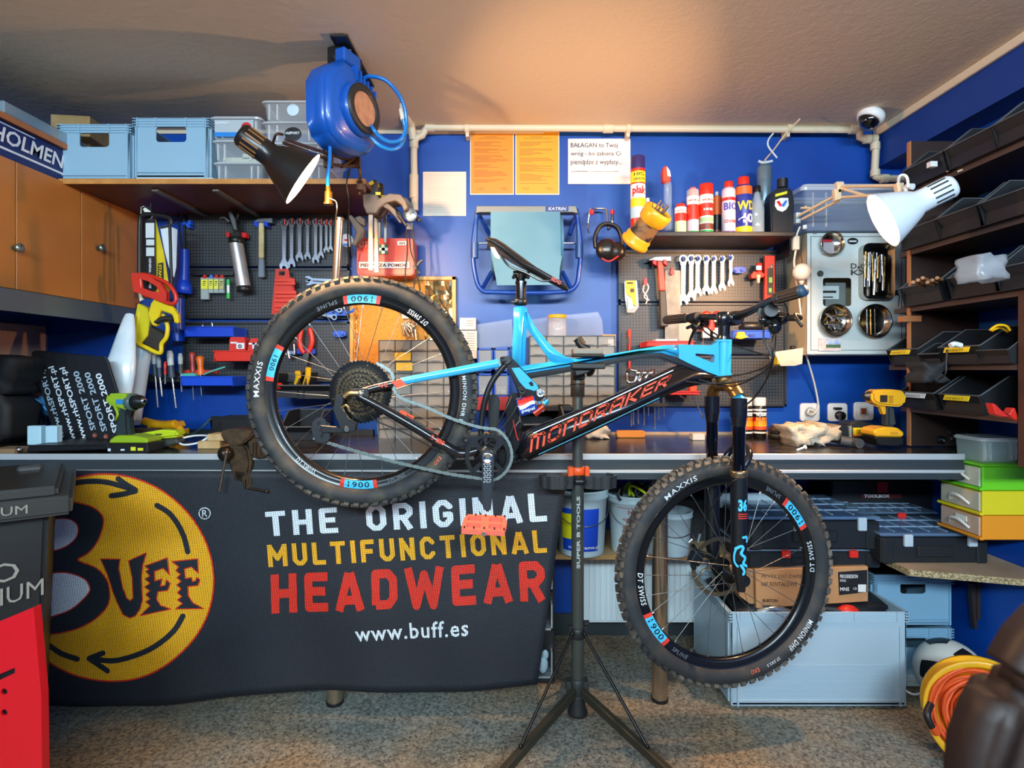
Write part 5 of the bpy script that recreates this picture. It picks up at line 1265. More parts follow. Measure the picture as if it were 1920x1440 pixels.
b3 = clear_box(.20, .26, .088, 'clear box at the foot of the shorter stack on the shelf', 'clear boxes on the wall shelf'); place(b3, (P(448, 0, 2.25).x, 2.24, ctz))
G().box((0, .12, .02), (.15, .16, .02)).box((.03, .1, .035), (.05, .12, .02)).build('contents', m('c8c9a8', .6), b2)
G().box((-.02, .12, .018), (.12, .16, .02), (0, 0, .3)).build('contents', m('c9c4b4', .6), b3)
big = clear_box(.245, .30, .083, 'large clear box with a white oval sticker, topmost on the taller stack', 'clear boxes on the wall shelf')
bx = P(550, 0, 2.25).x
place(big, (bx, 2.24, ctz+.2505))
cc = [('large clear box with a black oval sticker, second from top of the taller stack', .167), ('large clear box third from the top of the taller stack', .0835), ('large clear box at the foot of the taller stack behind the black lamp', 0)]
bigs = [dup(big, (bx+.004*i, 2.24, ctz+z), label=l) for i, (l, z) in enumerate(cc)]
G().lathe([(0, .001), (.024, 0)], (0, .006, .046), (0, -1, 0), 24).build('sticker', m('c9dbe4', .5), big)
G().lathe([(0, .001), (.034, 0)], (0, .006, .042), (0, -1, 0), 24).build('sticker', black, bigs[0]).scale = (1, 1, .8)
g = G(); put_text(g, 'rhSPORT', (-.028, .004, .030), UX, UZ, .056, .011, .002, bold=.03); g.build('lettering', white, bigs[0])
# ================================================================ pegboards
pegboard(343, 655, [(398, 499), (503, 597), (603, 716)], 2.628, 'black three row pegboard under the wooden shelf on the left')
pegboard(1160, 1475, [(470, 565), (568, 664), (667, 762)], 2.628, 'black three row pegboard under the can shelf on the right')
PD = 2.60
# spanners on the left board
for i, (x, y0, y1, w) in enumerate(((533, 418, 500, 15), (547, 416, 496, 13), (562, 416, 484, 13), (577, 417, 482, 11), (592, 416, 488, 12), (602, 417, 480, 10), (612, 418, 470, 9), (620, 418, 468, 8))):
    L_ = (y1-y0)*PD/F
    o = spanner(L_, w*PD/F*1.05).build('spanner', chrome)
    o.location = o.location+P(x, y0, PD); tag(o, 'chrome combination spanner, %s in the left row' % ['largest', 'second largest', 'third largest', 'fourth', 'fifth', 'sixth', 'seventh', 'smallest'][i], 'spanner', 'chrome spanners on the left pegboard')
    h = G().tube([P(x, y0+2, PD+.02), P(x, y0+3, PD-.012), P(x+1, y0-7, PD-.016)], .003, n=6).build('peg_hook', m('d8321e', .4)); tag(h, 'small red peg hook holding the %s spanner of the left row' % ['first', 'second', 'third', 'fourth', 'fifth', 'sixth', 'seventh', 'last'][i], 'hook', 'red hooks on the left pegboard')
for i, (x, y0, y1, w) in enumerate(((1281, 486, 565, 15), (1296, 485, 558, 14), (1308, 485, 550, 13), (1324, 485, 546, 12), (1338, 485, 546, 11), (1354, 485, 540, 11), (1370, 483, 532, 10))):
    L_ = (y1-y0)*PD/F
    o = spanner(L_, w*PD/F*1.08).build('spanner', m('e6e2da', .22, 1))
    o.location = o.location+P(x, y0, PD); tag(o, 'bright combination spanner, %s in the right row' % ['largest', 'second largest', 'third largest', 'fourth', 'fifth', 'sixth', 'smallest'][i], 'spanner', 'bright spanners on the right pegboard')
    h = G().tube([P(x, y0+2, PD+.02), P(x, y0+3, PD-.012), P(x, y0-6, PD-.016)], .0035, n=6).build('peg_hook', m('1c4fc0', .4)); tag(h, 'small blue peg hook of the %s spanner in the right row' % ['first', 'second', 'third', 'fourth', 'fifth', 'sixth', 'last'][i], 'hook', 'blue hooks on the right pegboard')
def hammer(x0, x1, y, hy1, hx0, hx1, D, headm, hm, lab, gripm=None, gy=None, lean=0):
    t = thing('hammer', lab, 'hammer', P((x0+x1)/2, hy1, D))
    G().pp([(x0, y+4), (x0+(x1-x0)*.35, y-3), (x1, y-4), (x1, y+6), (x0+(x1-x0)*.7, y+6), (x0+(x1-x0)*.35, y+5)], D-.012, .024).build('head', headm, t, bevel=.002)
    my = gy or hy1
    G().pp([(hx0, y+5), (hx1, y+5), (hx1+lean*.6, my), (hx0+lean*.6, my)], D-.008, .016).build('handle', hm, t, bevel=.004)
    if gripm: G().pp([(hx0+lean*.6, my), (hx1+lean*.6, my), (hx1+1+lean, hy1), (hx0-1+lean, hy1)], D-.010, .02).build('grip', gripm, t, bevel=.004)
    for sx_ in (hx0-5, hx1+3): G().pp([(sx_-3, y+2), (sx_+4, y+4), (sx_+4, y+14), (sx_-3, y+10)], D-.02, .035).build('bracket', blueplast if headm is steel else red, t, bevel=.001)
    return t
hammer(472, 511, 412, 520, 484, 494, PD, steel, m('d6c290', .5, col2='c4ad78', cs=40), 'wooden handled hammer on blue brackets on the left pegboard', m('77808a', .4), 484)
hammer(1213, 1259, 484, 612, 1232, 1244, PD-.02, m('8e9096', .3, .9), m('e04326', .4), 'red and black handled hammer on the right pegboard', m('3a3430', .5), 545, 8)
# grease gun
gg_ = thing('grease_gun', 'silver grease gun with black lever head on the left pegboard', 'grease gun', P(455, 548, PD))
G().cyl(P(443, 456, PD-.03), P(457, 538, PD-.03), .030, n=24).build('barrel', m('c9cacb', .3, .7), gg_)
G().cyl(P(443, 446, PD-.03), P(443.5, 457, PD-.03), .033, n=24).cyl(P(457, 537, PD-.03), P(458, 547, PD-.03), .032, n=24).pp([(428, 450), (436, 435), (434, 418), (428, 402), (431, 396), (437, 398), (446, 420), (450, 446)], PD-.045, .025).tube([P(437, 422, PD-.04), P(446, 405, PD-.05), P(444, 393, PD-.05)], .006).build('head', m('262422', .35, .4), gg_, bevel=.001)
G().pp([(427, 397), (433, 394), (441, 412), (444, 432), (438, 430), (432, 412)], PD-.07, .012).tube([P(412, 410, PD-.04), P(420, 408, PD-.05), P(430, 416, PD-.05)], .005).build('lever', m('6f7072', .35, .6), gg_, bevel=.002)
G().pp([(424, 434), (430, 436), (430, 446), (424, 444)], PD-.02, .03).pp([(446, 435), (461, 436), (462, 445), (448, 446)], PD-.02, .03).build('bracket', red, gg_, bevel=.001)
# torch, small packs
tc_ = thing('torch', 'blue plastic torch hanging beside the saws', 'torch', P(342, 548, PD))
G().cyl(P(346, 468, PD-.03), P(345, 528, PD-.03), .020, .023, n=24).lathe([(.024, 0), (.035, .03), (.036, .06), (.033, .062)], P(345, 526, PD-.03), (-.03, 0, -1), 24).build('torch_body', blueplast, tc_)
G().cyl(P(343, 545, PD-.03), P(343, 549, PD-.03), .030, n=24).build('torch_glass', black, tc_)
G().tube([P(334, 400, PD), P(337, 430, PD-.02), P(341, 468, PD-.03)], .003).build('cord', black, tc_)
rail = G().fb(358, 511, 437, 516, PD, .02).build('hook_rail', dsteel); tag(rail, 'narrow metal rail with hooks above the blade packs on the left pegboard', 'rail')
for i, (x, w, y1, c, l) in enumerate(((383, 14, 561, 'e6df3a', 'larger clear blade pack with a yellow card, leftmost under the rail'), (395, 9, 549, 'e9e44a', 'small clear pack with a yellow card beside the larger pack'), (405, 9, 549, 'ece650', 'small clear pack with yellow card in the middle under the rail'), (415, 9, 549, 'c9b878', 'small clear pack with a tan card beside the green tube'))):
    t = thing('blade_pack', l, 'pack', P(x, y1, PD), 'small packs hanging under the metal rail')
    G().fb(x-w/2, 520, x+w/2, y1, PD-.02, .014).build('sleeve', clear('cfd8d4', .5), t, bevel=.001); G().fb(x-w/2+.5, 524, x+w/2-.5, 542, PD-.023, .003).build('card', m(c, .5), t)
    G().fb(x-2, 527, x+2, 529, PD-.025, .002).fb(x-3, 531, x+2, 532, PD-.025, .002).fb(x-3, 534, x+1, 535, PD-.025, .002).build('print', m('4a4a30', .5), t)
    G().pp([(x-4, 521), (x-1, 515), (x+3, 516), (x+4, 522)], PD-.02, .012).build('hook', [red, m('3a78c8', .4), red, red][i], t)
gt = thing('green_tube', 'slim green ended clear tube hanging right of the blade packs', 'tube', P(428, 559, PD))
G().cyl(P(428, 534, PD-.015), P(428, 550, PD-.015), .0075, n=12).build('tube_body', clear('e8f0ea', .7), gt); G().cyl(P(428, 524, PD-.015), P(428, 535, PD-.015), .0085, n=12).cyl(P(428, 549, PD-.015), P(428, 560, PD-.015), .0085, n=12).build('cap', m('1fb04a', .4), gt)
# blue corner hooks
for i, (x, y, l) in enumerate(((350, 419, 'blue peg clip at the upper left corner of the left pegboard'), (636, 626, 'blue twin clip low on the left pegboard beside the cork board'), (632, 586, 'blue wall clip rack holding pliers at the middle left pegboard'), (1387, 506, 'blue twin clip right of the spanners on the right pegboard'))):
    t = G().pp([(x-12, y-4), (x-6, y-6), (x+6, y-6), (x+12, y-4), (x+12, y+3), (x+6, y+6), (x-6, y+6), (x-12, y+3)] if i else [(x-8, y-6), (x, y), (x+4, y-7), (x+7, y-7), (x+6, y+8), (x+1, y+8)], PD-.01, .03).fb(x-9, y-1, x-4, y+2, PD-.02, .02).fb(x+3, y-1, x+8, y+2, PD-.02, .02).build('tool_clip', m('1f56cc', .4), bevel=.001); tag(t, l, 'clip')
tag(G().fb(604, 582, 648, 592, PD-.02, .03).tube([P(648, 587, PD-.03), P(660, 584, PD-.04), P(664, 578, PD-.04)], .006).build('clip_rack', m('2b5cc4', .4), bevel=.002), 'long blue clip rack behind the rear tyre on the left pegboard', 'rack')
# red spanner rack
rr_ = thing('spanner_rack', 'red plastic rack holding seven small spanners beside the rear tyre', 'rack', P(535, 590, PD))
vs, fs = fill2d([[tuple((P(x, y, PD).x, P(x, y, PD).z)) for x, y in pl] for pl in ([(521, 506), (545, 506), (549, 530), (556, 560), (560, 590), (513, 590), (516, 560), (519, 530)], [(527, 510), (538, 510), (538, 518), (527, 518)])])
G().add([Vector((v.x, PD-.025, v.y)) for v in vs], fs).pp([(519, 520), (547, 520), (558, 588), (513, 588)], PD-.02, .018).build('rack_body', m('d83018', .4), rr_)
for y, a in ((524, 2), (530, 3), (547, 4), (554, 4), (562, 3), (572, 4), (580, 3)):
    G().pp([(515, y), (552+(y-524)*.12, y-2), (552+(y-524)*.12, y+4), (515, y+4)], PD-.035, .008).build('rack_rib', m('ec3a1e', .4), rr_)
for i, (y, x0, l) in enumerate(((523, 500, 34), (529, 502, 30), (547, 508, 26), (554, 507, 26), (562, 494, 40), (566, 495, 40), (578, 486, 50))):
    o = spanner(.16, .026).build('spanner', chrome); o.location = o.location+P(0, 0, 0)
    o.rotation_euler = (0, PI/2+.06+(.03*i), 0); c = P(x0+2, y, PD-.045)
    me_o = o.location.copy(); o.location = (c.x+.17+me_o.z*0, c.y, c.z+.0)
    tag(o, 'small chrome spanner lying across the red rack, %s from the top' % ['first', 'second', 'third', 'fourth', 'fifth', 'sixth', 'seventh'][i], 'spanner', 'small spanners in the red rack')
# trays on the left board
def tray(x0, y0, x1, y1, D, dep, mt, lab, nm='tray'):
    a, b = P(x0, y1, D), P(x1, y0, D); w = b.x-a.x; h = b.z-a.z; cx_ = (a.x+b.x)/2; k = .0025; g = G()
    g.pp([(x0, y0), (x1, y0), (x1-3, y1), (x0+5, y1)], D, k); g.box((cx_, D+dep, a.z+h/2), (w, k, h)); g.box((cx_, D+dep/2, a.z+k/2), (w*.92, dep, k))
    for s in (-1, 1): g.box((cx_+s*(w/2-.004), D+dep/2, a.z+h/2), (k, dep, h))
    g.box((cx_, D-.002, b.z), (w+.004, .006, .004))
    return tag(g.build(nm, mt), lab, 'tray')
tray(345, 613, 440, 632, 2.50, .11, blueplast, 'blue tray in the upper part of the lowest left pegboard row')
tray(338, 706, 438, 724, 2.46, .15, m('0c47c8', .4), 'blue tray holding a red screwdriver and an orange handle under the left pegboard')
rt = tray(400, 658, 486, 678, 2.46, .15, m('e02c16', .4), 'red tray with small red boxes on the left pegboard')
tag(G().tube([P(380, 612, 2.54), P(382, 606, 2.54), P(396, 604, 2.54), P(398, 612, 2.54)], .003).build('wire_hook', chrome), 'bent chrome wire hook standing in the upper blue tray', 'hook')
for i, (x0, y0, x1, y1, a, l) in enumerate(((430, 632, 460, 657, 0, 'red carton with a white panel standing in the red tray'), (464, 634, 486, 657, .25, 'tilted red carton beside the rear tyre in the red tray'))):
    t = thing('carton', l, 'box', P((x0+x1)/2, y1, 2.52))
    q = [(x0, y0+8), (x0+2, y0), (x1-3, y0), (x1, y0+8), (x1, y1), (x0, y1)]
    if a: q = [(x+(y1-y)*.2, y) for x, y in q]
    G().pp(q, 2.50, .04).build('carton_body', m('da2c1a', .5), t); G().fb((x0+x1)/2-2, y1-14, x1-2, y1-3, 2.498, .002).fb(x0+2, y0+9, x0+14, y0+12, 2.498, .002).build('label', white, t)
    G().lathe([(.004, 0), (.008, 0), (.008, .001), (.004, .001)], P((x0+x1)/2+5, y1-8, 2.497), (0, -1, 0), 14).build('label_mark', black, t)
# pliers
def pliers(x, y, sc, D, lab, c, up=1, grp=None):
    t = thing('pliers', lab, 'pliers', P(x, y, D), grp)
    for s in (-1, 1):
        pts = [P(x+s*q[0]*sc, y+up*q[1]*sc, D+s*.003) for q in ((3, 0), (9, -8), (13, -25), (10, -45), (8, -52))]
        G().tube(pts, lambda u: .009+.004*math.sin(u*PI), n=10, flat=(Vector((0, 1, 0)), .7)).build('handle', c, t)
    G().pp([(x-5*sc, y), (x+5*sc, y), (x+6*sc, y+up*8*sc), (x+2*sc, y+up*26*sc), (x-2*sc, y+up*26*sc), (x-6*sc, y+up*8*sc)], D-.006, .012).build('jaw', m('5d5a55', .35, .9), t, bevel=.001)
    return t
pliers(573, 662, .9, PD-.01, 'red handled pliers hanging point down inside the rear wheel view', m('d8301c', .4))
tag(G().fb(556, 654, 590, 664, PD-.005, .03).build('tool_clip', blueplast, bevel=.002), 'blue clip holding the red handled pliers', 'clip')
tag(G().tube([P(548, 640, PD-.02), P(540, 655, PD-.02), P(543, 672, PD-.02)], .008).tube([P(551, 645, PD-.02), P(552, 665, PD-.02)], .006).fb(534, 658, 552, 664, PD-.02, .02).build('cutter', chrome), 'chrome cutter hanging left of the red pliers', 'cutter')
# screwdrivers in a black holder
hd_ = tag(G().fb(268, 702, 336, 717, 2.50, .10).fb(300, 696, 345, 716, 2.52, .08).build('tool_holder', blackm, bevel=.003), 'black screwdriver holder left of the lower blue tray', 'holder')
for i, (x, y0, y1, ty, w, dx, c1, c2, l) in enumerate(((288, 657, 704, 764, 10, 8, '8a9498', '1c2a38', 'grey and dark blue screwdriver leftmost in the holder'), (297, 668, 707, 743, 9, 7, '77848c', '1d3350', 'slate blue screwdriver second in the holder'), (310, 677, 702, 720, 6, 0, 'd0301e', 'b81f12', 'short red screwdriver in the middle of the holder'), (318, 657, 708, 765, 12, 12, 'b8bdbb', '2b3c4e', 'large pale grey screwdriver with a dark grip in the holder'), (338, 662, 700, 735, 9, 3, '9ba6a4', '2c3438', 'grey screwdriver at the right of the holder'))):
    t = thing('screwdriver', l, 'screwdriver', P(x, y1, 2.47), 'screwdrivers in the black holder')
    ym = y0+(y1-y0)*.55; D_ = 2.47
    G().lathe([(0, 0), (w*.0008, .002), (w*.00118, .02), (w*.00105, (ym-y0)*D_/F)], P(x, y0, D_), P(x+dx*.4, y1, D_)-P(x, y0, D_), 16).build('handle', m(c1, .4), t)
    G().cyl(P(x+dx*.2, ym, D_), P(x+dx*.4, y1, D_), w*.0010, w*.0012, n=14).build('grip', m(c2, .5), t)
    G().cyl(P(x+dx*.4, y1, D_), P(x+dx, ty, D_), .0042, n=10).build('shaft', chrome, t)
for i, (x, y0, y1, ty, w, c, l) in enumerate(((360, 660, 697, 750, 10, 'a5322a', 'red and black screwdriver standing in the lower blue tray'), (375, 667, 703, 742, 13, 'ef6a12', 'orange handled awl standing in the lower blue tray'))):
    t = thing('screwdriver', l, 'screwdriver', P(x, y1, 2.50)); D_ = 2.50
    G().lathe([(0, 0), (w*.0009, .001), (w*.0013, .012), (w*.0009, .05), (w*.0012, (y1-y0)*D_/F)], P(x, y0, D_), (0.05, 0, -1), 16).build('handle', m(c, .4), t)
    G().cyl(P(x, y1, D_), P(x+3, ty, D_), .003, n=8).build('shaft', chrome, t)
tag(G().fb(343, 694, 405, 700, 2.50, .03).build('red_rail', m('d03a24', .4), bevel=.002), 'flat red plastic strip lying in the lower blue tray', 'strip')
tag(G().tube([P(382, 702, 2.48), P(400, 695, 2.48), P(422, 688, 2.5)], .004).fb(340, 700, 366, 705, 2.47, .03).build('scalpel', m('4fb0a0', .4)), 'thin teal handled cutter lying across the lower blue tray', 'cutter')
# saws
sw = thing('hand_saw', 'yellow and black toothed hand saw in a printed black sleeve', 'saw', P(290, 680, 2.4)); SD = 2.40
G().pp([(265, 388), (284, 386), (290, 412), (292, 540), (284, 560), (268, 560), (262, 540)], SD, .004).build('sleeve', m('17171a', .4), sw)
G().fb(273, 418, 289, 446, SD-.003, .002).fb(274, 449, 289, 460, SD-.003, .002).fb(274, 464, 289, 480, SD-.003, .002).build('label', m('d9dcdc', .5), sw)
G().pp([(264, 388), (270, 386), (272, 560), (262, 565), (259, 545)], SD+.008, .004).build('sleeve_edge', m('e4dfc0', .5), sw)
g = G(); put_text(g, 'GENERAL PURPOSE', P(280, 484, SD), (0, 0, -1), UX, .13, .010, .003, bold=.02, shear=.1); g.build('lettering', white, sw)
G().pp([(268, 392), (272, 389), (282, 396), (284, 405), (274, 402)], SD-.004, .003).build('sleeve_print', m('efeede', .5), sw)
G().pp([(257, 568), (272, 575), (300, 585), (318, 600), (330, 612), (336, 600), (334, 580), (326, 566), (318, 560), (324, 550), (332, 556)][:2]+[(275, 577), (280, 600), (275, 630), (262, 645), (255, 640), (251, 600)], SD-.02, .03).build('handle_back', m('d3c21a', .4), sw, bevel=.004)
hy = m('e3c510', .4)
G().tube([P(262, 585, SD-.015), P(258, 610, SD-.015), P(256, 640, SD-.015), P(275, 652, SD-.015), P(300, 662, SD-.015), P(303, 645, SD-.015), P(312, 632, SD-.015), P(314, 610, SD-.015), P(305, 590, SD-.015)], .009, n=10).build('handle_rim', hy, sw)
G().pp([(266, 590), (280, 594), (283, 612), (300, 620), (310, 632), (305, 648), (300, 660), (280, 652), (262, 640), (262, 610)], SD-.01, .03).build('handle', m('2c231c', .5), sw, bevel=.005)
s2 = thing('hand_saw', 'yellow hand saw with a black lettered blade in front of the hacksaw', 'saw', P(310, 600, SD))
G().pp([(290, 405), (296, 430), (308, 480), (318, 545), (300, 560), (288, 555)], SD+.012, .003).build('blade', m('dfc51b', .4, col2='c9b21a', cs=30), s2)
G().pp([(296, 494), (306, 492), (307, 540), (302, 546), (295, 540)], SD+.010, .003).build('logo_patch', black, s2)
g = G(); put_text(g, 'STANLEY', P(298, 496, SD+.009), (0, 0, -1), UX, .095, .013, .002, bold=.03); g.build('lettering', hy, s2)
G().pp([(282, 568), (290, 558), (320, 572), (332, 590), (334, 606), (326, 606), (322, 590), (300, 582), (292, 612), (284, 610), (276, 590)], SD-.045, .026).build('handle', hy, s2, bevel=.005)
G().tube([P(292, 605, SD-.035), P(305, 598, SD-.035), P(325, 598, SD-.035)], .012).build('grip', m('25211c', .5), s2)
hk = thing('hacksaw', 'hacksaw with a black tube frame and a red handle over the saws', 'saw', P(300, 570, SD))
vs, fs = fill2d([[tuple((P(x, y, SD).x, P(x, y, SD).z)) for x, y in pl] for pl in ([(264, 517), (275, 516), (300, 524), (318, 535), (329, 552), (329, 566), (318, 569), (285, 556), (268, 550)], [(278, 526), (296, 532), (310, 541), (316, 551), (300, 550), (282, 543)])])
G().add([Vector((v.x, SD-.062, v.y)) for v in vs], fs).add([Vector((v.x, SD-.045, v.y)) for v in vs], [tuple(reversed(f)) for f in fs]).tube([P(x, y, SD-.054) for x, y in [(264, 517), (275, 516), (300, 524), (318, 535), (329, 552), (329, 566), (318, 569), (285, 556), (268, 550)]], .0085, closed=True, k=3).build('handle', m('cc2a18', .35), hk)
G().tube([P(262, 530, SD-.03), P(262, 420, SD-.02), P(268, 404, SD-.02), P(285, 402, SD-.02), P(318, 408, SD-.02), P(321, 420, SD-.02)], .009, n=10, k=3).cyl(P(318, 410, SD-.02), P(322, 540, SD-.03), .006).build('frame', black, hk)
G().tube([P(283, 360, SD), P(283, 392, SD-.01), P(286, 405, SD-.03), P(280, 412, SD-.03)], .0022, n=6).build('hanging_wire', steel, hk)
tag(G().pp([(300, 425), (314, 422), (332, 430), (330, 500), (326, 520), (318, 505), (308, 470)], SD+.03, .003).pp([(300, 425), (315, 422), (315, 426), (301, 429)], SD+.027, .002, 1).build('spare_blade', [m('d9e2ea', .4), black]), 'white cardboard sheet hanging behind the hacksaw frame', 'card')
# white rolls in plastic, leaning
rl = m('bcd2dc', .25, col2='dfe9ee', cs=9, coat=.5, bump=.5, bs=25)
tag(G().tube([P(243, 590, 2.35), P(228, 680, 2.30), P(208, 790, 2.28)], lambda u: .018+.045*min(1, u*1.8), n=20, flat=(Vector((0, 1, 0)), .5)).build('film_roll', rl), 'tall tapering roll of clear plastic film leaning left of the saws', 'roll')
tag(G().cyl(P(267, 650, 2.44), P(245, 795, 2.42), .038, n=28).build('paper_roll', m('c8dbe4', .3, coat=.4, bump=.4, bs=18)), 'white roll wrapped in plastic leaning beside the tall film roll', 'roll')
tag(G().cyl(P(333, 640, 2.58), P(333, 560, 2.58), .03, n=20).cyl(P(333, 622, 2.58), P(333, 616, 2.58), .036, n=20).build('blue_tube', m('0b3fae', .3)), 'dark blue plastic tube standing left of the lowest pegboard row', 'tube')
# ================================================================ bench, left part
txts = [('www.rhSPORT.pl', 100), ('www.rhSPORT.pl', 117), ('www.rhSPORT.pl', 140), ('SPORT 2000', 158), ('SPORT 2000', 176), ('SPORT 2000', 195)]
labs = ['leftmost black rack divider with white web lettering', 'second black rack divider with white web lettering', 'third black rack divider with the boldest white web lettering', 'first black divider with grey two-thousand lettering', 'second black divider with grey two-thousand lettering', 'rightmost black divider with white lettering behind the green drill']
for i, (tx, x) in enumerate(txts):
    Dq = 2.36-.035*i; t = thing('rack_divider', labs[i], 'divider', P(x+20, 850, Dq), 'black lettered dividers leaning on the bench')
    bl = 104+21*i; yb = 693+(H-ZB)*F/Dq; tl = bl-46
    q = [(bl, yb), (tl, 664+2*i), (tl+2, 659+2*i), (tl+7, 657+2*i), (tl+30, 658+2*i), (tl+37, 664+2*i), (bl+36 if i < 5 else bl+44, yb)]
    G().pp(q, Dq, .012).build('panel', m('15161a', .45), t, bevel=.002)
    g = G(); a = P(bl+21, yb-8, Dq-.002); b = P(tl+24, 680+2*i, Dq-.002)
    u = (b-a).normalized(); v = Vector((-u.z, 0, u.x))
    wt = (b-a).length
    put_text(g, tx, a if i < 3 else a+u*wt*.16, u, v, wt*.98 if i < 3 else wt*.78, .031 if i < 3 else .024, .001, bold=.02)
    g.build('lettering', m('dfe8ee' if i in (1, 2, 5) else 'a9bcc8', .5), t)
    if i in (3, 4): G().lathe([(0, 0), (.010, 0), (.010, .001)], a+u*.03+v*.012+Vector((0, -.001, 0)), (0, -1, 0), 16).build('round_mark', m('8a4a3a', .5), t)
tag(G().pp([(48, 855), (210, 850), (200, 840), (52, 842)], 2.06, .26).build('mat', black, bevel=.004), 'flat black mat under the lettered dividers', 'mat').location.z = ZB+.001
for i, (x0, x1, l) in enumerate(((50, 76, 'pale blue box left of the dividers on the bench'), (84, 106, 'pale blue box tucked against the first divider'))):
    o = tag(G().fb(x0, 805, x1, 841, 2.15, .03).build('small_box', m('b8dbe6', .5), bevel=.003), l, 'box'); o.location.z = ZB+.016
o = G().sph((0, 0, .07), .085, 16, 0, (1, .8, .8)).tube([(-.11, -.06, .05), (-.03, -.085, .09), (.03, -.08, .04), (.06, -.08, .12)], .006).build('helmet_bag', m('4a92c8', .4, col2='3a80b8', cs=8)); tag(o, 'light blue padded bag with a black strap beside the dividers', 'bag'); o.location = (P(92, 0, 2.45).x, 2.47, ZB+.09)
bagm = m('1c1a19', .7, bump=.6, bs=40)
def lump(name, x0, y0, x1, y1, D, dep, mt, lab, cat, seed=0, rough=.12):
    a, b = P(x0, y1, D), P(x1, y0, D); me = bpy.data.meshes.new(name); bm = bmesh.new(); bmesh.ops.create_cube(bm, size=1); bmesh.ops.subdivide_edges(bm, edges=bm.edges[:], cuts=5, use_grid_fill=True)
    rnd = random.Random(seed); ph = [rnd.uniform(0, 6) for _ in range(6)]
    for v in bm.verts:
        p = v.co.copy(); k = 1+rough*(math.sin(p.x*7+ph[0])*math.sin(p.z*6+ph[1])+.6*math.sin(p.x*15+p.z*11+ph[2]))-.35*max(0, p.length-.62)
        v.co = Vector((p.x*k*(b.x-a.x), p.y*k*dep, (p.z*k+.5)*(b.z-a.z)))
    zmin = min(v.co.z for v in bm.verts)
    for v in bm.verts: v.co.z -= zmin
    for f in bm.faces: f.smooth = True
    bm.to_mesh(me); bm.free(); me.materials.append(mt); o = bpy.data.objects.new(name, me); C.objects.link(o); o.location = ((a.x+b.x)/2, D+dep/2, a.z); return tag(o, lab, cat)
o = lump('tool_bag', -82, 740, 12, 838, 2.22, .16, bagm, 'large black bag on the bench at the left edge of the picture', 'bag', 1); o.location.z = ZB
o = lump('folded_jacket', -80, 668, 20, 738, 2.20, .18, m('141416', .8, bump=.5, bs=30), 'black folded jacket heaped on the black bag', 'jacket', 3, .2); o.location.z = 1.15
tag(G().fb(-20, 848, 27, 857, 2.03, .08).build('wood_offcut', m('8a6c4c', .6)), 'brown wooden offcut on the bench corner at the left edge', 'wood').location.z = ZB+.001
tag(G().cyl(P(28, 852, 2.05), P(42, 850, 2.06), .007).sph(P(36, 850, 2.05), .012, 8).build('steel_fitting', steel), 'small steel fitting beside the wooden offcut', 'fitting').location.z = ZB+.001
# lime drill
def seat(o, z=ZB+.0005): o.location.z = z; return o
ld = thing('cordless_drill', 'lime green and dark cordless drill standing on its battery on the bench', 'drill', P(240, 853, 2.10)); DL = 2.10
lime = m('8fae1c', .4); dk = m('1f2d2e', .5)
G().pp([(195, 745), (200, 738), (236, 738), (246, 745), (246, 766), (232, 768), (212, 762), (197, 758)], DL-.03, .06).build('motor_housing', lime, ld, bevel=.010, seg=2)
G().lathe([(.030, 0), (.033, .012), (.033, .025), (.028, .03)], P(242, 754, DL), (1, -.25, .0), 24).build('gear_collar', m('4a5f5a', .4), ld)
G().lathe([(.025, 0), (.027, .01), (.025, .028), (.014, .042), (.012, .046), (.006, .046)], P(252, 753, DL-.01), (1, -.3, 0), 20).build('chuck', m('242526', .35, .4), ld)
G().lathe([(.012, 0), (.012, .008), (.005, .009)], P(268, 752, DL-.028), (1, -.3, 0), 16).build('chuck_nose', chrome, ld)
G().pp([(216, 764), (238, 768), (240, 800), (242, 822), (214, 824), (214, 800), (219, 785)], DL-.022, .044).build('grip', dk, ld, bevel=.010, seg=2)
G().pp([(210, 760), (218, 764), (222, 778), (214, 790), (217, 776)], DL-.025, .05).build('grip_accent', lime, ld, bevel=.003)
G().pp([(236, 770), (246, 768), (243, 782), (238, 784)], DL-.012, .024).build('trigger', black, ld, bevel=.002)
G().pp([(203, 826), (215, 817), (245, 817), (275, 822), (276, 832), (203, 832)], DL-.045, .09).build('foot', lime, ld, bevel=.006)
G().pp([(202, 831), (276, 831), (277, 850), (262, 856), (203, 852)], DL-.048, .10).build('battery', black, ld, bevel=.005)
G().fb(245, 838, 254, 845, DL-.05, .003).fb(258, 840, 268, 845, DL-.05, .003).build('battery_mark', m('d8d92a', .5), ld)
G().fb(202, 841, 207, 846, DL-.05, .003).fb(226, 842, 233, 845, DL-.05, .003).build('battery_light', m('cfe0ea', .5), ld)
G().fb(217, 749, 236, 758, DL-.032, .003).build('badge', m('2f7fb8', .4), ld)
ls = thing('multi_tool', 'lime and black cordless multi tool lying behind the green drill', 'power tool', P(300, 845, 2.2)); q = 2.2
G().pp([(235, 818), (265, 812), (300, 806), (332, 808), (333, 820), (290, 824), (240, 834)], q-.03, .06).build('tool_body', m('b9cc1c', .4), ls, bevel=.008, seg=2)
G().pp([(268, 828), (330, 822), (334, 832), (300, 841), (275, 842)], q-.028, .055).build('tool_grip', m('3c403c', .5), ls, bevel=.006)
G().fb(291, 813, 303, 816, q-.032, .003).build('badge', m('4a4a20', .5), ls)
o = G().pp([(240, 790), (290, 788), (297, 800), (296, 816), (242, 814)], 2.32, .08).fb(268, 798, 282, 803, 2.315, .004, 1).build('brown_case', [m('3c3029', .5), white], bevel=.004); tag(o, 'brown plastic tool case behind the lime tools', 'case'); seat(o)
oy = m('e2a60c', .4)
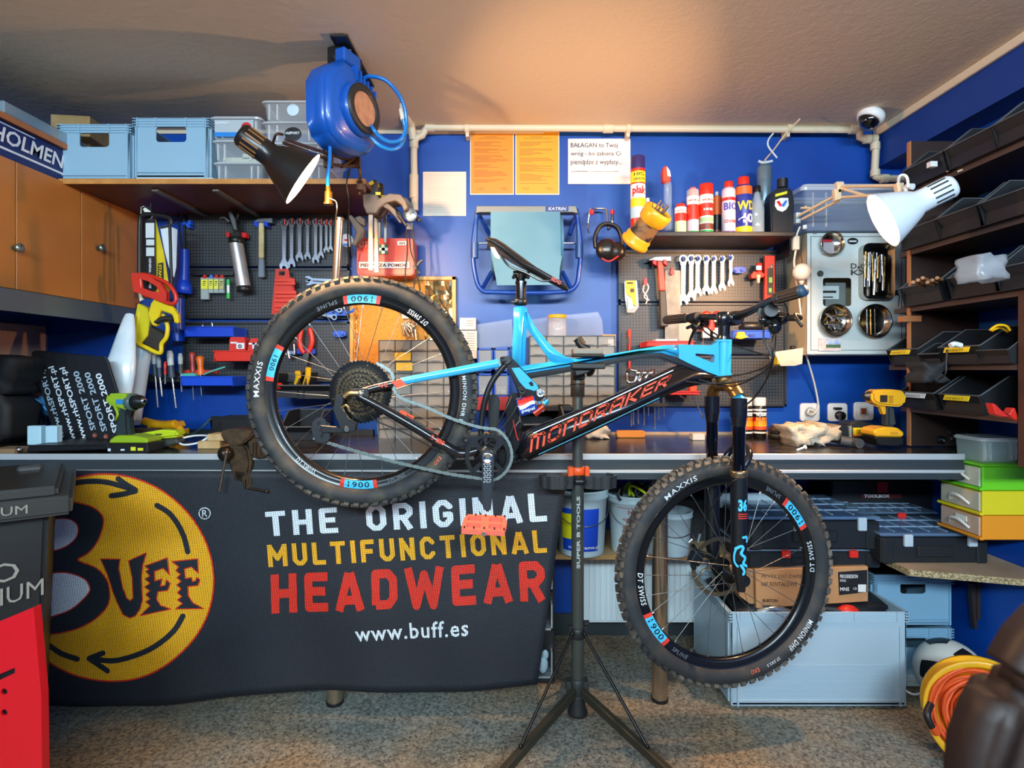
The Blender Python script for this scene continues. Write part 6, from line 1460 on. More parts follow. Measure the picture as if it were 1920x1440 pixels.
o = G().pp([(268, 774), (300, 777), (330, 776), (334, 786), (320, 796), (340, 790), (341, 808), (322, 808), (300, 800), (282, 796)], 2.38, .06).tube([P(270, 775, 2.4), P(300, 782, 2.38), P(330, 780, 2.37)], .018).tube([P(335, 790, 2.4), P(338, 800, 2.38), P(325, 806, 2.36)], .02).build('yellow_tool', oy, bevel=.003); tag(o, 'golden yellow plastic tool lying on the bench below the screwdrivers', 'power tool'); seat(o)
tag(G().tube([P(335, 815, 2.32), P(362, 813, 2.3), P(380, 800, 2.28), P(395, 785, 2.3)], .004).tube([P(333, 828, 2.2), P(345, 834, 2.18), P(372, 830, 2.18), P(390, 818, 2.2), P(365, 817, 2.24), P(340, 822, 2.22)], .004, mi=1).build('charging_cable', [m('24403c', .5), white]), 'white and dark cable looped beside the wooden blocks', 'cable')
o = G().pp([(393, 780), (425, 775), (480, 778), (500, 790), (500, 822), (400, 822)], 2.40, .006).pp([(393, 780), (400, 822), (406, 822), (400, 780)], 2.40, .14).fb(400, 818, 498, 822, 2.40, .14).fb(395, 776, 498, 780, 2.54, .004).build('open_crate', black); tag(o, 'open black plastic crate with ribbed sides behind the vise', 'crate'); seat(o)
o = tray(396, 778, 500, 822, 2.38, .16, black, 'black plastic tray standing in the open black crate'); seat(o)
wd = m('c9a878', .6, col2='b89560', cs=25)
o = tag(G().fb(370, 818, 412, 832, 2.16, .09).build('wood_block', wd, bevel=.002), 'lower pale wooden block in front of the black crate', 'wood'); seat(o)
o = tag(G().fb(388, 804, 442, 817, 2.16, .07).build('wood_block', wd, bevel=.002), 'upper pale wooden block resting on another', 'wood'); o.location.z = ZB+.0005+14*2.16/F+.001
# vise
vm = m('33291f', .45, .6, col2='5a4630', cs=30, bump=.4, bs=90)
vi = thing('bench_vise', 'worn brown iron bench vise clamped on the bench edge', 'vise', P(450, 915, 2.0)); V = 1.985
G().pp([(411, 813), (418, 806), (440, 804), (466, 806), (472, 812), (470, 822), (462, 826), (456, 833), (440, 836), (426, 835), (418, 826)], V-.01, .075).build('jaw', vm, vi, bevel=.006, seg=2)
G().pp([(425, 832), (458, 832), (466, 845), (470, 868), (466, 890), (455, 905), (440, 900), (432, 880), (424, 860)], V+.005, .05).build('slide', vm, vi, bevel=.008, seg=2)
G().pp([(462, 826), (480, 818), (490, 824), (492, 850), (505, 840), (512, 850), (496, 860), (478, 862), (468, 850)], V+.01, .06).build('fixed_jaw', vm, vi, bevel=.006, seg=2)
G().lathe([(0, .03), (.013, .03), (.018, .022), (.026, .018), (.026, 0), (.018, -.004)], P(426, 850, V), (-.35, -1, 0), 24).build('screw_boss', m('3b332b', .35, .8), vi)
G().cyl(P(425, 848, V-.03), P(411, 921, V-.03), .0045, n=10).sph(P(425, 848, V-.03), .008, 8).build('handle_bar', m('7a6a5a', .35, .8), vi)
G().pp([(432, 880), (466, 884), (472, 905), (468, 918), (458, 918), (452, 902), (438, 900)], V+.005, .045).build('clamp_leg', vm, vi, bevel=.004)
G().cyl(P(464, 898, V+.01), P(464, 916, V+.01), .008).cyl(P(464, 915, V+.01), P(500, 921, V), .0045).sph(P(500, 921, V), .007, 8).cyl(P(478, 830, V+.01), P(478, 858, V+.01), .007).build('clamp_screw', m('5a4a3a', .35, .9), vi, split=1)
# ================================================================ centre wall
fa = thing('first_aid_kit', 'red first aid case with a green cross on the wall behind the clamps', 'first aid kit', P(722, 516, 2.6)); FD = 2.52
G().prism([(P(x, y, FD).x, P(x, y, FD).z) for x, y in rrect(668, 446, 776, 516, 8)][::-1], (0, FD+.06, 0), UX, UZ, .11).build('case', m('e0371c', .35), fa, bevel=.005, seg=2)
G().fb(673, 491, 768, 503, FD-.003, .002).fb(745, 452, 762, 460, FD-.003, .002).build('label', m('f1ebe2', .5), fa, split=1)
G().fb(710, 458, 727, 476, FD-.003, .002).build('green_panel', m('2c7a44', .5), fa); G().fb(710, 464.5, 727, 470, FD-.005, .002).fb(715.5, 458, 721.5, 476, FD-.005, .002).build('white_cross', m('efeee6', .5), fa)
g = G(); put_px(g, 'PIERWSZA POMOC', 676, 500.5, 765, 494, FD-.003, .001, bold=.04)
g = G(); put_px(g, 'PIERWSZA POMOC', 676, 494, 765, 500.5, FD-.003, .001, bold=.04); g.build('lettering', m('5a1a10', .5), fa)
g = G(); put_px(g, 'vera', 748, 454, 760, 458.5, FD-.003, .001, bold=.02); g.build('lettering', m('6a3a2a', .5), fa)
g = G(); put_px(g, 'OT', 674, 453, 690, 464, FD-.001, .001, bold=.0); g.build('lettering', m('f0b8a0', .5), fa)
# bar clamps hanging from the shelf corner
cgm = m('5e564c', .5); 
def bar_clamp(lab, ox, oy, D, bar, rot=0):
    t = thing('bar_clamp', lab, 'clamp', P(ox, oy+160, D))
    G().fb(ox-4, oy-4, ox+4, bar, D, .006).build('bar', m('8c8880', .3, .9), t)
    G().pp([(ox-16, oy-34), (ox-6, oy-36), (ox+12, oy-34), (ox+14, oy-26), (ox+35, oy-36), (ox+56, oy-34), (ox+66, oy-22), (ox+70, oy-8), (ox+62, oy-2), (ox+58, oy-14), (ox+46, oy-22), (ox+30, oy-18), (ox+16, oy-8), (ox+10, oy+2), (ox-8, oy+2), (ox-14, oy-12)], D-.018, .036).build('grip_body', cgm, t, bevel=.004)
    G().pp([(ox+22, oy-20), (ox+34, oy-16), (ox+46, oy-6), (ox+50, oy+8), (ox+58, oy+18), (ox+54, oy+20), (ox+44, oy+6), (ox+34, oy-4), (ox+20, oy-12)], D-.01, .02).build('trigger', m('4d463e', .5), t, bevel=.003)
    G().pp([(ox-5, oy-46), (ox+4, oy-62), (ox+12, oy-60), (ox+12, oy-34), (ox-2, oy-34)], D-.012, .024).build('fixed_jaw', m('2a2722', .5), t, bevel=.003)
    G().pp([(ox-4, oy-56), (ox+4, oy-60), (ox+6, oy-54), (ox-2, oy-50)], D-.016, .006).fb(ox+9, oy-38, ox+18, oy-33, D-.02, .01).build('jaw_pad', m('e8c020', .4), t)
    return t
bar_clamp('large grey bar clamp with yellow tips hanging at the shelf end', 695, 398, 2.30, 506)
bar_clamp('darker bar clamp hanging behind the large grey one', 706, 404, 2.40, 510)
for i, (x, y1, c, l) in enumerate(((712, 447, 'b9b4ab', 'thin bright clamp bar'), (722, 455, 'd8d2c6', 'long bright clamp bar'))):
    tag(G().fb(x-2.5, 395, x+2.5, y1, 2.46, .006).fb(x-6, 392, x+6, 402, 2.455, .016).build('clamp_bar', m(c, .25, .9), bevel=.001), l+' hanging between the bar clamps and the first aid case', 'bar')
ap = thing('stapler', 'small grey clamp gun hanging left of the first aid case', 'clamp', P(675, 460, 2.45))
G().pp([(652, 405), (658, 402), (684, 430), (680, 445), (666, 462), (660, 458), (668, 436)], 2.44, .03).pp([(664, 408), (674, 404), (684, 410), (684, 424), (672, 418)], 2.43, .03).build('gun_body', cgm, ap, bevel=.003)
rs_ = thing('round_gauge', 'round silver gauge hanging at the clamp trigger', 'gauge', P(769, 415, 2.4))
G().lathe([(0, .008), (.025, .008), (.029, .004), (.029, -.01), (0, -.01)], P(769, 403, 2.38), (0, -1, 0), 28).build('gauge_case', m('a9bcc8', .3, .6), rs_); stroke(g := G(), [(760, 407), (768, 404), (769, 401), (777, 397)], 1, lambda p: P(p[0], p[1], 2.371), k=1, round_=False); g.build('needle', black, rs_)
G().fb(762, 418, 774, 430, 2.40, .01).sph(P(785, 412, 2.41), .012, 8).build('gauge_bracket', m('3a3a3c', .4), rs_)
rs2 = thing('badge_reel', 'round white badge with a red and blue mark hanging on the pegboard edge', 'badge', P(650, 465, 2.5))
G().lathe([(0, .004), (.029, .004), (.029, -.004), (0, -.004)], P(650, 451, 2.48), (0, -1, 0), 24).build('disc', m('d9e4ea', .4), rs2); G().prism(circ(0, 0, .018, 12, .006), P(647, 459, 2.474), UX, UZ, .002).build('blue_mark', m('2c6cc0', .5), rs2); G().prism([(-.012, 0), (0, -.006), (.012, 0), (0, .006)], P(649, 450, 2.474), UX, UZ, .002).build('red_mark', m('c8282c', .5), rs2)
for i, pts in enumerate(([(762, 430), (764, 470), (760, 510), (762, 530)], [(774, 430), (778, 480), (782, 510), (788, 545)], [(768, 430), (770, 470), (780, 500), (776, 540)], [(660, 290), (654, 340), (655, 420), (660, 480)])):
    tag(G().tube([P(x, y, 2.42+.01*i) for x, y in pts], .003+.001*(i == 1), n=6).build('cord', m('2b2320', .6)), ['black cord hanging from the round gauge, leftmost', 'black cord with a hook hanging right of the first aid case', 'black cord hanging straight under the round gauge', 'thin black cord hanging in front of the left shelf end'][i], 'cord')
tag(G().tube([P(778, 505, 2.44), P(786, 492, 2.44), P(792, 488, 2.44)], .006).tube([P(776, 498, 2.44), P(786, 512, 2.44)], .006).build('cord_clip', m('5a5a58', .4, .5)), 'grey clip on the cord beside the first aid case', 'clip')
# cork board
kb = thing('cork_board', 'cork pin board with a light wood frame behind the rear wheel', 'notice board', P(755, 760, 2.64)); KD = 2.635
G().fb(660, 524, 850, 760, KD, .008).build('cork', m('d79238', .8, col2='c07f2e', cs=120, bump=.4, bs=300), kb)
for a in ((655, 518, 855, 525), (655, 755, 855, 762), (655, 518, 662, 762), (847, 518, 855, 762)): G().fb(*a, KD-.010, .022).build('frame', m('dba552', .45), kb, bevel=.002)
g = G(); nx, ny = 10, 16; rnd = random.Random(4)
vs = [Vector((P(797+i*5, 0, 2.62).x, 2.62+rnd.uniform(-.008, .008), P(0, 527+j*8.5, 2.62).z)) for j in range(ny+1) for i in range(nx+1)]
g.add(vs, [(j*(nx+1)+i, (j+1)*(nx+1)+i, (j+1)*(nx+1)+i+1, j*(nx+1)+i+1) for j in range(ny) for i in range(nx)])
tag(g.build('foil_sheet', m('e8c88a', .15, .9)), 'crumpled reflective foil sheet pinned to the cork board', 'foil')
tag(G().fb(754, 571, 786, 597, 2.62, .002).build('note', m('e9dcc4', .6)), 'small paper note pinned to the cork board', 'note')
g = G(); rnd = random.Random(5)
for i in range(16):
    a = P(756+rnd.uniform(0, 18), 600+rnd.uniform(0, 24), 2.60); g.tube([a, a+Vector((rnd.uniform(-.03, .03), -.005, rnd.uniform(-.03, .03))), a+Vector((rnd.uniform(-.02, .02), 0, -.03))], .004, n=6, k=3)
g.tube([P(766, 598, 2.61), P(770, 585, 2.61)], .0015, n=5).tube([P(778, 618, 2.60), P(780, 640, 2.60)], .006)
tag(g.build('clip_bunch', m('b9a288', .25, .9)), 'bunch of shiny metal clips hanging on the cork board', 'clips')
g = G(); cols = [m(c, .5) for c in ('d8321e', 'e8d020', '2a9a3a', 'e8e8e0', '202020')]
for i in range(30): g.sph(P(667+2*math.sin(i), 572+i*3.6, 2.60), .0035, 6, i*7 % 5)
g.tube([P(661, 556, 2.61), P(666, 575, 2.60), P(667, 680, 2.60)], .001, n=5)
tag(g.build('bead_chain', cols, kind='stuff'), 'string of tiny coloured beads hanging at the cork board edge', 'beads')
drawer_cabinet(710, 638, 862, 826, 2.50, .13, 5, 9, 'left small parts cabinet with clear drawers seen through the rear wheel', ['d8cfae', None, 'b9b4aa', 'd8491e', 'c0a040', 'e8e0c8', None])
drawer_cabinet(993, 630, 1153, 762, 2.50, .13, 5, 7, 'right small parts cabinet with clear drawers behind the blue frame', ['d8d4c8', 'b8b8b0', 'c9c0a0', 'e8e8e0', None])
G_ = None
yd = tag(G().fb(740, 661, 770, 676, 2.49, .005).fb(743, 680, 773, 695, 2.49, .005).build('yellow_insert', m('e8b81c', .5)), 'two yellow cards in the drawers of the left parts cabinet', 'card')
# rail shelf under right cabinet
tag(G().fb(985, 763, 1160, 770, 2.49, .155).build('cabinet_shelf', m('1f2124', .5)), 'narrow dark shelf under the right parts cabinet', 'shelf')
# blue hopper bins
bb = m('0f45b4', .35)
for i, (x, y, l) in enumerate(((895, 652, 'upper left'), (926, 652, 'upper right'), (895, 700, 'lower left'), (926, 700, 'lower right'))):
    t = thing('hopper_bin', l+' blue hopper bin with a clear front behind the rear tyre', 'bin', P(x+14, y+44, 2.5), 'blue hopper bins on the back wall')
    G().fb(x, y, x+3, y+44, 2.50, .10).fb(x+26, y, x+29, y+44, 2.50, .10).fb(x, y, x+29, y+4, 2.50, .10).fb(x, y+41, x+29, y+44, 2.50, .10).fb(x, y, x+29, y+44, 2.60, .005).build('bin_body', bb, t)
    G().fb(x+3, y+5, x+26, y+40, 2.50, .003).build('clear_front', clear('b8cfe0', .35), t); G().fb(x+6, y+24, x+23, y+39, 2.53, .04).build('contents', m(['c8d0d4', 'd8dadc', 'c0c4c8', 'e4ddd0'][i], .5, col2='77706a', cs=120), t)
tag(G().fb(890, 744, 955, 770, 2.49, .11).build('red_box', m('9c2a2c', .5), bevel=.003), 'dark red box under the blue hopper bins', 'box')
for i, (a, l, c) in enumerate((((862, 596, 892, 618), 'white printed card box, upper one beside the rear tyre', 'e4dcd0'), ((862, 620, 894, 672), 'white printed leaflet stack below the upper card box', 'ddd6c8'))):
    t = thing('leaflet_box', l, 'box', P(877, a[3], 2.58)); G().fb(*a, 2.58, .06).build('box_body', m(c, .5), t); g = G()
    for k in range(3 if i == 0 else 8): g.fb(a[0]+12, a[1]+5+k*4.5, a[2]-4, a[1]+6+k*4.5, 2.578, .002)
    g.build('print', m('8a8078', .6), t)
tag(G().pp([(893, 608), (960, 598), (963, 650), (895, 656)], 2.60, .012).build('plastic_bag', clear('a8c4e8', .3), bevel=.003), 'crinkled clear plastic bag on the wall left of the seat tube', 'bag')
tag(G().pp([(985, 600), (1040, 592), (1122, 584), (1130, 600), (1132, 629), (985, 633)], 2.56, .02).build('film_case', clear('9fb4da', .35), bevel=.003), 'clear plastic sheet case standing on the right parts cabinet', 'case')
jr = thing('jar', 'clear jar with a yellow lid on the right parts cabinet', 'jar', P(1045, 631, 2.52)); jo = P(1045, 631, 2.53)
G().lathe([(0, .0), (.040, 0), (.041, .004), (.041, .080), (.036, .085), (.036, .088)], jo, (0, 0, 1), 28).build('glass', clear('e6ecf0', .35, .05), jr); G().lathe([(.041, .082), (.042, .084), (.042, .096), (.038, .098), (0, .098)], jo, (0, 0, 1), 28).build('lid', m('d8a81c', .35), jr)
cb_ = tag(G().fb(1129, 627, 1155, 650, 2.52, .06).build('cardboard_box', m('c39a68', .7), bevel=.002), 'small cardboard box at the right end of the right parts cabinet', 'box')
tag(G().fb(1140, 636, 1152, 650, 2.505, .01).build('white_tag', white), 'white tag on the small cardboard box', 'tag')
# papers
def doc(x0, y0, x1, y1, lab, mt, nm='notice', border=None, lines=(), lm_=None, D=DW-.004):
    t = thing(nm, lab, 'notice', P((x0+x1)/2, y1, D)); 
    if border: G().fb(x0-1.5, y0-1, x1+1.5, y1+2, D, .002).build('sleeve', border, t)
    G().fb(x0, y0, x1, y1, D-.0015, .0015).build('sheet', mt, t)
    if lines:
        g = G()
        for a, b, y in lines: g.fb(a, y, b, y+.9, D-.0022, .0006)
        g.build('print', lm_, t, kind='stuff')
    return t
rnd = random.Random(9)
for i, (x0, c, lc, l) in enumerate(((882, 'd8861c', '9a5a18', 'orange notice sheet with fine print in a white sleeve, the left one'), (967, 'd6961a', '8f6a20', 'yellow notice sheet with fine print in a white sleeve, beside the orange one'))):
    ln = []; y = 258
    ln.append((x0+27, x0+50, 256)); ln.append((x0+15, x0+66, 259))
    y = 266
    while y < 345:
        for k in range(rnd.choice((3, 4, 6))):
            ln.append((x0+7, x0+20+rnd.uniform(10, 54), y)); y += 2.3
            if y > 345: break
        y += 3.5
    ln += [(x0+12, x0+26, 352), (x0+14, x0+24, 355), (x0+56, x0+68, 352), (x0+57, x0+70, 355)]
    doc(x0+1, 248, x0+80, 363, l, m(c, .35), border=m('e9dcc8', .4), lines=ln, lm_=m(lc, .6))
w1 = doc(793, 322, 874, 405, 'white sheet with faint ruled lines on the wall left of the towel holder', m('dcd0c0', .5), border=None, lines=[(802, 868, y) for y in (328, 352, 356, 360, 364, 368, 373, 378, 383, 388, 393, 397)], lm_=m('cfc2b0', .6))
w2 = doc(1065, 260, 1182, 345, 'white landscape sheet with a three line handwritten style message', m('e6dad6', .5))
g = G()
put_px(g, 'BAŁAGAN to Twój', 1070, 268, 1158, 279, DW-.006, .001, bold=.0); put_px(g, 'wróg - bo zabiera Ci', 1070, 284, 1164, 294, DW-.006, .001, bold=.0); put_px(g, 'pieniądze z wypłaty...', 1070, 299, 1166, 311, DW-.006, .001, bold=.0)
put_px(g, 'masz BAŁAGAN? - to przypomnij i twoje zapłać...', 1071, 320, 1162, 323, DW-.006, .001)
g.build('lettering', m('30261f', .6), w2, kind='stuff')
# towel holder
kt = thing('towel_holder', 'blue tube wall holder with a large roll of blue paper towel', 'towel holder', P(985, 550, 2.5)); TD = 2.50
ub = m('12409a', .3)
G().tube([P(896, 392, TD), P(887, 460, TD), P(890, 510, TD), P(902, 543, TD), P(935, 548, TD), P(1045, 548, TD), P(1078, 538, TD), P(1086, 505, TD), P(1089, 460, TD), P(1080, 392, TD)], .0105, n=12, k=5).build('frame', ub, kt)
for x, s in ((890, -1), (1086, 1)): G().cyl(P(x-s*3, 398, TD), P(x-s*.5, 470, TD), .010, n=12).cyl(P(x, 456, TD), P(x, 484, TD), .017, n=14).build('side_arm', m('34548c', .35), kt)
G().pp([(893, 386), (1080, 386), (1084, 399), (1080, 400), (1075, 398), (900, 398), (892, 400)], TD-.03, .05).build('cutter_bar', m('7a7468', .35, .5), kt, bevel=.002)
G().fb(1023, 387, 1066, 396, TD-.033, .003).build('nameplate', m('1c3a88', .5), kt); g = G(); put_px(g, 'KATRIN', 1028, 388.5, 1062, 394.5, TD-.034, .001, bold=.02, shear=.2); g.build('lettering', m('c9d2dc', .5), kt)
for p, q in (((899, 405), (918, 440)), ((1068, 440), (1082, 400)), ((905, 540), (922, 510)), ((1070, 540), (1055, 510))): G().cyl(P(*p, TD+.05), P(*q, TD+.1), .010, n=8).build('wall_strut', ub, kt)
G().cyl(P(888, 456, TD+.06), P(1088, 456, TD+.06), .005, n=10).build('axle', chrome, kt)
pr = thing('paper_roll', 'large light blue paper towel roll in the wall holder', 'paper roll', P(985, 535, TD))
pblue = m('5a8aa0', .8, col2='6292a8', cs=5)
G().cyl(P(922, 460, TD+.06), P(1052, 460, TD+.06), .135, n=48).build('roll', pblue, pr)
G().pp([(920, 397), (1050, 397), (1052, 480), (1055, 480), (1054, 481), (1050, 500), (1048, 534), (932, 535), (920, 470)], TD-.082, .003).build('hanging_sheet', pblue, pr)
# hooks, ear defenders
for i, (x0, x1, l) in enumerate(((1105, 1136, 'double chrome wall hook with red tips left of the ear defenders'), (1146, 1146, 'single red tipped wall hook holding the ear defenders'))):
    t = thing('wall_hook', l, 'hook', P(x0, 436, 2.6)); g = G()
    if i == 0: g.tube([P(1104, 436, 2.5), P(1102, 425, 2.56), P(1106, 395, 2.55), P(1112, 392, 2.6), P(1134, 392, 2.6), P(1138, 400, 2.58), P(1140, 425, 2.55)], .0055, k=3)
    else: g.tube([P(1140, 430, 2.5), P(1148, 420, 2.52), P(1148, 395, 2.5)], .007, k=3)
    g.build('wire', chrome, t)
    G().cyl(P(1110 if i == 0 else 1148, 394, 2.5), P(1110 if i == 0 else 1148, 402, 2.5), .009, n=12).build('red_tip', red, t)
em = thing('ear_defenders', 'black ear defenders with red trim hanging on the wall hook', 'ear defenders', P(1140, 490, 2.45)); ED = 2.46
G().tube([P(1117, 465, ED), P(1116, 445, ED), P(1124, 426, ED), P(1140, 420, ED), P(1158, 428, ED), P(1166, 450, ED), P(1163, 470, ED)], .010, n=10, flat=(Vector((0, 1, 0)), 1.6)).build('headband', black, em)
for x, y, r in ((1137, 468, .047), (1155, 472, .042)):
    G().lathe([(0, .03), (r*.6, .03), (r*.95, .015), (r, 0), (r*.95, -.015)], P(x, y, ED-.01), (-.25, -1, 0), 24).build('ear_cup', m('1a1716', .35), em)
G().lathe([(.038, .021), (.046, .010), (.047, .006)], P(1137, 468, ED-.01), (-.25, -1, 0), 24, a0=.4, a1=2.6).tube([P(1128, 484, ED-.04), P(1142, 490, ED-.04), P(1160, 480, ED-.04)], .004).build('red_trim', m('b32a20', .4), em)
G().fb(1131, 465, 1143, 471, ED-.045, .008).build('badge', m('8f8f8a', .4), em, bevel=.001)
# ---- can shelf
cs_ = thing('can_shelf', 'black wall shelf carrying a row of spray cans', 'shelf', P(1345, 452, 2.5)); CD = 2.38
G().fb(1196, 434, 1492, 443, CD, DW-CD-.002).build('board', m('1c1a1b', .45), cs_, bevel=.003); G().fb(1235, 443, 1240, 452, 2.5, .15).fb(1480, 443, 1486, 478, 2.5, .15).build('bracket', black, cs_, split=1)
K = 2.44; zc = P(0, 434, CD).z+.0005
ybot = 693-(zc-H)*F/K
def can(px, y0, w, body, cap, lab, bands=(), **k): return spray_can(lab, px, y0, ybot, w, k.pop('D', K), body, cap, bands, **k)
cw1 = m('e8e4e0', .35); sr = m('d42a18', .35)
pk = thing('spray_can', 'tall spray can with a purple cap and yellow discount band, leftmost on the wall', 'can', P(1196, 400, 2.45), 'cans on the black shelf'); k0 = P(1196, 432, 2.42); 
pk.location = k0; LOC[pk.name] = k0.copy(); hh = (432-294)*2.42/F; rr0 = 13.5*2.42/F
G().lathe([(0, 0), (rr0*.95, 0), (rr0, .004), (rr0, hh*.82)], k0, (0, 0, 1), 28).build('can_body', sr, pk); G().lathe([(rr0*.97, hh*.82), (rr0*.97, hh*.99), (rr0*.9, hh), (0, hh)], k0, (0, 0, 1), 28).build('cap', m('2a2460', .4), pk)
for z0, z1, c in ((.63, .78, 'ecd21c'), (.42, .61, 'efe6e2'), (.30, .42, 'e8c81c'), (.15, .30, 'a9c8dc')): G().lathe([(rr0+.0006, hh*z0), (rr0+.0006, hh*z1)], k0, (0, 0, 1), 28).build('label_band', m(c, .4), pk)
g = G(); 
def wrap(g, t, c, r, z0, h_, wd, mi=0, tilt=0, **k):
    vs, fs, W_ = text2d(t, **k); g.add([Vector((c.x+math.sin((v.x/W_-.5)*wd)*r, c.y-math.cos((v.x/W_-.5)*wd)*r, c.z+z0+v.y*h_+(v.x/W_)*tilt)) for v in vs], fs, mi); return g
wrap(g, '10%', k0, rr0+.0015, hh*.715, hh*.045, 1.5, bold=.02); wrap(g, 'GRATIS', k0, rr0+.0015, hh*.655, hh*.035, 1.6, bold=.02); g.build('lettering', m('30281c', .5), pk)
g = G(); wrap(g, 'plak', k0, rr0+.0015, hh*.44, hh*.14, 2.0, bold=.04); g.build('lettering', m('c41f1f', .5), pk)
can(1214, 372, 9, m('c9b890', .4), white, 'narrow beige can behind the yellow roll holder, second on the wall', caph=.15)
can(1276, 383, 21, m('b9cfa0', .4), sr, 'short white and green can with a red cap, at the left end of the shelf', ((.42, .68, sr), (.68, .88, cw1), (.0, .06, m('1f8a4a', .4))), caph=.14, text=(('WÜRTH', .72, .05, 1.2, sr),), capr=.78)
c3 = can(1299, 352, 22, m('b9a6c8', .35), m('d8606a', .4), 'slim can with a clear cap over a red nozzle, second on the shelf', ((.30, .62, sr), (.62, .80, cw1), (.0, .06, m('1f8a4a', .4))), caph=.20, text=(('WÜRTH', .68, .05, 1.2, sr),), capr=.5)
G().lathe([(.0255, .155), (.026, .19), (.022, .196), (0, .197)], P(1299, ybot, K), (0, 0, 1), 24).build('clear_cap', clear('f0e8e0', .35), c3)
can(1324, 346, 26, cw1, sr, 'wide red capped white can with a green base, third on the shelf', ((.35, .60, sr), (.0, .07, m('1f8a4a', .4)), (.22, .32, m('7fb48a', .4)), (.08, .20, m('5a2a20', .4))), caph=.22, text=(('WÜRTH', .64, .05, 1.1, sr), ('HHS', .45, .05, .8, white)), capr=.97, shoulder=False)
can(1344, 360, 16, black, m('d8dcda', .4), 'black and orange can with a white nozzle behind the others', ((.45, .88, m('e2641c', .4)), (.0, .10, m('7a3a2a', .4))), caph=.1, capr=.4, D=2.5)
can(1366, 341, 25, m('c8c4d4', .35), sr, 'silver can with blue lettering and a red cap, fourth on the shelf', ((.0, .05, m('6a4a8a', .4)), (.62, .68, sr)), caph=.12, text=(('BIO', .44, .14, 1.3, m('3a3aa0', .5)), ('CHAIN', .20, .06, 1.2, m('b03a2a', .5))), capr=.62)
wd4 = can(1394, 333, 30, m('20308c', .35), sr, 'blue and yellow can with a red cap, widest on the shelf', ((.68, .82, m('e2611c', .4)), (.02, .12, m('e8c41c', .4))), caph=.14, text=(('WD', .40, .16, 1.4, m('ecc81c', .5)), ('40', .18, .16, 1.2, white)), capr=.68)
bt_ = thing('bottle', 'clear bottle with a black cap beside the blue and yellow can', 'bottle', P(1419, ybot, K), 'cans on the black shelf')
G().lathe([(0, 0), (.028, 0), (.030, .006), (.030, .10), (.022, .14), (.012, .175), (.011, .185)], P(1419, ybot, K), (0, 0, 1), 24).build('glass', clear('b8ccd8', .4, .05), bt_); G().lathe([(.016, .185), (.016, .21), (.013, .212), (0, .212)], P(1419, ybot, K), (0, 0, 1), 18).build('cap', black, bt_)
G().lathe([(.0305, .03), (.0305, .10)], P(1419, ybot, K), (0, 0, 1), 12, a0=-2.6, a1=-1.6).build('label', m('c96a3a', .5), bt_)
fm_ = can(1433, 303, 26, m('7f97a4', .3, .6), m('b8c8d0', .3), 'tall steel foam can with a white straw on top', ((.35, .45, m('a8b8c0', .4)),), caph=.05, capr=.5, D=2.52)
G().tube([P(1433, 302, 2.5), P(1436, 298, 2.5), P(1450, 282, 2.5), P(1475, 248, 2.48), P(1500, 223, 2.46)], .0035, n=6, k=1).build('straw', m('d8b890', .4), fm_); G().tube([P(1422, 302, 2.49), P(1432, 305, 2.49), P(1448, 302, 2.49)], .006).tube([P(1450, 250, 2.48), P(1441, 262, 2.48), P(1441, 275, 2.48), P(1457, 296, 2.48)], .004, n=6).build('nozzle', m('c8d4da', .4), fm_)
om = thing('oil_bottle', 'black engine oil bottle with a white shield label at the right end of the shelf', 'bottle', P(1467, ybot, K), 'cans on the black shelf')
G().pp([(1447, ybot), (1445, 375), (1449, 360), (1459, 352), (1474, 350), (1486, 354), (1490, 375), (1489, ybot)], K-.03, .07).build('bottle_body', m('141517', .35), om, bevel=.006, seg=2); G().cyl(P(1467, 352, K), P(1467, 336, K), .022, n=20).build('cap', black, om)
G().pp([(1454, 364), (1476, 358), (1476, 363), (1454, 369)], K-.033, .002).build('yellow_label', m('e8e01c', .5), om)
G().pp([(1454, 375), (1464, 371), (1478, 371), (1479, 385), (1474, 393), (1467, 397), (1458, 394), (1453, 386)], K-.033, .002).build('shield_label', m('dfe6e8', .5), om)
G().pp([(1456, 378), (1461, 376), (1466, 384), (1463, 388)], K-.035, .001).build('red_mark', red, om); G().pp([(1472, 376), (1477, 376), (1470, 388), (1465, 386)], K-.035, .001).build('blue_mark', m('2a6ad0', .5), om)
# gun-shaped sprayer standing in the tilted yellow holder
yh = thing('roll_holder', 'tilted yellow plastic tube holder with printed sleeve in front of the can shelf', 'holder', P(1200, 475, 2.25)); YD = 2.27; ye = m('dca01c', .35)
a0, b0 = P(1192, 452, YD+.02), P(1236, 395, YD-.06); ax_ = (b0-a0).normalized(); Ly = (b0-a0).length
G().lathe([(0, -.02), (.052, -.02), (.060, -.012), (.060, 0), (.054, .006), (.056, .02), (.050, .03)], a0, ax_, 32).build('lower_collar', ye, yh)
G().lathe([(.050, .03), (.046, Ly-.06)], a0, ax_, 32).build('printed_sleeve', m('7a5a38', .5, col2='1e1a24', cs=22, thr=(.45, .55)), yh)
G().lathe([(.046, Ly-.06), (.056, Ly-.05), (.060, Ly-.02), (.060, Ly), (.052, Ly+.004), (.046, Ly-.004), (.046, Ly-.05)], a0, ax_, 32).build('upper_collar', ye, yh)
G().lathe([(.0455, Ly-.008), (.040, Ly-.04), (0, Ly-.045)], a0, ax_, 32).build('tube_lining', m('5a5550', .5), yh)
g = G(); x_, y_ = frame_of(ax_)
for i in range(7): a = i*.9; g.cyl(b0-ax_*.03+x_*.02*math.cos(a)+y_*.02*math.sin(a), b0+ax_*.035+x_*.02*math.cos(a)+y_*.02*math.sin(a), .0025, n=6)
tag(g.build('wire_bundle', m('8a8a8a', .3, .8)), 'bundle of short grey wires standing in the tilted yellow holder', 'wires')
sb = thing('spray_bottle', 'clear spray bottle with a red trigger head behind the yellow holder', 'bottle', P(1250, 433, 2.5))
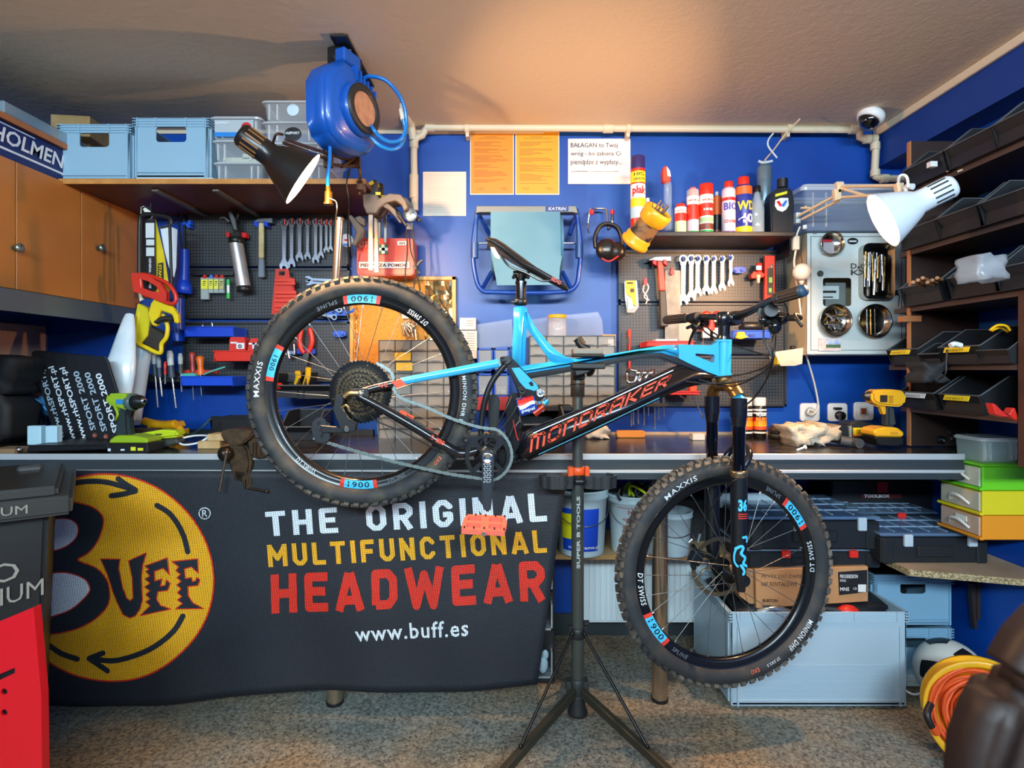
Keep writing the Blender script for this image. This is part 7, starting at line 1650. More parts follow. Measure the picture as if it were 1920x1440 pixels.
G().lathe([(0, 0), (.024, 0), (.026, .02), (.023, .08), (.018, .12), (.018, .20), (.014, .215)], P(1252, 433, 2.47), (0, 0, 1), 20).build('bottle_body', clear('a8c4e0', .25, .08), sb); G().pp([(1242, 322), (1244, 312), (1250, 310), (1256, 318), (1258, 340), (1243, 341)], 2.45, .035).build('trigger_head', m('e8401c', .4), sb, bevel=.004); G().pp([(1250, 312), (1256, 320), (1258, 331), (1252, 330)], 2.445, .006).build('trigger', white, sb)
# ---- right pegboard objects
fg = thing('blade_card', 'yellow card in a clear pouch hanging on the right pegboard', 'pack', P(1182, 587, PD))
G().pp([(1171, 527), (1194, 526), (1198, 575), (1190, 586), (1176, 586), (1172, 560)], PD-.01, .003).build('pouch', clear('d8dcd4', .35), fg); G().pp([(1173, 526), (1191, 526), (1193, 574), (1186, 570), (1182, 556), (1175, 552)], PD-.015, .003).build('card', m('e8c01c', .5), fg); G().fb(1182, 541, 1189, 548, PD-.018, .002).fb(1176, 529, 1187, 532, PD-.018, .002).build('print', m('4a2a18', .5), fg)
G().pp([(1177, 556), (1184, 560), (1188, 578), (1178, 580)], PD-.018, .003).build('blade', m('d4d4d0', .3, .6), fg)
tag(G().tube([P(1210, 528, PD-.01), P(1206, 545, PD-.01), P(1214, 558, PD-.01), P(1211, 570, PD-.01)], .003).tube([P(1212, 530, PD-.01), P(1216, 540, PD-.01), P(1208, 556, PD-.01), P(1217, 563, PD-.01)], .003).build('white_cable', white), 'short knotted white cable on a red hook on the right pegboard', 'cable')
tag(G().pp([(1207, 530), (1209, 520), (1212, 523), (1214, 532), (1209, 536)], PD-.015, .015).build('peg_hook', red), 'red hook above the knotted white cable', 'hook')
tag(G().pp([(x, y) for x, y in rrect(1247, 507, 1276, 640, 3)][::-1], PD-.004, .002).build('steel_scraper', m('77756e', .45, .5, col2='5f5d57', cs=20)), 'large flat grey steel plate hanging beside the red hammer', 'plate')
tag(G().pp([(1257, 512), (1259, 501), (1263, 505), (1265, 514), (1260, 516)], PD-.02, .02).build('peg_hook', red), 'red hook holding the steel plate', 'hook')
tag(G().pp([(x, y) for x, y in rrect(1273, 588, 1298, 640, 6)][::-1], PD-.005, .003).build('plastic_plate', m('a39c8e', .4)), 'pale plastic plate hanging left of the handlebar stem', 'plate')
tag(G().pp([(1282, 597), (1284, 587), (1288, 591), (1290, 600)], PD-.02, .02).build('peg_hook', red), 'red hook holding the pale plastic plate', 'hook')
lv_ = thing('spirit_level', 'short red spirit level hanging at the right edge of the right pegboard', 'level', P(1443, 566, PD))
G().fb(1434, 479, 1453, 566, PD-.02, .02).build('level_body', m('dc3420', .4), lv_, bevel=.002); G().fb(1439, 503, 1450, 553, PD-.023, .004).build('level_window', m('2c2a26', .5), lv_); G().fb(1442, 520, 1448, 530, PD-.026, .003).fb(1442, 540, 1447, 548, PD-.026, .003).build('vial', m('8fc46a', .3), lv_, split=1); G().lathe([(0, .005), (.009, .004), (.009, 0)], P(1447, 500, PD-.02), (0, -1, 0), 14).build('vial_cap', m('b8aaa0', .3, .6), lv_)
rc = thing('tube_cutter', 'red and silver tube cutter on the right pegboard beside the level', 'cutter', P(1422, 532, PD))
G().pp([(1408, 516), (1414, 508), (1420, 511), (1426, 508), (1434, 514), (1432, 520), (1410, 522)], PD-.03, .03).cyl(P(1423, 494, PD-.02), P(1423, 511, PD-.02), .014, n=16).build('cutter_body', m('d8301c', .4), rc, bevel=.001); G().fb(1418, 498, 1428, 506, PD-.04, .01).build('roller', chrome, rc); G().pp([(1419, 515), (1426, 515), (1424, 530), (1421, 531)], PD-.035, .015).build('knob', m('f0c8a8', .4), rc)
for i, x in enumerate((1324, 1344)):
    t = thing('wire_stripper', ['left of two red rounded tools behind the handlebar', 'right of two red rounded tools behind the handlebar'][i], 'tool', P(x, 632, PD))
    G().tube([P(x-8, 620, PD-.02), P(x-9, 600, PD-.02), P(x, 588, PD-.02), P(x+9, 598, PD-.02), P(x+8, 620, PD-.02)], .013, n=10).build('handle', m('d8301e', .4), t); G().fb(x-5, 596, x+5, 604, PD-.04, .02).fb(x-7, 614, x+8, 634, PD-.03, .02).build('tool_head', m('a8a8a4', .3, .8), t, bevel=.002)
t = tray(1374, 620, 1446, 635, 2.48, .12, m('1250c8', .4), 'blue tray behind the handlebar on the right pegboard')
g = G(); put_px(g, 'AKI', 1402, 626, 1416, 632, 2.477, .001, shear=.2); g.build('lettering', black, t)
o = tag(G().fb(1398, 608, 1440, 622, 2.50, .08).cyl(P(1392, 612, 2.5), P(1430, 612, 2.5), .02).build('black_tool', m('1b1a1a', .4), bevel=.003), 'black hand tool lying in the blue tray on the right pegboard', 'tool')
tag(G().pp([(1380, 634), (1384, 622), (1396, 622), (1398, 628), (1404, 632), (1390, 636)], 2.46, .02).build('yellow_clip', m('e8b41c', .4), bevel=.002), 'yellow clip hooked on the blue tray', 'clip')
t = tray(1212, 640, 1302, 650, 2.48, .12, m('dc2c1a', .4), 'flat red tray above the top tube on the right pegboard')
tag(G().fb(1230, 636, 1270, 641, 2.50, .06).build('white_sheet', white), 'white sheet lying in the flat red tray', 'paper')
tag(G().tube([P(1180, 618, PD-.01), P(1181, 640, PD-.01), P(1180, 695, PD-.01)], .004).cyl(P(1180, 618, PD-.01), P(1180, 632, PD-.01), .007).cyl(P(1180, 645, PD-.01), P(1180, 690, PD-.01), .006).build('pick_tool', m('d8301e', .4)), 'thin red pick tool with a cable loop at the left of the right pegboard', 'tool')
g = G()
rnd = random.Random(3)
tag(G().tube([P(1176, 700, 2.52), P(1185, 694, 2.5), P(1195, 700, 2.5), P(1190, 715, 2.5), P(1178, 716, 2.5)], .008, closed=True).build('hex_ring', chrome), 'ring of bright hex keys beside the down tube', 'keys')
for i, x in enumerate((1198, 1210, 1222)):
    tag(G().lathe([(.005, 0), (.010, 0), (.010, .05), (.005, .05)], P(x, 725-i*6, 2.50), (.1, 0, 1), 14).sph(P(x-2, 700, 2.50), .016, 10).build('socket_tool', chrome), 'bright socket head behind the down tube, %s of three' % ['left', 'middle', 'right'][i], 'socket', 'bright sockets behind the down tube')
hb3 = tag(G().fb(1174, 756, 1252, 763, 2.50, .10).build('tool_rack', blackm, bevel=.002), 'black screwdriver rack below the right pegboard', 'rack')
for i, (x, y1) in enumerate(((1182, 799), (1186, 796), (1195, 795), (1206, 798), (1214, 780), (1226, 804), (1233, 788), (1243, 782))):
    t = tag(G().cyl(P(x, 740, 2.52), P(x+1, 757, 2.52), .008, n=12).cyl(P(x+1, 757, 2.52), P(x+2, y1, 2.52), .004, n=8).build('screwdriver', chrome), 'thin steel shaft screwdriver hanging in the black rack, %s from the left' % ['first', 'second', 'third', 'fourth', 'fifth', 'sixth', 'seventh', 'eighth'][i], 'screwdriver', 'steel screwdrivers in the right rack')
t = tray(1246, 734, 1312, 741, 2.48, .12, m('dc2c1a', .4), 'low red tray left of the fork on the right pegboard')
for i, (x, c, l) in enumerate(((1262, 'e8c020', 'yellow'), (1278, '3a3a38', 'dark'), (1300, 'e84a1c', 'orange'))):
    tag(G().fb(x-6, 724 if i < 2 else 722, x+7, 735, 2.50, .04).build('small_tool', m(c, .4), bevel=.004), l+' handled small tool lying in the low red tray', 'tool')
for i, (a, b) in enumerate((((1274, 741), (1292, 752)), ((1298, 741), (1319, 785)))): tag(G().cyl(P(*a, 2.5), P(*b, 2.52), .0035).build('hex_key', chrome), ['short thin steel rod under the low red tray', 'long thin steel rod slanting down beside the fork'][i], 'rod')
# white pull-out tub hanging beside the meter cabinet
tb = thing('hanging_tub', 'translucent tub with yellow and red bits hanging under the meter cabinet', 'tub', P(1480, 686, 2.45))
G().pp([(1452, 660), (1506, 652), (1504, 682), (1490, 686), (1464, 686)], 2.42, .003).pp([(1452, 660), (1506, 652), (1504, 682), (1490, 686), (1464, 686)], 2.50, .003).build('tub_body', clear('e8d8c8', .5), tb, kind='stuff'); G().fb(1458, 661, 1473, 684, 2.43, .04).build('yellow_bit', m('e8c820', .5), tb, bevel=.004); G().fb(1474, 676, 1496, 685, 2.43, .04).build('red_bit', m('e8502c', .5), tb, bevel=.004); G().sph(P(1486, 652, 2.45), .013, 10, 0, (1, 1, .8)).build('black_bit', black, tb)
wb = thing('rope_float', 'white plastic ball hanging on a cord beside the meter cabinet', 'ball', P(1503, 530, 2.42))
G().sph(P(1503, 510, 2.43), .037, 20).lathe([(.012, .0), (.006, -.015), (0, -.016)], P(1503, 527, 2.43), (0, 0, 1), 12).build('ball', m('efe9de', .4), wb); G().tube([P(1504, 493, 2.43), P(1502, 470, 2.43), P(1506, 440, 2.43)], .0018).build('cord', black, wb)
# magnetic dishes on the meter cabinet door
def dish(px, py, rpx, lab, fillc):
    D = 2.462; r = rpx*D/F; t = thing('magnetic_dish', lab, 'dish', P(px, py+rpx, D), 'steel dishes on the meter cabinet')
    G().lathe([(0, .002), (r*.72, .002), (r*.80, .008), (r*.95, .024), (r, .026), (r*1.0, .022), (r*.85, .0), (0, 0)], P(px, py, D), (0, -1, 0), 40).build('dish_body', m('b0aaa0', .18, 1), t)
    return t
dA = dish(1556, 458, 22, 'round steel dish with a red label at the top of the meter cabinet', 0); G().fb(1544, 452, 1564, 476, 2.452, .003).build('label', m('a8a4a8', .4), dA); G().fb(1542, 449, 1560, 454, 2.449, .003).build('label_stripe', m('b01c2c', .4), dA)
dB = dish(1562, 601, 30, 'round steel dish full of drill bits, left of two below the meter window', 0); dC = dish(1635, 602, 31, 'round steel dish with three long bits, right of two low on the meter cabinet', 0)
dD = thing('magnetic_dish', 'rectangular steel tray full of drill bits on the meter cabinet door', 'dish', P(1641, 562, 2.46), 'steel dishes on the meter cabinet')
o_ = [(P(x, y, 2.46).x, P(x, y, 2.46).z) for x, y in rrect(1612, 458, 1671, 562, 12)]; i_ = [(P(x, y, 2.46).x, P(x, y, 2.46).z) for x, y in rrect(1618, 464, 1665, 556, 8)]
n = len(o_); g = G().add([Vector((x, 2.435, z)) for x, z in o_]+[Vector((x, 2.46, z)) for x, z in i_], [(i, n+i, n+(i+1) % n, (i+1) % n) for i in range(n)], 0, True).add([Vector((x, 2.46, z)) for x, z in i_], [tuple(range(n))]).add([Vector((x, 2.435, z)) for x, z in o_]+[Vector((x, 2.468, z)) for x, z in o_], [(i, (i+1) % n, n+(i+1) % n, n+i) for i in range(n)], 0, True)
g.build('dish_body', m('b0aaa0', .18, 1), dD)
def bit(lab, a, b, r, mt, grp): tag(G().cyl(a, b, r, n=8).tube([a.lerp(b, .05+q*.05)+Vector((math.cos(q*1.8)*r, -abs(math.sin(q*1.8))*r, 0)) for q in range(12)], r*.35, n=4, k=1).build('drill_bit', mt), lab, 'drill bit', grp)
rnd = random.Random(12); bm_ = [m('8a8a8c', .25, .9), m('b08a4a', .25, .9), m('4a4a4c', .3, .9), m('c8c8c8', .2, .9)]
for i in range(14):
    x = 1620+i*3.0; y = 476+rnd.uniform(-4, 10); L_ = rnd.uniform(38, 70)
    bit('drill bit standing among others in the rectangular steel tray', P(x, y, 2.44), P(x+rnd.uniform(-3, 3), min(553, y+L_), 2.44), rnd.uniform(.003, .0065), bm_[i*5 % 4], 'drill bits in the rectangular tray')
for i in range(16):
    a = rnd.uniform(0, PI); cx_, cy_ = 1562+rnd.uniform(-13, 13), 601+rnd.uniform(-13, 13); l = rnd.uniform(6, 13)
    bit('drill bit lying loose in the left round dish', P(cx_-math.cos(a)*l, cy_-math.sin(a)*l, 2.452), P(cx_+math.cos(a)*l, cy_+math.sin(a)*l, 2.446), rnd.uniform(.003, .005), bm_[i*3 % 4], 'drill bits in the left round dish')
for i, x in enumerate((1625, 1632, 1640)): bit('%s of three long bits in the right round dish' % ['left', 'middle', 'right'][i], P(x, 580, 2.45), P(x+1, 628, 2.45), .004, bm_[i], 'long bits in the right round dish')
# clear storage box on top of the meter cabinet
bxm = clear_box(.44, .20, .20, 'large clear storage box on top of the meter cabinet', nm='storage_box', tint='a8b4c4', a=.4); place(bxm, (P(1598, 0, 2.44).x, 2.43, P(0, 436, 2.47).z+.002))
# ================================================================ rack on the right wall
rk = thing('shelf_rack', 'dark brown shelf rack of black bins on the right wall', 'shelf rack', (1.72, 2.0, .95)); XF = 1.57
br_ = m('2a1c18', .5, col2='33221c', cs=9); oe = m('b97a4c', .5)
zh = [.687, .453, .229, 0, -.166]
ya = [2.24, 2.27, 2.30, 2.33, 2.26]; yb_ = [1.58, 1.60, 1.62, 1.74, 1.74]
for z, a, b in zip(zh, ya, yb_):
    G().box(((XF+XR)/2, (a+b)/2, H+z+.008), (XR-XF-.004, a-b, .018)).build('shelf_board', br_, rk, bevel=.001)
    G().box((XF, (a+b)/2, H+z+.008), (.003, a-b-.002, .0185)).build('board_edge', m('4a3a34', .5), rk)
G().box(((XF+XR)/2, 2.215, H+.30), (XR-XF-.006, .018, 1.2)).build('side_panel', br_, rk); G().box((XF, 2.215, H+.30), (.004, .019, 1.2)).build('panel_edge', oe, rk)
G().box(((XF+XR)/2, 1.725, H-.02), (XR-XF-.006, .018, .56)).build('side_panel', br_, rk); G().box((XF, 1.725, H-.02), (.004, .02, .56)).build('panel_edge', m('4a2c20', .5), rk)
G().fb(1693, 592, 1728, 603, 2.2, .03).build('wood_block', oe, rk)
bk1 = m('1a1b1e', .45)
pb = stack_bin(.175, .25, .125, bk1, 'x', 'black stacking bins in the rack'); bin_label(pb, .175, .125)
pb2 = stack_bin(.20, .25, .15, bk1, 'x', 'black stacking bins in the rack')
ps = stack_bin(.10, .17, .08, bk1, 'x', 'black stacking bins in the rack')
nth = ['first', 'second', 'third', 'fourth', 'fifth']; shn = ['top', 'second', 'third', 'fourth', 'lowest']
used = {}
for si, ys in enumerate(([2.10, 1.89, 1.70], [2.13, 1.94, 1.76], [2.12, 1.88, 1.70], [2.21, 1.93], [2.13, 1.93])):
    for j, y in enumerate(ys):
        lab_on = (si, j) in ((3, 0), (3, 1), (4, 0), (4, 1)); src = pb if lab_on else pb2
        L_ = 'black bin on the %s rack shelf, %s from the back wall%s' % (shn[si], nth[j], (', with a white label' if (si, j) == (4, 0) else ', with a yellow label') if lab_on else '')
        if src.name in used: o = dup(src, label=L_)
        else: o = src; used[src.name] = 1; o['label'] = L_
        place(o, (XF-.035, y, H+zh[si]+.018), (0, 0, -PI/2))
        if (si, j) == (4, 0):
            for c in o.children:
                if c.name.startswith('label'): c.data = c.data.copy(); c.data.materials[0] = m('d8d8d4', .5)
place(ps, (XF-.03, 2.075, H+.019), (0, 0, -PI/2)); ps['label'] = 'small black bin squeezed between two labelled bins on the fourth rack shelf'
b5 = dup(pb2, label='tall black bin at the near end of the fourth rack shelf'); place(b5, (XF-.03, 1.80, H+.019), (0, 0, -PI/2), .6)
tag(G().fb(1820, 262, 1840, 298, 1.92, .03).build('clear_packet', clear('8f9ac8', .5)), 'clear packet standing up out of a top shelf bin', 'packet')
tag(G().fb(1745, 302, 1758, 312, 2.03, .02).build('white_card', white), 'small white card in a top shelf bin', 'card')
tag(G().tube([P(1775, 322, 2.0), P(1790, 316, 1.98), P(1808, 316, 1.95), P(1795, 322, 1.96)], .0035).build('wire_bundle', m('cfc0a0', .4)), 'pale wires lying over a top shelf bin', 'wires')
for i in range(6): tag(G().cyl(P(1712+i*9, 529-(i % 3)*4, 1.95), P(1735+i*9, 540-(i % 3)*4, 2.15), .006, n=10).build('wooden_dowel', m('a87a50', .6)), 'short wooden rod poking out over the third rack shelf bin', 'rod', 'wooden rods on the third rack shelf')
o = lump('plastic_pouch', 1838, 478, 1892, 525, 1.70, .10, clear('c8d0d8', .4, .15), 'crumpled clear plastic pouch in a third shelf bin', 'pouch', 5, .1)
tag(G().tube([P(1856, 619, 1.78), P(1870, 610, 1.78), P(1886, 611, 1.78), P(1894, 620, 1.78)], .004).tube([P(1860, 620, 1.8), P(1875, 614, 1.8), P(1890, 622, 1.8)], .004).build('yellow_cable', yellow), 'yellow cable looped over a bin on the fourth rack shelf', 'cable')
tag(G().tube([P(1782, 648, 1.86), P(1790, 645, 1.86), P(1802, 648, 1.86)], .009).build('white_fitting', white), 'white fitting lying in a labelled bin', 'fitting')
tag(G().tube([P(1776, 655, 1.84), P(1774, 680, 1.84), P(1773, 700, 1.84), P(1760, 712, 1.86)], .003).build('cord', black), 'thin black cord hanging from the fourth to the lowest rack shelf', 'cord')
o = lump('glove', 1735, 700, 1775, 735, 2.0, .10, m('26282b', .8, bump=.4, bs=60), 'dark glove lying on a lowest shelf bin', 'glove', 7, .2); o.location.z = H-.05
rf = tag(G().pp([(1861, 756), (1868, 758), (1880, 770), (1892, 778), (1900, 766), (1904, 764), (1911, 785), (1908, 790), (1895, 782), (1880, 782), (1868, 778)], 1.74, .03).build('red_clamp', m('d02a1c', .4), bevel=.003), 'red plastic clamp hanging at the front of the lowest rack shelf', 'clamp')
# ================================================================ bench, centre and right
def onb(y, D=None): return 1050*.306/(y-693)
cf = None
for i, x in enumerate((1398, 1424)):
    D_ = 2.50; yb2 = 693+.306*F/D_
    t = spray_can(['left of two black cans with flame print on the bench', 'right of two black cans with flame print on the bench'][i], x, 745, yb2, 24, D_, m('151314', .3), m('c9ccca', .3), ((.30, .42, m('e88a14', .4)), (.22, .30, m('d8481a', .4)), (.13, .17, m('e8e4e0', .4)), (.42, .52, m('c8201c', .4)), (.60, .64, m('e8e4e0', .4)), (.68, .72, m('e8e4e0', .4))), (('RUST', .42, .10, 1.1, m('e8a01c', .5)), ('FLAME', .55, .05, 1.0, white)), shoulder=False, caph=.20, capr=.94, group='flame print cans on the bench')
    g = G(); c = P(x, yb2, D_); r = 12*D_/F+.0016; Hh = (yb2-745)*D_/F
    for k in range(7):
        a0_ = -1.1+k*.34; g.add([Vector((c.x+math.sin(a)*r, c.y-math.cos(a)*r, c.z+z)) for a, z in ((a0_-.2, Hh*.30), (a0_+.2, Hh*.30), (a0_+.05, Hh*(.40 if k % 2 else .45)))], [(0, 1, 2)])
    g.build('flame_print', m('f0a01c', .5), t, split=0, kind='stuff')
tp = thing('tape_roll', 'black crumpled tape roll beside the flame print cans', 'tape', (P(1460, 0, 2.45).x, 2.45, ZB)); to = Vector((P(1458, 0, 2.45).x, 2.46, ZB+.001))
G().lathe([(.02, 0), (.035, 0), (.036, .02), (.034, .022), (.036, .024), (.035, .048), (.033, .050), (.034, .055), (.02, .055), (.02, 0)], to, (.05, 0, 1), 24).build('tape_body', m('1c1b1a', .35, bump=.6, bs=60), tp); G().pp([(1466, 797), (1480, 808), (1468, 818)], 2.43, .02).build('tape_end', m('2a2826', .35), tp)
o = lump('work_rag', 1487, 797, 1545, 834, 2.2, .13, m('a89a86', .9, bump=.8, bs=60, col2='c8bba6', cs=18), 'beige crumpled rag on the bench, left part beside the tape', 'rag', 11, .28); seat(o)
o = lump('work_rag', 1530, 800, 1578, 832, 2.24, .12, m('bdb2a0', .9, bump=.8, bs=60, col2='a4967e', cs=18), 'paler crumpled rag on the bench, right part near the sander', 'rag', 17, .28); seat(o)
o = lump('work_rag', 1098, 800, 1142, 822, 2.45, .08, m('c8c0b0', .9, bump=.6, bs=60), 'small white rag behind the down tube on the bench', 'rag', 23, .25); seat(o)
o = tag(G().tube([P(1576, 826, 2.22), P(1600, 830, 2.2), P(1612, 832, 2.17)], .019, n=16).build('rubber_tube', m('3a3c3e', .6)), 'short dark rubber tube lying beside the rag', 'tube'); seat(o)
o = tag(G().cyl(P(1494, 842, 2.1), P(1510, 836, 2.1), .004).cyl(P(1508, 837, 2.1), P(1511, 836, 2.1), .008).build('loose_bolt', white), 'small pale bolt lying near the bench edge', 'bolt'); seat(o)
sn = thing('sander', 'black and yellow sander lying on the bench behind the yellow drill', 'power tool', P(1605, 825, 2.32)); q = 2.32
G().pp([(1568, 800), (1575, 795), (1592, 797), (1596, 822), (1580, 824), (1569, 815)], q-.02, .07).build('nose', m('1d2228', .4), sn, bevel=.008); G().pp([(1594, 794), (1604, 790), (1625, 791), (1642, 797), (1642, 818), (1630, 826), (1596, 825)], q-.02, .08).build('body', m('2a2a28', .4), sn, bevel=.006)
G().fb(1593, 799, 1597, 822, q-.025, .07).build('ring', m('8c9490', .4), sn); G().fb(1600, 802, 1640, 815, q-.024, .004).build('yellow_band', m('e8c01c', .4), sn); G().fb(1600, 815, 1638, 818, q-.024, .004).build('orange_line', m('d8702a', .4), sn)
g = G(); put_px(g, 'DEWALT', 1606, 813, 1632, 805, q-.026); g = G(); put_px(g, 'DEWALT', 1606, 805, 1632, 813, q-.026, bold=.03); g.build('lettering', m('8a6a10', .5), sn)
G().tube([P(1584, 798, 2.36), P(1576, 792, 2.45), P(1575, 780, 2.6)], .005).build('power_cord', black, sn)
yd_ = thing('cordless_drill', 'yellow cordless drill standing on its black battery on the bench', 'drill', P(1670, 836, 2.17)); q = 2.17; yl = m('e8a81c', .4, coat=.2)
G().pp([(1636, 736), (1642, 731), (1672, 730), (1692, 732), (1700, 738), (1702, 750), (1698, 758), (1688, 763), (1668, 762), (1650, 760), (1640, 755), (1636, 748)], q-.03, .06).build('motor_housing', yl, yd_, bevel=.011, seg=2)
G().cyl(P(1638, 743, q), P(1632, 743, q), .024, .022, n=20).cyl(P(1633, 743, q), P(1619, 743, q), .022, .010, n=20).build('chuck', m('1d1e20', .35), yd_)
G().pp([(1664, 759), (1678, 762), (1683, 800), (1664, 802), (1664, 785)], q-.022, .044).build('grip', m('2c3336', .5), yd_, bevel=.009, seg=2)
G().pp([(1643, 757), (1661, 758), (1663, 776), (1657, 778), (1652, 764), (1644, 762)], q-.012, .024).build('trigger_guard', yl, yd_, bevel=.003)
G().pp([(1638, 812), (1642, 805), (1660, 801), (1684, 802), (1697, 812), (1694, 820), (1642, 819)], q-.045, .09).build('foot', yl, yd_, bevel=.006)
G().pp([(1641, 819), (1696, 820), (1695, 835), (1680, 838), (1648, 836)], q-.045, .09).build('battery', black, yd_, bevel=.005)
G().fb(1651, 741, 1664, 754, q-.033, .004).build('badge', m('2c1e18', .5), yd_); 
for k in range(5): G().fb(1667, 742+k*3, 1675, 743+k*3, q-.033, .004).build('vent', m('8a5a10', .5), yd_)
G().fb(1670, 810, 1684, 814, q-.047, .003).build('battery_mark', m('c88a14', .5), yd_)
# derailleurs in a bag
g = G(); rnd = random.Random(8)
dm = thing('derailleur_parts', 'heap of black and silver bicycle parts on the bench under the rack', 'bicycle parts', (1.62, 2.3, ZB))
for i in range(16):
    a = P(rnd.uniform(1732, 1830), rnd.uniform(808, 838), rnd.uniform(2.2, 2.35)); a.z = max(a.z, ZB+.02)
    d = Vector((rnd.uniform(-.05, .05), rnd.uniform(-.03, .03), rnd.uniform(-.005, .03)))
    G().tube([a, a+d*.5+Vector((0, 0, .01)), a+d], rnd.uniform(.006, .015), n=8).sph(a, rnd.uniform(.01, .02), 8).build('part_body', [m('15161a', .3, .3, coat=.4), m('15161a', .3, .3, coat=.4), m('5a7a9c', .3, .5), m('3a3530', .4, .5)][i % 4], dm)
cbx = clear_box(.14, .14, .085, 'small clear lidded box on top of the green drawer unit', tint='c8dcdc', a=.45, nm='lunch_box'); place(cbx, (1.735, 1.98, .922))
# small drawer tower, facing left
dt_ = thing('drawer_tower', 'green, yellow and orange three drawer plastic tower right of the bench', 'drawers', (1.73, 2.04, .67)); XT = 1.64
for i, (c, hz) in enumerate((('e8901c', 0), ('dcc81c', 1), ('6cc81e', 2))):
    z0 = .655+hz*.086; mt = m(c, .4)
    G().box(((XT+1.832)/2, 2.045, z0+.043), (1.832-XT, .19, .084)).build('drawer_case', mt, dt_, bevel=.003)
    G().box((XT-.006, 2.045, z0+.006), (.014, .20, .010)).build('case_lip', mt, dt_, bevel=.002)
    f = G().box((XT-.004, 2.045, z0+.046), (.006, .176, .066)).build('drawer_front', m(['c8a890', 'c0b8a0', 'b4bcac'][i], .3), dt_, bevel=.002)
    G().tube([(XT-.008, 2.00, z0+.030), (XT-.022, 2.02, z0+.050), (XT-.024, 2.045, z0+.055), (XT-.022, 2.07, z0+.050), (XT-.008, 2.09, z0+.030)], .006, n=8, flat=(Vector((1, 0, 0)), .5)).build('handle', clear('e8e4dc', .8), f)
G().box((XT+.09, 2.045, .655+.262), (.205, .205, .008)).build('top_cover', m('6cc81e', .4), dt_, bevel=.003)
G().box((XT-.012, 2.03, .715), (.003, .05, .02)).build('drawer_label', m('e4e0d0', .5), dt_)
# ================================================================ below the bench, right part
zs1 = .50
sh1 = thing('lower_shelf', 'light wooden shelf carrying the buckets under the bench', 'shelf', (.3, 2.4, zs1))
G().box((.52, 2.45, zs1-.009), (1.0, .36, .018)).build('board', m('c0a074', .5, col2='b4946a', cs=10), sh1); G().box((.52, 2.268, zs1-.009), (1.0, .004, .019)).build('front_edge', m('a87e48', .5), sh1)
def bucket(px0, px1, py0, D, lab):
    r = (px1-px0)/2*D/F; c = P((px0+px1)/2, 0, D); c.z = zs1+.0005; Hh = P(0, py0, D).z-zs1; c.y = D+r*.3
    t = thing('bucket', lab, 'bucket', c, 'white buckets under the bench')
    G().lathe([(0, 0), (r*.82, 0), (r*.84, .006), (r*.96, Hh*.86), (r*1.02, Hh*.87), (r*1.02, Hh*.91), (r*.98, Hh*.92), (r*1.03, Hh*.97), (r*1.04, Hh), (r*.97, Hh), (r*.80, .01), (0, .01)], c, (0, 0, 1), 36).build('bucket_body', m('c9dde2', .4), t)
    G().tube([c+Vector((-r*1.02, 0, Hh*.88)), c+Vector((-r*.8, -r*.8, Hh*.60)), c+Vector((0, -r*1.1, Hh*.50)), c+Vector((r*.8, -r*.8, Hh*.60)), c+Vector((r*1.02, 0, Hh*.88))], .002, n=6).build('bail_handle', steel, t)
    return t, c, r, Hh
def cpatch(g, c, r0, r1, Hh, z0, z1, a0, a1, mi=0, n=12):
    vs = []
    for i in range(n+1):
        a = a0+(a1-a0)*i/n
        for z in (z0, z1): rr = (r0+(r1-r0)*z)+.0012; vs.append(Vector((c.x+math.sin(a)*rr, c.y-math.cos(a)*rr, c.z+Hh*z)))
    return g.add(vs, [(2*i, 2*i+2, 2*i+3, 2*i+1) for i in range(n)], mi)
t1, c1_, r1_, h1_ = bucket(1042, 1142, 916, 2.28, 'white bucket with a blue and yellow label behind the repair stand')
g = cpatch(G(), c1_, r1_*.84, r1_*.97, h1_, .10, .74, -1.0, .62); cpatch(g, c1_, r1_*.84+.001, r1_*.97+.001, h1_, .28, .66, -1.0, -.42, 1); g.build('label', [m('1648c0', .4), m('e8e01c', .4)], t1)
g = G(); wrap(g, 'castorama.pl', c1_, r1_*.87+.004, h1_*.13, h1_*.06, 1.35, bold=.02); g.build('lettering', white, t1)
t2, c2_, r2_, h2_ = bucket(1142, 1238, 926, 2.30, 'white bucket with red handwriting style lettering beside the front tyre')
for k, tx in enumerate(('cen', 'mieć niższych', 'nie pozwolimy', 'Nikomu')):
    g = G(); wrap(g, tx, c2_, r2_*(.87+.03*k)+.003, h2_*(.32+.13*k), h2_*.07, (.45, 1.3, 1.25, .8)[k], bold=.01); g.build('lettering', m('b02a30', .5), t2)
g = cpatch(G(), c2_, r2_*.84, r2_*.97, h2_, .24, .25, -.9, .9); cpatch(g, c2_, r2_*.84, r2_*.97, h2_, .80, .81, -.9, .9); g.build('label_line', m('b02a30', .5), t2)
t3, c3_, r3_, h3_ = bucket(1222, 1300, 958, 2.27, 'white bucket with pen marks seen through the front wheel')
g = G(); rnd = random.Random(2)
for i in range(9): 
    a = c2_+Vector((rnd.uniform(-.06, .06), rnd.uniform(-.04, .04), h2_*.98)); g.tube([a, a+Vector((rnd.uniform(-.04, .04), -.03, .045)), a+Vector((rnd.uniform(-.06, .06), -.04, .01)), a+Vector((rnd.uniform(-.05, .05), -.05, -.01))], .006, n=6, k=4, mi=0 if i < 6 else 1)
tag(g.build('strap_bundle', [black, m('c8e01c', .5)]), 'tangle of black and lime straps in the middle bucket', 'straps')
o = tag(G().fb(1150, 868, 1162, 880, 2.3, .02).cyl(P(1245, 880, 2.2), P(1245, 920, 2.2), .003).build('hidden_tag', black), 'small dark tag under the bench behind the stand', 'tag') if False else None
tag(G().fb(1270, 935, 1420, 1042, 2.45, .15).build('dark_case', m('1b1e22', .5), bevel=.01), 'large dark case on the shelf seen through the front wheel', 'case')
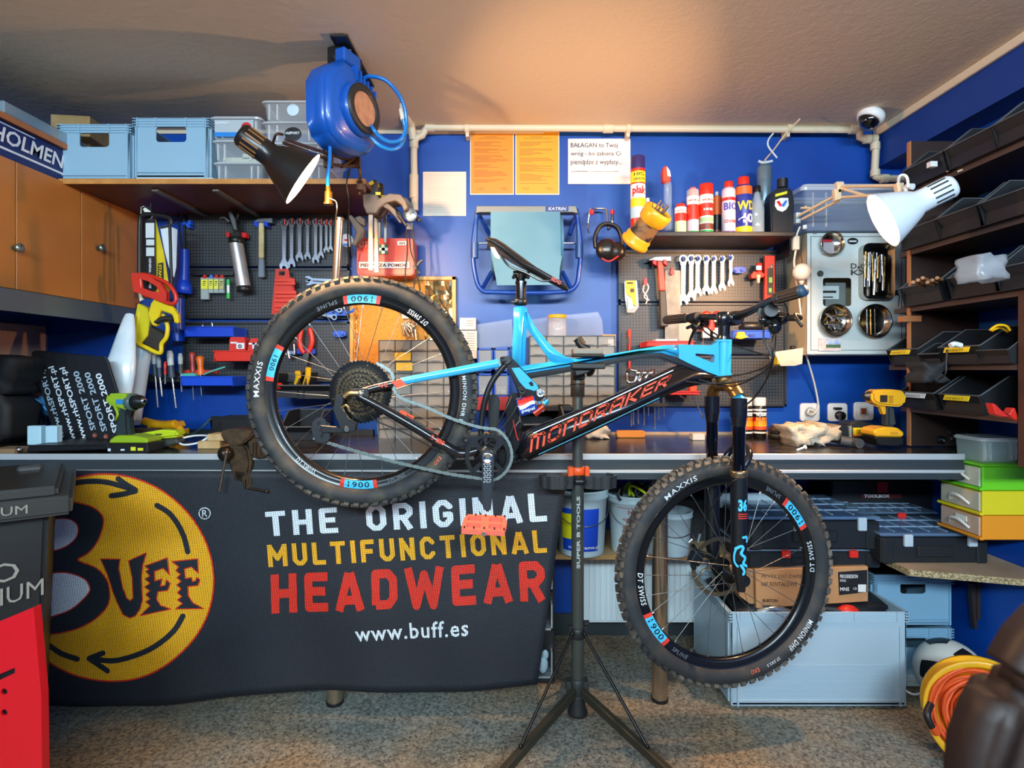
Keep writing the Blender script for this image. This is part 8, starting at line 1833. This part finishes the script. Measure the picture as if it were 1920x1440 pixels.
tag(G().fb(1335, 925, 1510, 952, 2.36, .02).build('foam_board', m('cfe4ea', .4), bevel=.003), 'white flat board standing behind the organiser cases', 'board')
zs2 = .54
os_ = thing('chipboard_shelf', 'raw chipboard shelf with a dark bracket in the right corner', 'shelf', (1.3, 2.3, zs2))
oc = [(1.40, 2.20), (1.41, 1.99), (1.835, 1.868), (1.835, 2.645), (1.40, 2.645)]
o = G().prism(oc, (0, 0, zs2-.011), UX, (0, 1, 0), .022).build('board', m('a89078', .6, col2='94795e', cs=6), os_)
for i in ((0, 1), (1, 2)):
    a, b = oc[i[0]], oc[i[1]]; v = Vector((b[0]-a[0], b[1]-a[1], 0)); nrm = Vector((v.y, -v.x, 0)).normalized()
    G().box(Vector(((a[0]+b[0])/2, (a[1]+b[1])/2, zs2-.011))+nrm*.001, (v.length, .003, .0225), (0, 0, math.atan2(v.y, v.x))).build('raw_edge', m('b8a47a', .8, col2='6e5c3e', cs=160, thr=(.4, .6)), os_)
G().box((1.822, 2.2, zs2-.14), (.014, .03, .25)).box((1.70, 2.2, zs2-.03), (.26, .03, .014)).pp([(1820, 1095), (1828, 1180), (1832, 1180), (1838, 1095)], 2.19, .02).build('shelf_bracket', m('2b2220', .5), os_)
def organiser(x0, x1, y0, y1, D, dep, lab, latch, lx, body=None, blue=True, lidc='7a98b8', name='organiser_case'):
    a, b = P(x0, y1, D), P(x1, y0, D); w = b.x-a.x; h = b.z-a.z; t = thing(name, lab, 'case', ((a.x+b.x)/2, D+dep/2, a.z), 'organiser cases under the bench')
    bd = body or m('1a1d20', .45)
    G().box(((a.x+b.x)/2, D+dep/2, a.z+h*.42), (w, dep, h*.84)).box(((a.x+b.x)/2, D-.004, a.z+h*.4), (w*.34, .012, h*.36)).box((a.x+w*.06, D-.003, a.z+h*.4), (w*.10, .010, h*.8)).box((b.x-w*.06, D-.003, a.z+h*.4), (w*.10, .010, h*.8)).build('case_body', bd, t, bevel=.006)
    if blue: G().box(((a.x+b.x)/2, D+dep/2, a.z+h*.86), (w*.86, dep*.8, h*.06)).build('insert', m('1450b8', .4), t)
    l = G().box(((a.x+b.x)/2, D+dep/2, a.z+h*.94), (w*1.01, dep*1.01, h*.10)).build('lid', clear(lidc, .42), t, bevel=.004)
    g = G()
    for k in range(1, 6): g.box((a.x+w*k/6, D+dep/2, a.z+h), (.004, dep*.86, .004))
    for k in range(1, 4): g.box(((a.x+b.x)/2, D+dep*k/4, a.z+h), (w*.9, .004, .004))
    g.build('lid_ribs', clear('a8c0d8', .6), t)
    for x in lx: c = P(x, 0, D); G().box((c.x, D-.008, a.z+h*.78), (.032, .014, h*.40)).build('latch', latch, t, bevel=.003)
    return t
gl = m('b4c0c8', .4); rl_ = m('e02a1c', .4)
organiser(1400, 1652, 1030, 1064, 2.12, .30, 'flat clear lidded organiser with red latches on top of the cardboard box', rl_, (1472, 1598), blue=False, lidc='a8bcd8')
organiser(1404, 1650, 968, 1030, 2.10, .38, 'deep black organiser case with grey latches and blue insert, beside the front wheel', gl, (1494, 1614))
organiser(1512, 1610, 948, 962, 2.38, .24, 'grey green lidded organiser on top at the back', gl, (), blue=False, lidc='7c9a98')
organiser(1652, 1852, 1000, 1056, 2.055, .36, 'black organiser case with grey latches under the drawer tower', gl, (1700, 1820))
organiser(1600, 1760, 960, 998, 2.30, .30, 'clear lidded organiser with one red latch behind the black cases', rl_, (1688,), blue=False)
tx = thing('toolbox', 'black toolbox with a red square and white lettering far back under the bench', 'toolbox', P(1655, 940, 2.45))
G().fb(1560, 900, 1755, 960, 2.45, .18).build('toolbox_body', m('17181d', .5), tx, bevel=.006); G().fb(1645, 904, 1665, 924, 2.447, .003).build('red_square', m('a8202a', .5), tx); G().fb(1616, 926, 1690, 934, 2.447, .002).build('label', m('5a1a1c', .5), tx)
g = G(); put_px(g, 'TOOLBOX', 1620, 927, 1668, 933, 2.444, bold=.03); g.build('lettering', white, tx)
# cardboard box with print and handwriting
bb_ = thing('shoe_box', 'tan cardboard box with handwriting and a black label under the organiser', 'box', P(1500, 1140, 2.10)); bD = 2.10
cbm = m('b8875a', .7, col2='ad7d50', cs=8)
G().pp([(1416, 1068), (1628, 1062), (1628, 1128), (1418, 1141)], bD, .30).pp([(1385, 1066), (1416, 1067), (1418, 1141), (1386, 1118)], bD+.02, .28).build('box_body', cbm, bb_, bevel=.002)
G().pp([(1503, 1092), (1520, 1090), (1520, 1096), (1503, 1098)], bD-.002, .002).build('hand_hole', m('3a2a20', .6), bb_); G().pp([(1572, 1073), (1626, 1069), (1626, 1110), (1574, 1116)], bD-.003, .003).build('black_label', m('17171a', .5), bb_)
g = G(); put_px(g, 'PŁYTY DO ZAPIĘĆ', 1428, 1075, 1512, 1085, bD-.001, shear=.1); put_px(g, 'NIE RENTALOWE', 1428, 1091, 1494, 1099, bD-.001); g.build('handwriting', m('3a2c28', .6), bb_, kind='stuff')
g = G(); put_px(g, 'BURTON', 1430, 1123, 1458, 1129, bD-.001, bold=.03); g.build('lettering', m('2c211c', .6), bb_, kind='stuff')
g = G(); put_px(g, 'PROGRESSION', 1575, 1077, 1608, 1084, bD-.0045, bold=.02); put_px(g, 'MNS', 1575, 1086, 1586, 1091, bD-.0045); put_px(g, 'MNS', 1575, 1101, 1592, 1108, bD-.0045, bold=.02); put_px(g, '10', 1600, 1101, 1606, 1106, bD-.0045); g.fb(1609, 1096, 1624, 1110, bD-.0045, .001); g.build('lettering', m('d8d8d4', .5), bb_, kind='stuff')
# big crate in front and two stacked crates
zc_ = (1.25-0)*F
bigc = crate(.655, .42, .345, m('a6bcc8', .4), 'large pale grey plastic crate on the floor behind the front wheel', handle=None, stripes=True); place(bigc, (P(1535, 0, 2.06).x, 2.06, .013))
g = G(); rnd = random.Random(6)
o = lump('parts_heap', 1400, 1118, 1665, 1152, 2.10, .34, m('17181b', .6, bump=.7, bs=40), 'black padded gear filling the large grey crate', 'gear', 31, .2); o.location.z = .29
tag(G().sph(P(1590, 1148, 2.09), .035, 12, 0, (1.2, .8, .8)).sph(P(1572, 1150, 2.09), .02, 10, 0, (1, .8, .8)).build('boxing_mitt', m('c8281c', .4)), 'red rubber piece lying in the large grey crate', 'rubber piece')
tag(G().tube([P(1420, 1150, 2.1), P(1450, 1142, 2.1), P(1480, 1150, 2.1)], .016, n=10).build('silver_bar', m('8a9aa8', .3, .8)), 'short silver bar lying in the large grey crate', 'bar')
cs1 = crate(.318, .36, .20, m('7ea6be', .45), 'blue grey crate standing on another one under the chipboard shelf', handle=(.34, .66, .62, .84)); place(cs1, (P(1712, 0, 2.24).x, 2.24, .229))
cs2 = dup(cs1, label='blue grey crate on the floor under another crate'); place(cs2, (P(1712, 0, 2.24).x, 2.24, .014)); cs1['group'] = cs2['group'] = 'stacked crates under the chipboard shelf'
for c, n_ in ((cs1, 'upper'), (cs2, 'lower')): tag(G().box((c.location.x-.01, 2.5, c.location.z+.10), (.22, .2, .12)).build('dark_bundle', m('14181c', .6, bump=.6, bs=30), bevel=.02), 'dark bundle seen through the handle of the %s stacked crate' % n_, 'bag')
ps_ = thing('power_strip', 'white power strip with a looped white cable on the floor beside the crate', 'power strip', (P(1710, 0, 2.2).x, 2.22, 0))
G().box((P(1710, 0, 2.2).x, 2.22, .028), (.22, .05, .045)).build('strip_body', m('cfe0e0', .4), ps_, bevel=.004); G().tube([P(1735, 1285, 2.18), P(1700, 1275, 2.15), P(1694, 1290, 2.1), P(1715, 1302, 2.08), P(1742, 1292, 2.1)], .004).build('power_cord', white, ps_)
# football and cable reel
fb_ = thing('football', 'white and black football in the corner behind the orange cable reel', 'ball', (1.66, 2.1, 0)); fc_ = Vector((1.64, 2.10, .116)); fr_ = .115
G().sph(fc_, fr_, 32).build('ball_body', m('d8d4c8', .5), fb_)
def cap_patch(c, r, d, ang, n=5, ro=0):
    d = Vector(d).normalized(); x, y = frame_of(d); vs = [c+d*(r+.0015)]; R = 4
    for q in range(1, R+1):
        for k in range(n*4):
            e = k/4; i = int(e); f_ = e-i; a_, b_ = 2*PI*i/n+ro, 2*PI*(i+1)/n+ro
            u = Vector((math.cos(a_)*(1-f_)+math.cos(b_)*f_, math.sin(a_)*(1-f_)+math.sin(b_)*f_, 0))*math.tan(ang)*q/R
            vs.append(c+(d+x*u.x+y*u.y).normalized()*(r+.0015))
    N = n*4; fs = [(0, 1+k, 1+(k+1) % N) for k in range(N)]
    for q in range(R-1): fs += [(1+q*N+k, 1+(q+1)*N+k, 1+(q+1)*N+(k+1) % N, 1+q*N+(k+1) % N) for k in range(N)]
    return vs, fs
for d in ((.1, -.7, .75), (-.95, -.4, .2), (.6, -.9, -.1), (-.2, .3, 1), (-.4, -.9, -.3)):
    vs, fs = cap_patch(fc_, fr_, d, .42); G().add(vs, fs, 0, True).build('black_panel', black, fb_)
cr = thing('cable_reel', 'orange extension cable wound on a yellow reel at the right edge', 'cable reel', (1.42, 1.72, 0)); cc_ = Vector((1.475, 1.74, .172)); cax = Vector((-.45, -.85, .18)).normalized()
G().lathe([(.148, .032), (.165, .040), (.168, .036), (.165, .030), (.148, .032), (.148, .03), (.05, .0), (.05, -.045), (.160, -.048), (.163, -.055), (.05, -.055)], cc_, cax, 40).build('reel_frame', m('e8ac14', .4), cr)
x_, y_ = frame_of(cax); om_ = m('e0541c', .45)
for i in range(16):
    r = .072+.0054*i; z = (.036, .022, .030, .016)[i % 4]
    G().tube([cc_+cax*(z+.012*math.sin(k+i))+(x_*math.cos(2*PI*k/14)+y_*math.sin(2*PI*k/14))*(r+.003*math.sin(k*2+i)) for k in range(14)], .0055, n=7, k=3, closed=True).build('cable_turn', om_, cr)
G().tube([P(1745, 1320, 1.68), P(1738, 1340, 1.66), P(1748, 1365, 1.65)], .010, n=10).build('reel_handle', black, cr); G().cyl(P(1748, 1362, 1.65), P(1756, 1374, 1.65), .012).build('plug', om_, cr)
# ================================================================ foreground
bn_ = thing('waste_bin', 'black plastic waste bin with scratched writing at the left edge', 'bin', (0, 0, 0)); dkb = m('1c1b1a', .45, bump=.2, bs=40)
# local frame: right front corner of the body at the origin, front face along -x, depth +y
G().add([(-.52, .03, 0), (-.03, .03, 0), (-.03, .44, 0), (-.52, .44, 0), (-.56, 0, .88), (0, 0, .88), (0, .47, .88), (-.56, .47, .88)], [(3, 2, 1, 0), (4, 5, 6, 7), (0, 1, 5, 4), (1, 2, 6, 5), (2, 3, 7, 6), (3, 0, 4, 7)]).build('bin_body', dkb, bn_, bevel=.012, seg=2)
G().box((-.28, .23, .890), (.66, .56, .05)).box((-.28, .23, .925), (.60, .50, .03)).build('lid', m('2b2925', .4), bn_, bevel=.008, seg=2)
G().box((-.30, .10, .945), (.34, .08, .02)).build('lid_handle', m('3a3c3c', .4), bn_, bevel=.006); G().box((-.06, .34, .945), (.06, .05, .02)).build('lid_handle', m('3a3c3c', .4), bn_, bevel=.006)
sc_ = m('8a8478', .7); g = G(); put_text(g, 'ALUMINIUM', (-.24, -.052, .882), UX, UZ, .20, .022, .001); v_ = Vector((0, -.034, 1)).normalized(); put_text(g, 'SZKŁO', (-.30, 0.006, .70), UX, v_, .24, .05, .004); put_text(g, 'ALUMINIUM', (-.30, .008, .62), Vector((1, 0, .1)).normalized(), v_, .29, .045, .005)
g.build('handwriting', sc_, bn_, kind='stuff')
g = G(); stroke(g, [(-.24, .42), (-.16, .50), (-.10, .54), (-.085, .52), (-.11, .46), (-.17, .41)], .014, lambda p: Vector((p[0], .008-.001, p[1])), k=4, round_=False); put_text(g, 'SPORT', (-.27, .012, .355), Vector((1, 0, .12)).normalized(), v_, .24, .06, .006, bold=.03, shear=.2)
g.build('lettering', m('b8c0c8', .5), bn_, kind='stuff')
place(bn_, (P(92, 0, 1.5).x, 1.5, 0), (0, 0, rad(37)))
rb = thing('red_metal_box', 'bright red metal sheet with slots at the lower left corner', 'metal box', (-1.2, 1.2, 0)); RD = 1.25
q = [(-120, 1215), (60, 1140), (74, 1300), (80, 1744), (-120, 1744)]; sl = [[(-10, 1268), (28, 1252), (28, 1262), (-10, 1280)], circ(8, 1297, 6, 12), circ(8, 1336, 6, 12)]
vs, fs = fill2d([[(P(x, y, RD).x, P(x, y, RD).z) for x, y in pl] for pl in [q]+sl])
g = G().add([Vector((v.x, RD, v.y)) for v in vs], fs).add([Vector((v.x, RD+.004, v.y)) for v in vs], [tuple(reversed(f)) for f in fs])
g.pp([(60, 1140), (63, 1139), (77, 1300), (83, 1744), (80, 1744), (74, 1300)], RD, .02).build('sheet', m('c8101a', .35), rb); G().fb(-60, 1230, 40, 1700, RD+.008, .03).build('inside', black, rb)
ch = thing('armchair', 'dark brown padded chair, blurred, very close at the lower right corner', 'chair', (.6, .6, 0)); CHD = .56
dbm = m('1e110c', .6, col2='291812', cs=12, bump=.3, bs=60)
def slab(pix, D, t, name, mt):      # outline taken at the far face
    pts = [P(x, y, D) for x, y in pix]
    return G().prism([(p.x, p.z) for p in pts], (0, D-t/2, 0), (1, 0, 0), (0, 0, 1), t).build(name, mt, ch, bevel=.022, seg=4, sm=True)
slab([(1742, 2700), (1740, 1440), (1747, 1350), (1768, 1290), (1798, 1235), (1850, 1225), (1960, 1270), (2150, 1400), (2150, 2700)], .68, .09, 'chair_side', dbm)
slab([(1805, 1240), (1822, 1200), (1848, 1155), (1885, 1118), (1940, 1098), (2200, 1090), (2200, 1480), (1900, 1262)], .66, .09, 'backrest', m('28170f', .55, bump=.3, bs=60))
# ---- bins and small things seen through and behind the bicycle
for i, (x, y, D, sc, lab) in enumerate(((537, 746, 2.44, 1.1, 'black wall bin holding yellow pliers behind the rear wheel'), (588, 748, 2.44, 1.2, 'black wall bin left of the cassette behind the rear wheel'), (1020, 822, 2.36, 1.5, 'large black bin on the bench behind the shock'), (560, 826, 2.40, 1.2, 'black bin on the bench seen through the rear wheel spokes'))):
    q = stack_bin(.13, .18, .10, bk1, lab, 'black bins behind the bicycle'); p = P(x, y, D); place(q, (p.x, D, ZB+.001 if i > 1 else p.z), (0, 0, .15 if i == 2 else 0), sc)
yp = thing('pliers', 'yellow handled pliers sticking out of the black wall bin behind the rear wheel', 'pliers', P(568, 725, 2.5))
for a, b in (((556, 720), (558, 697)), ((572, 722), (578, 690))): G().tube([P(*a, 2.50), P((a[0]+b[0])/2+2, (a[1]+b[1])/2, 2.49), P(*b, 2.48)], .013, n=10, flat=(Vector((0, 1, 0)), .6)).build('handle', m('e8b81c', .4), yp)
tag(G().sph(P(524, 724, 2.46), .016, 12).build('rubber_ball', red), 'small round red ball in the black wall bin behind the rear wheel', 'ball')
o = tag(G().prism([(p[0], p[1]) for p in rrect(-.065, 0, .065, .032, .012)], P(1182, 817, 2.52), UX, UZ, .03).build('orange_tube', m('c8822c', .35), bevel=.003), 'amber plastic stick lying on the bench behind the repair stand', 'stick'); seat(o)
o = tag(G().fb(1299, 808, 1322, 820, 2.42, .05).build('paper_packet', m('c8c4bc', .6), bevel=.002), 'small white packet lying on the bench left of the fork', 'packet'); seat(o)
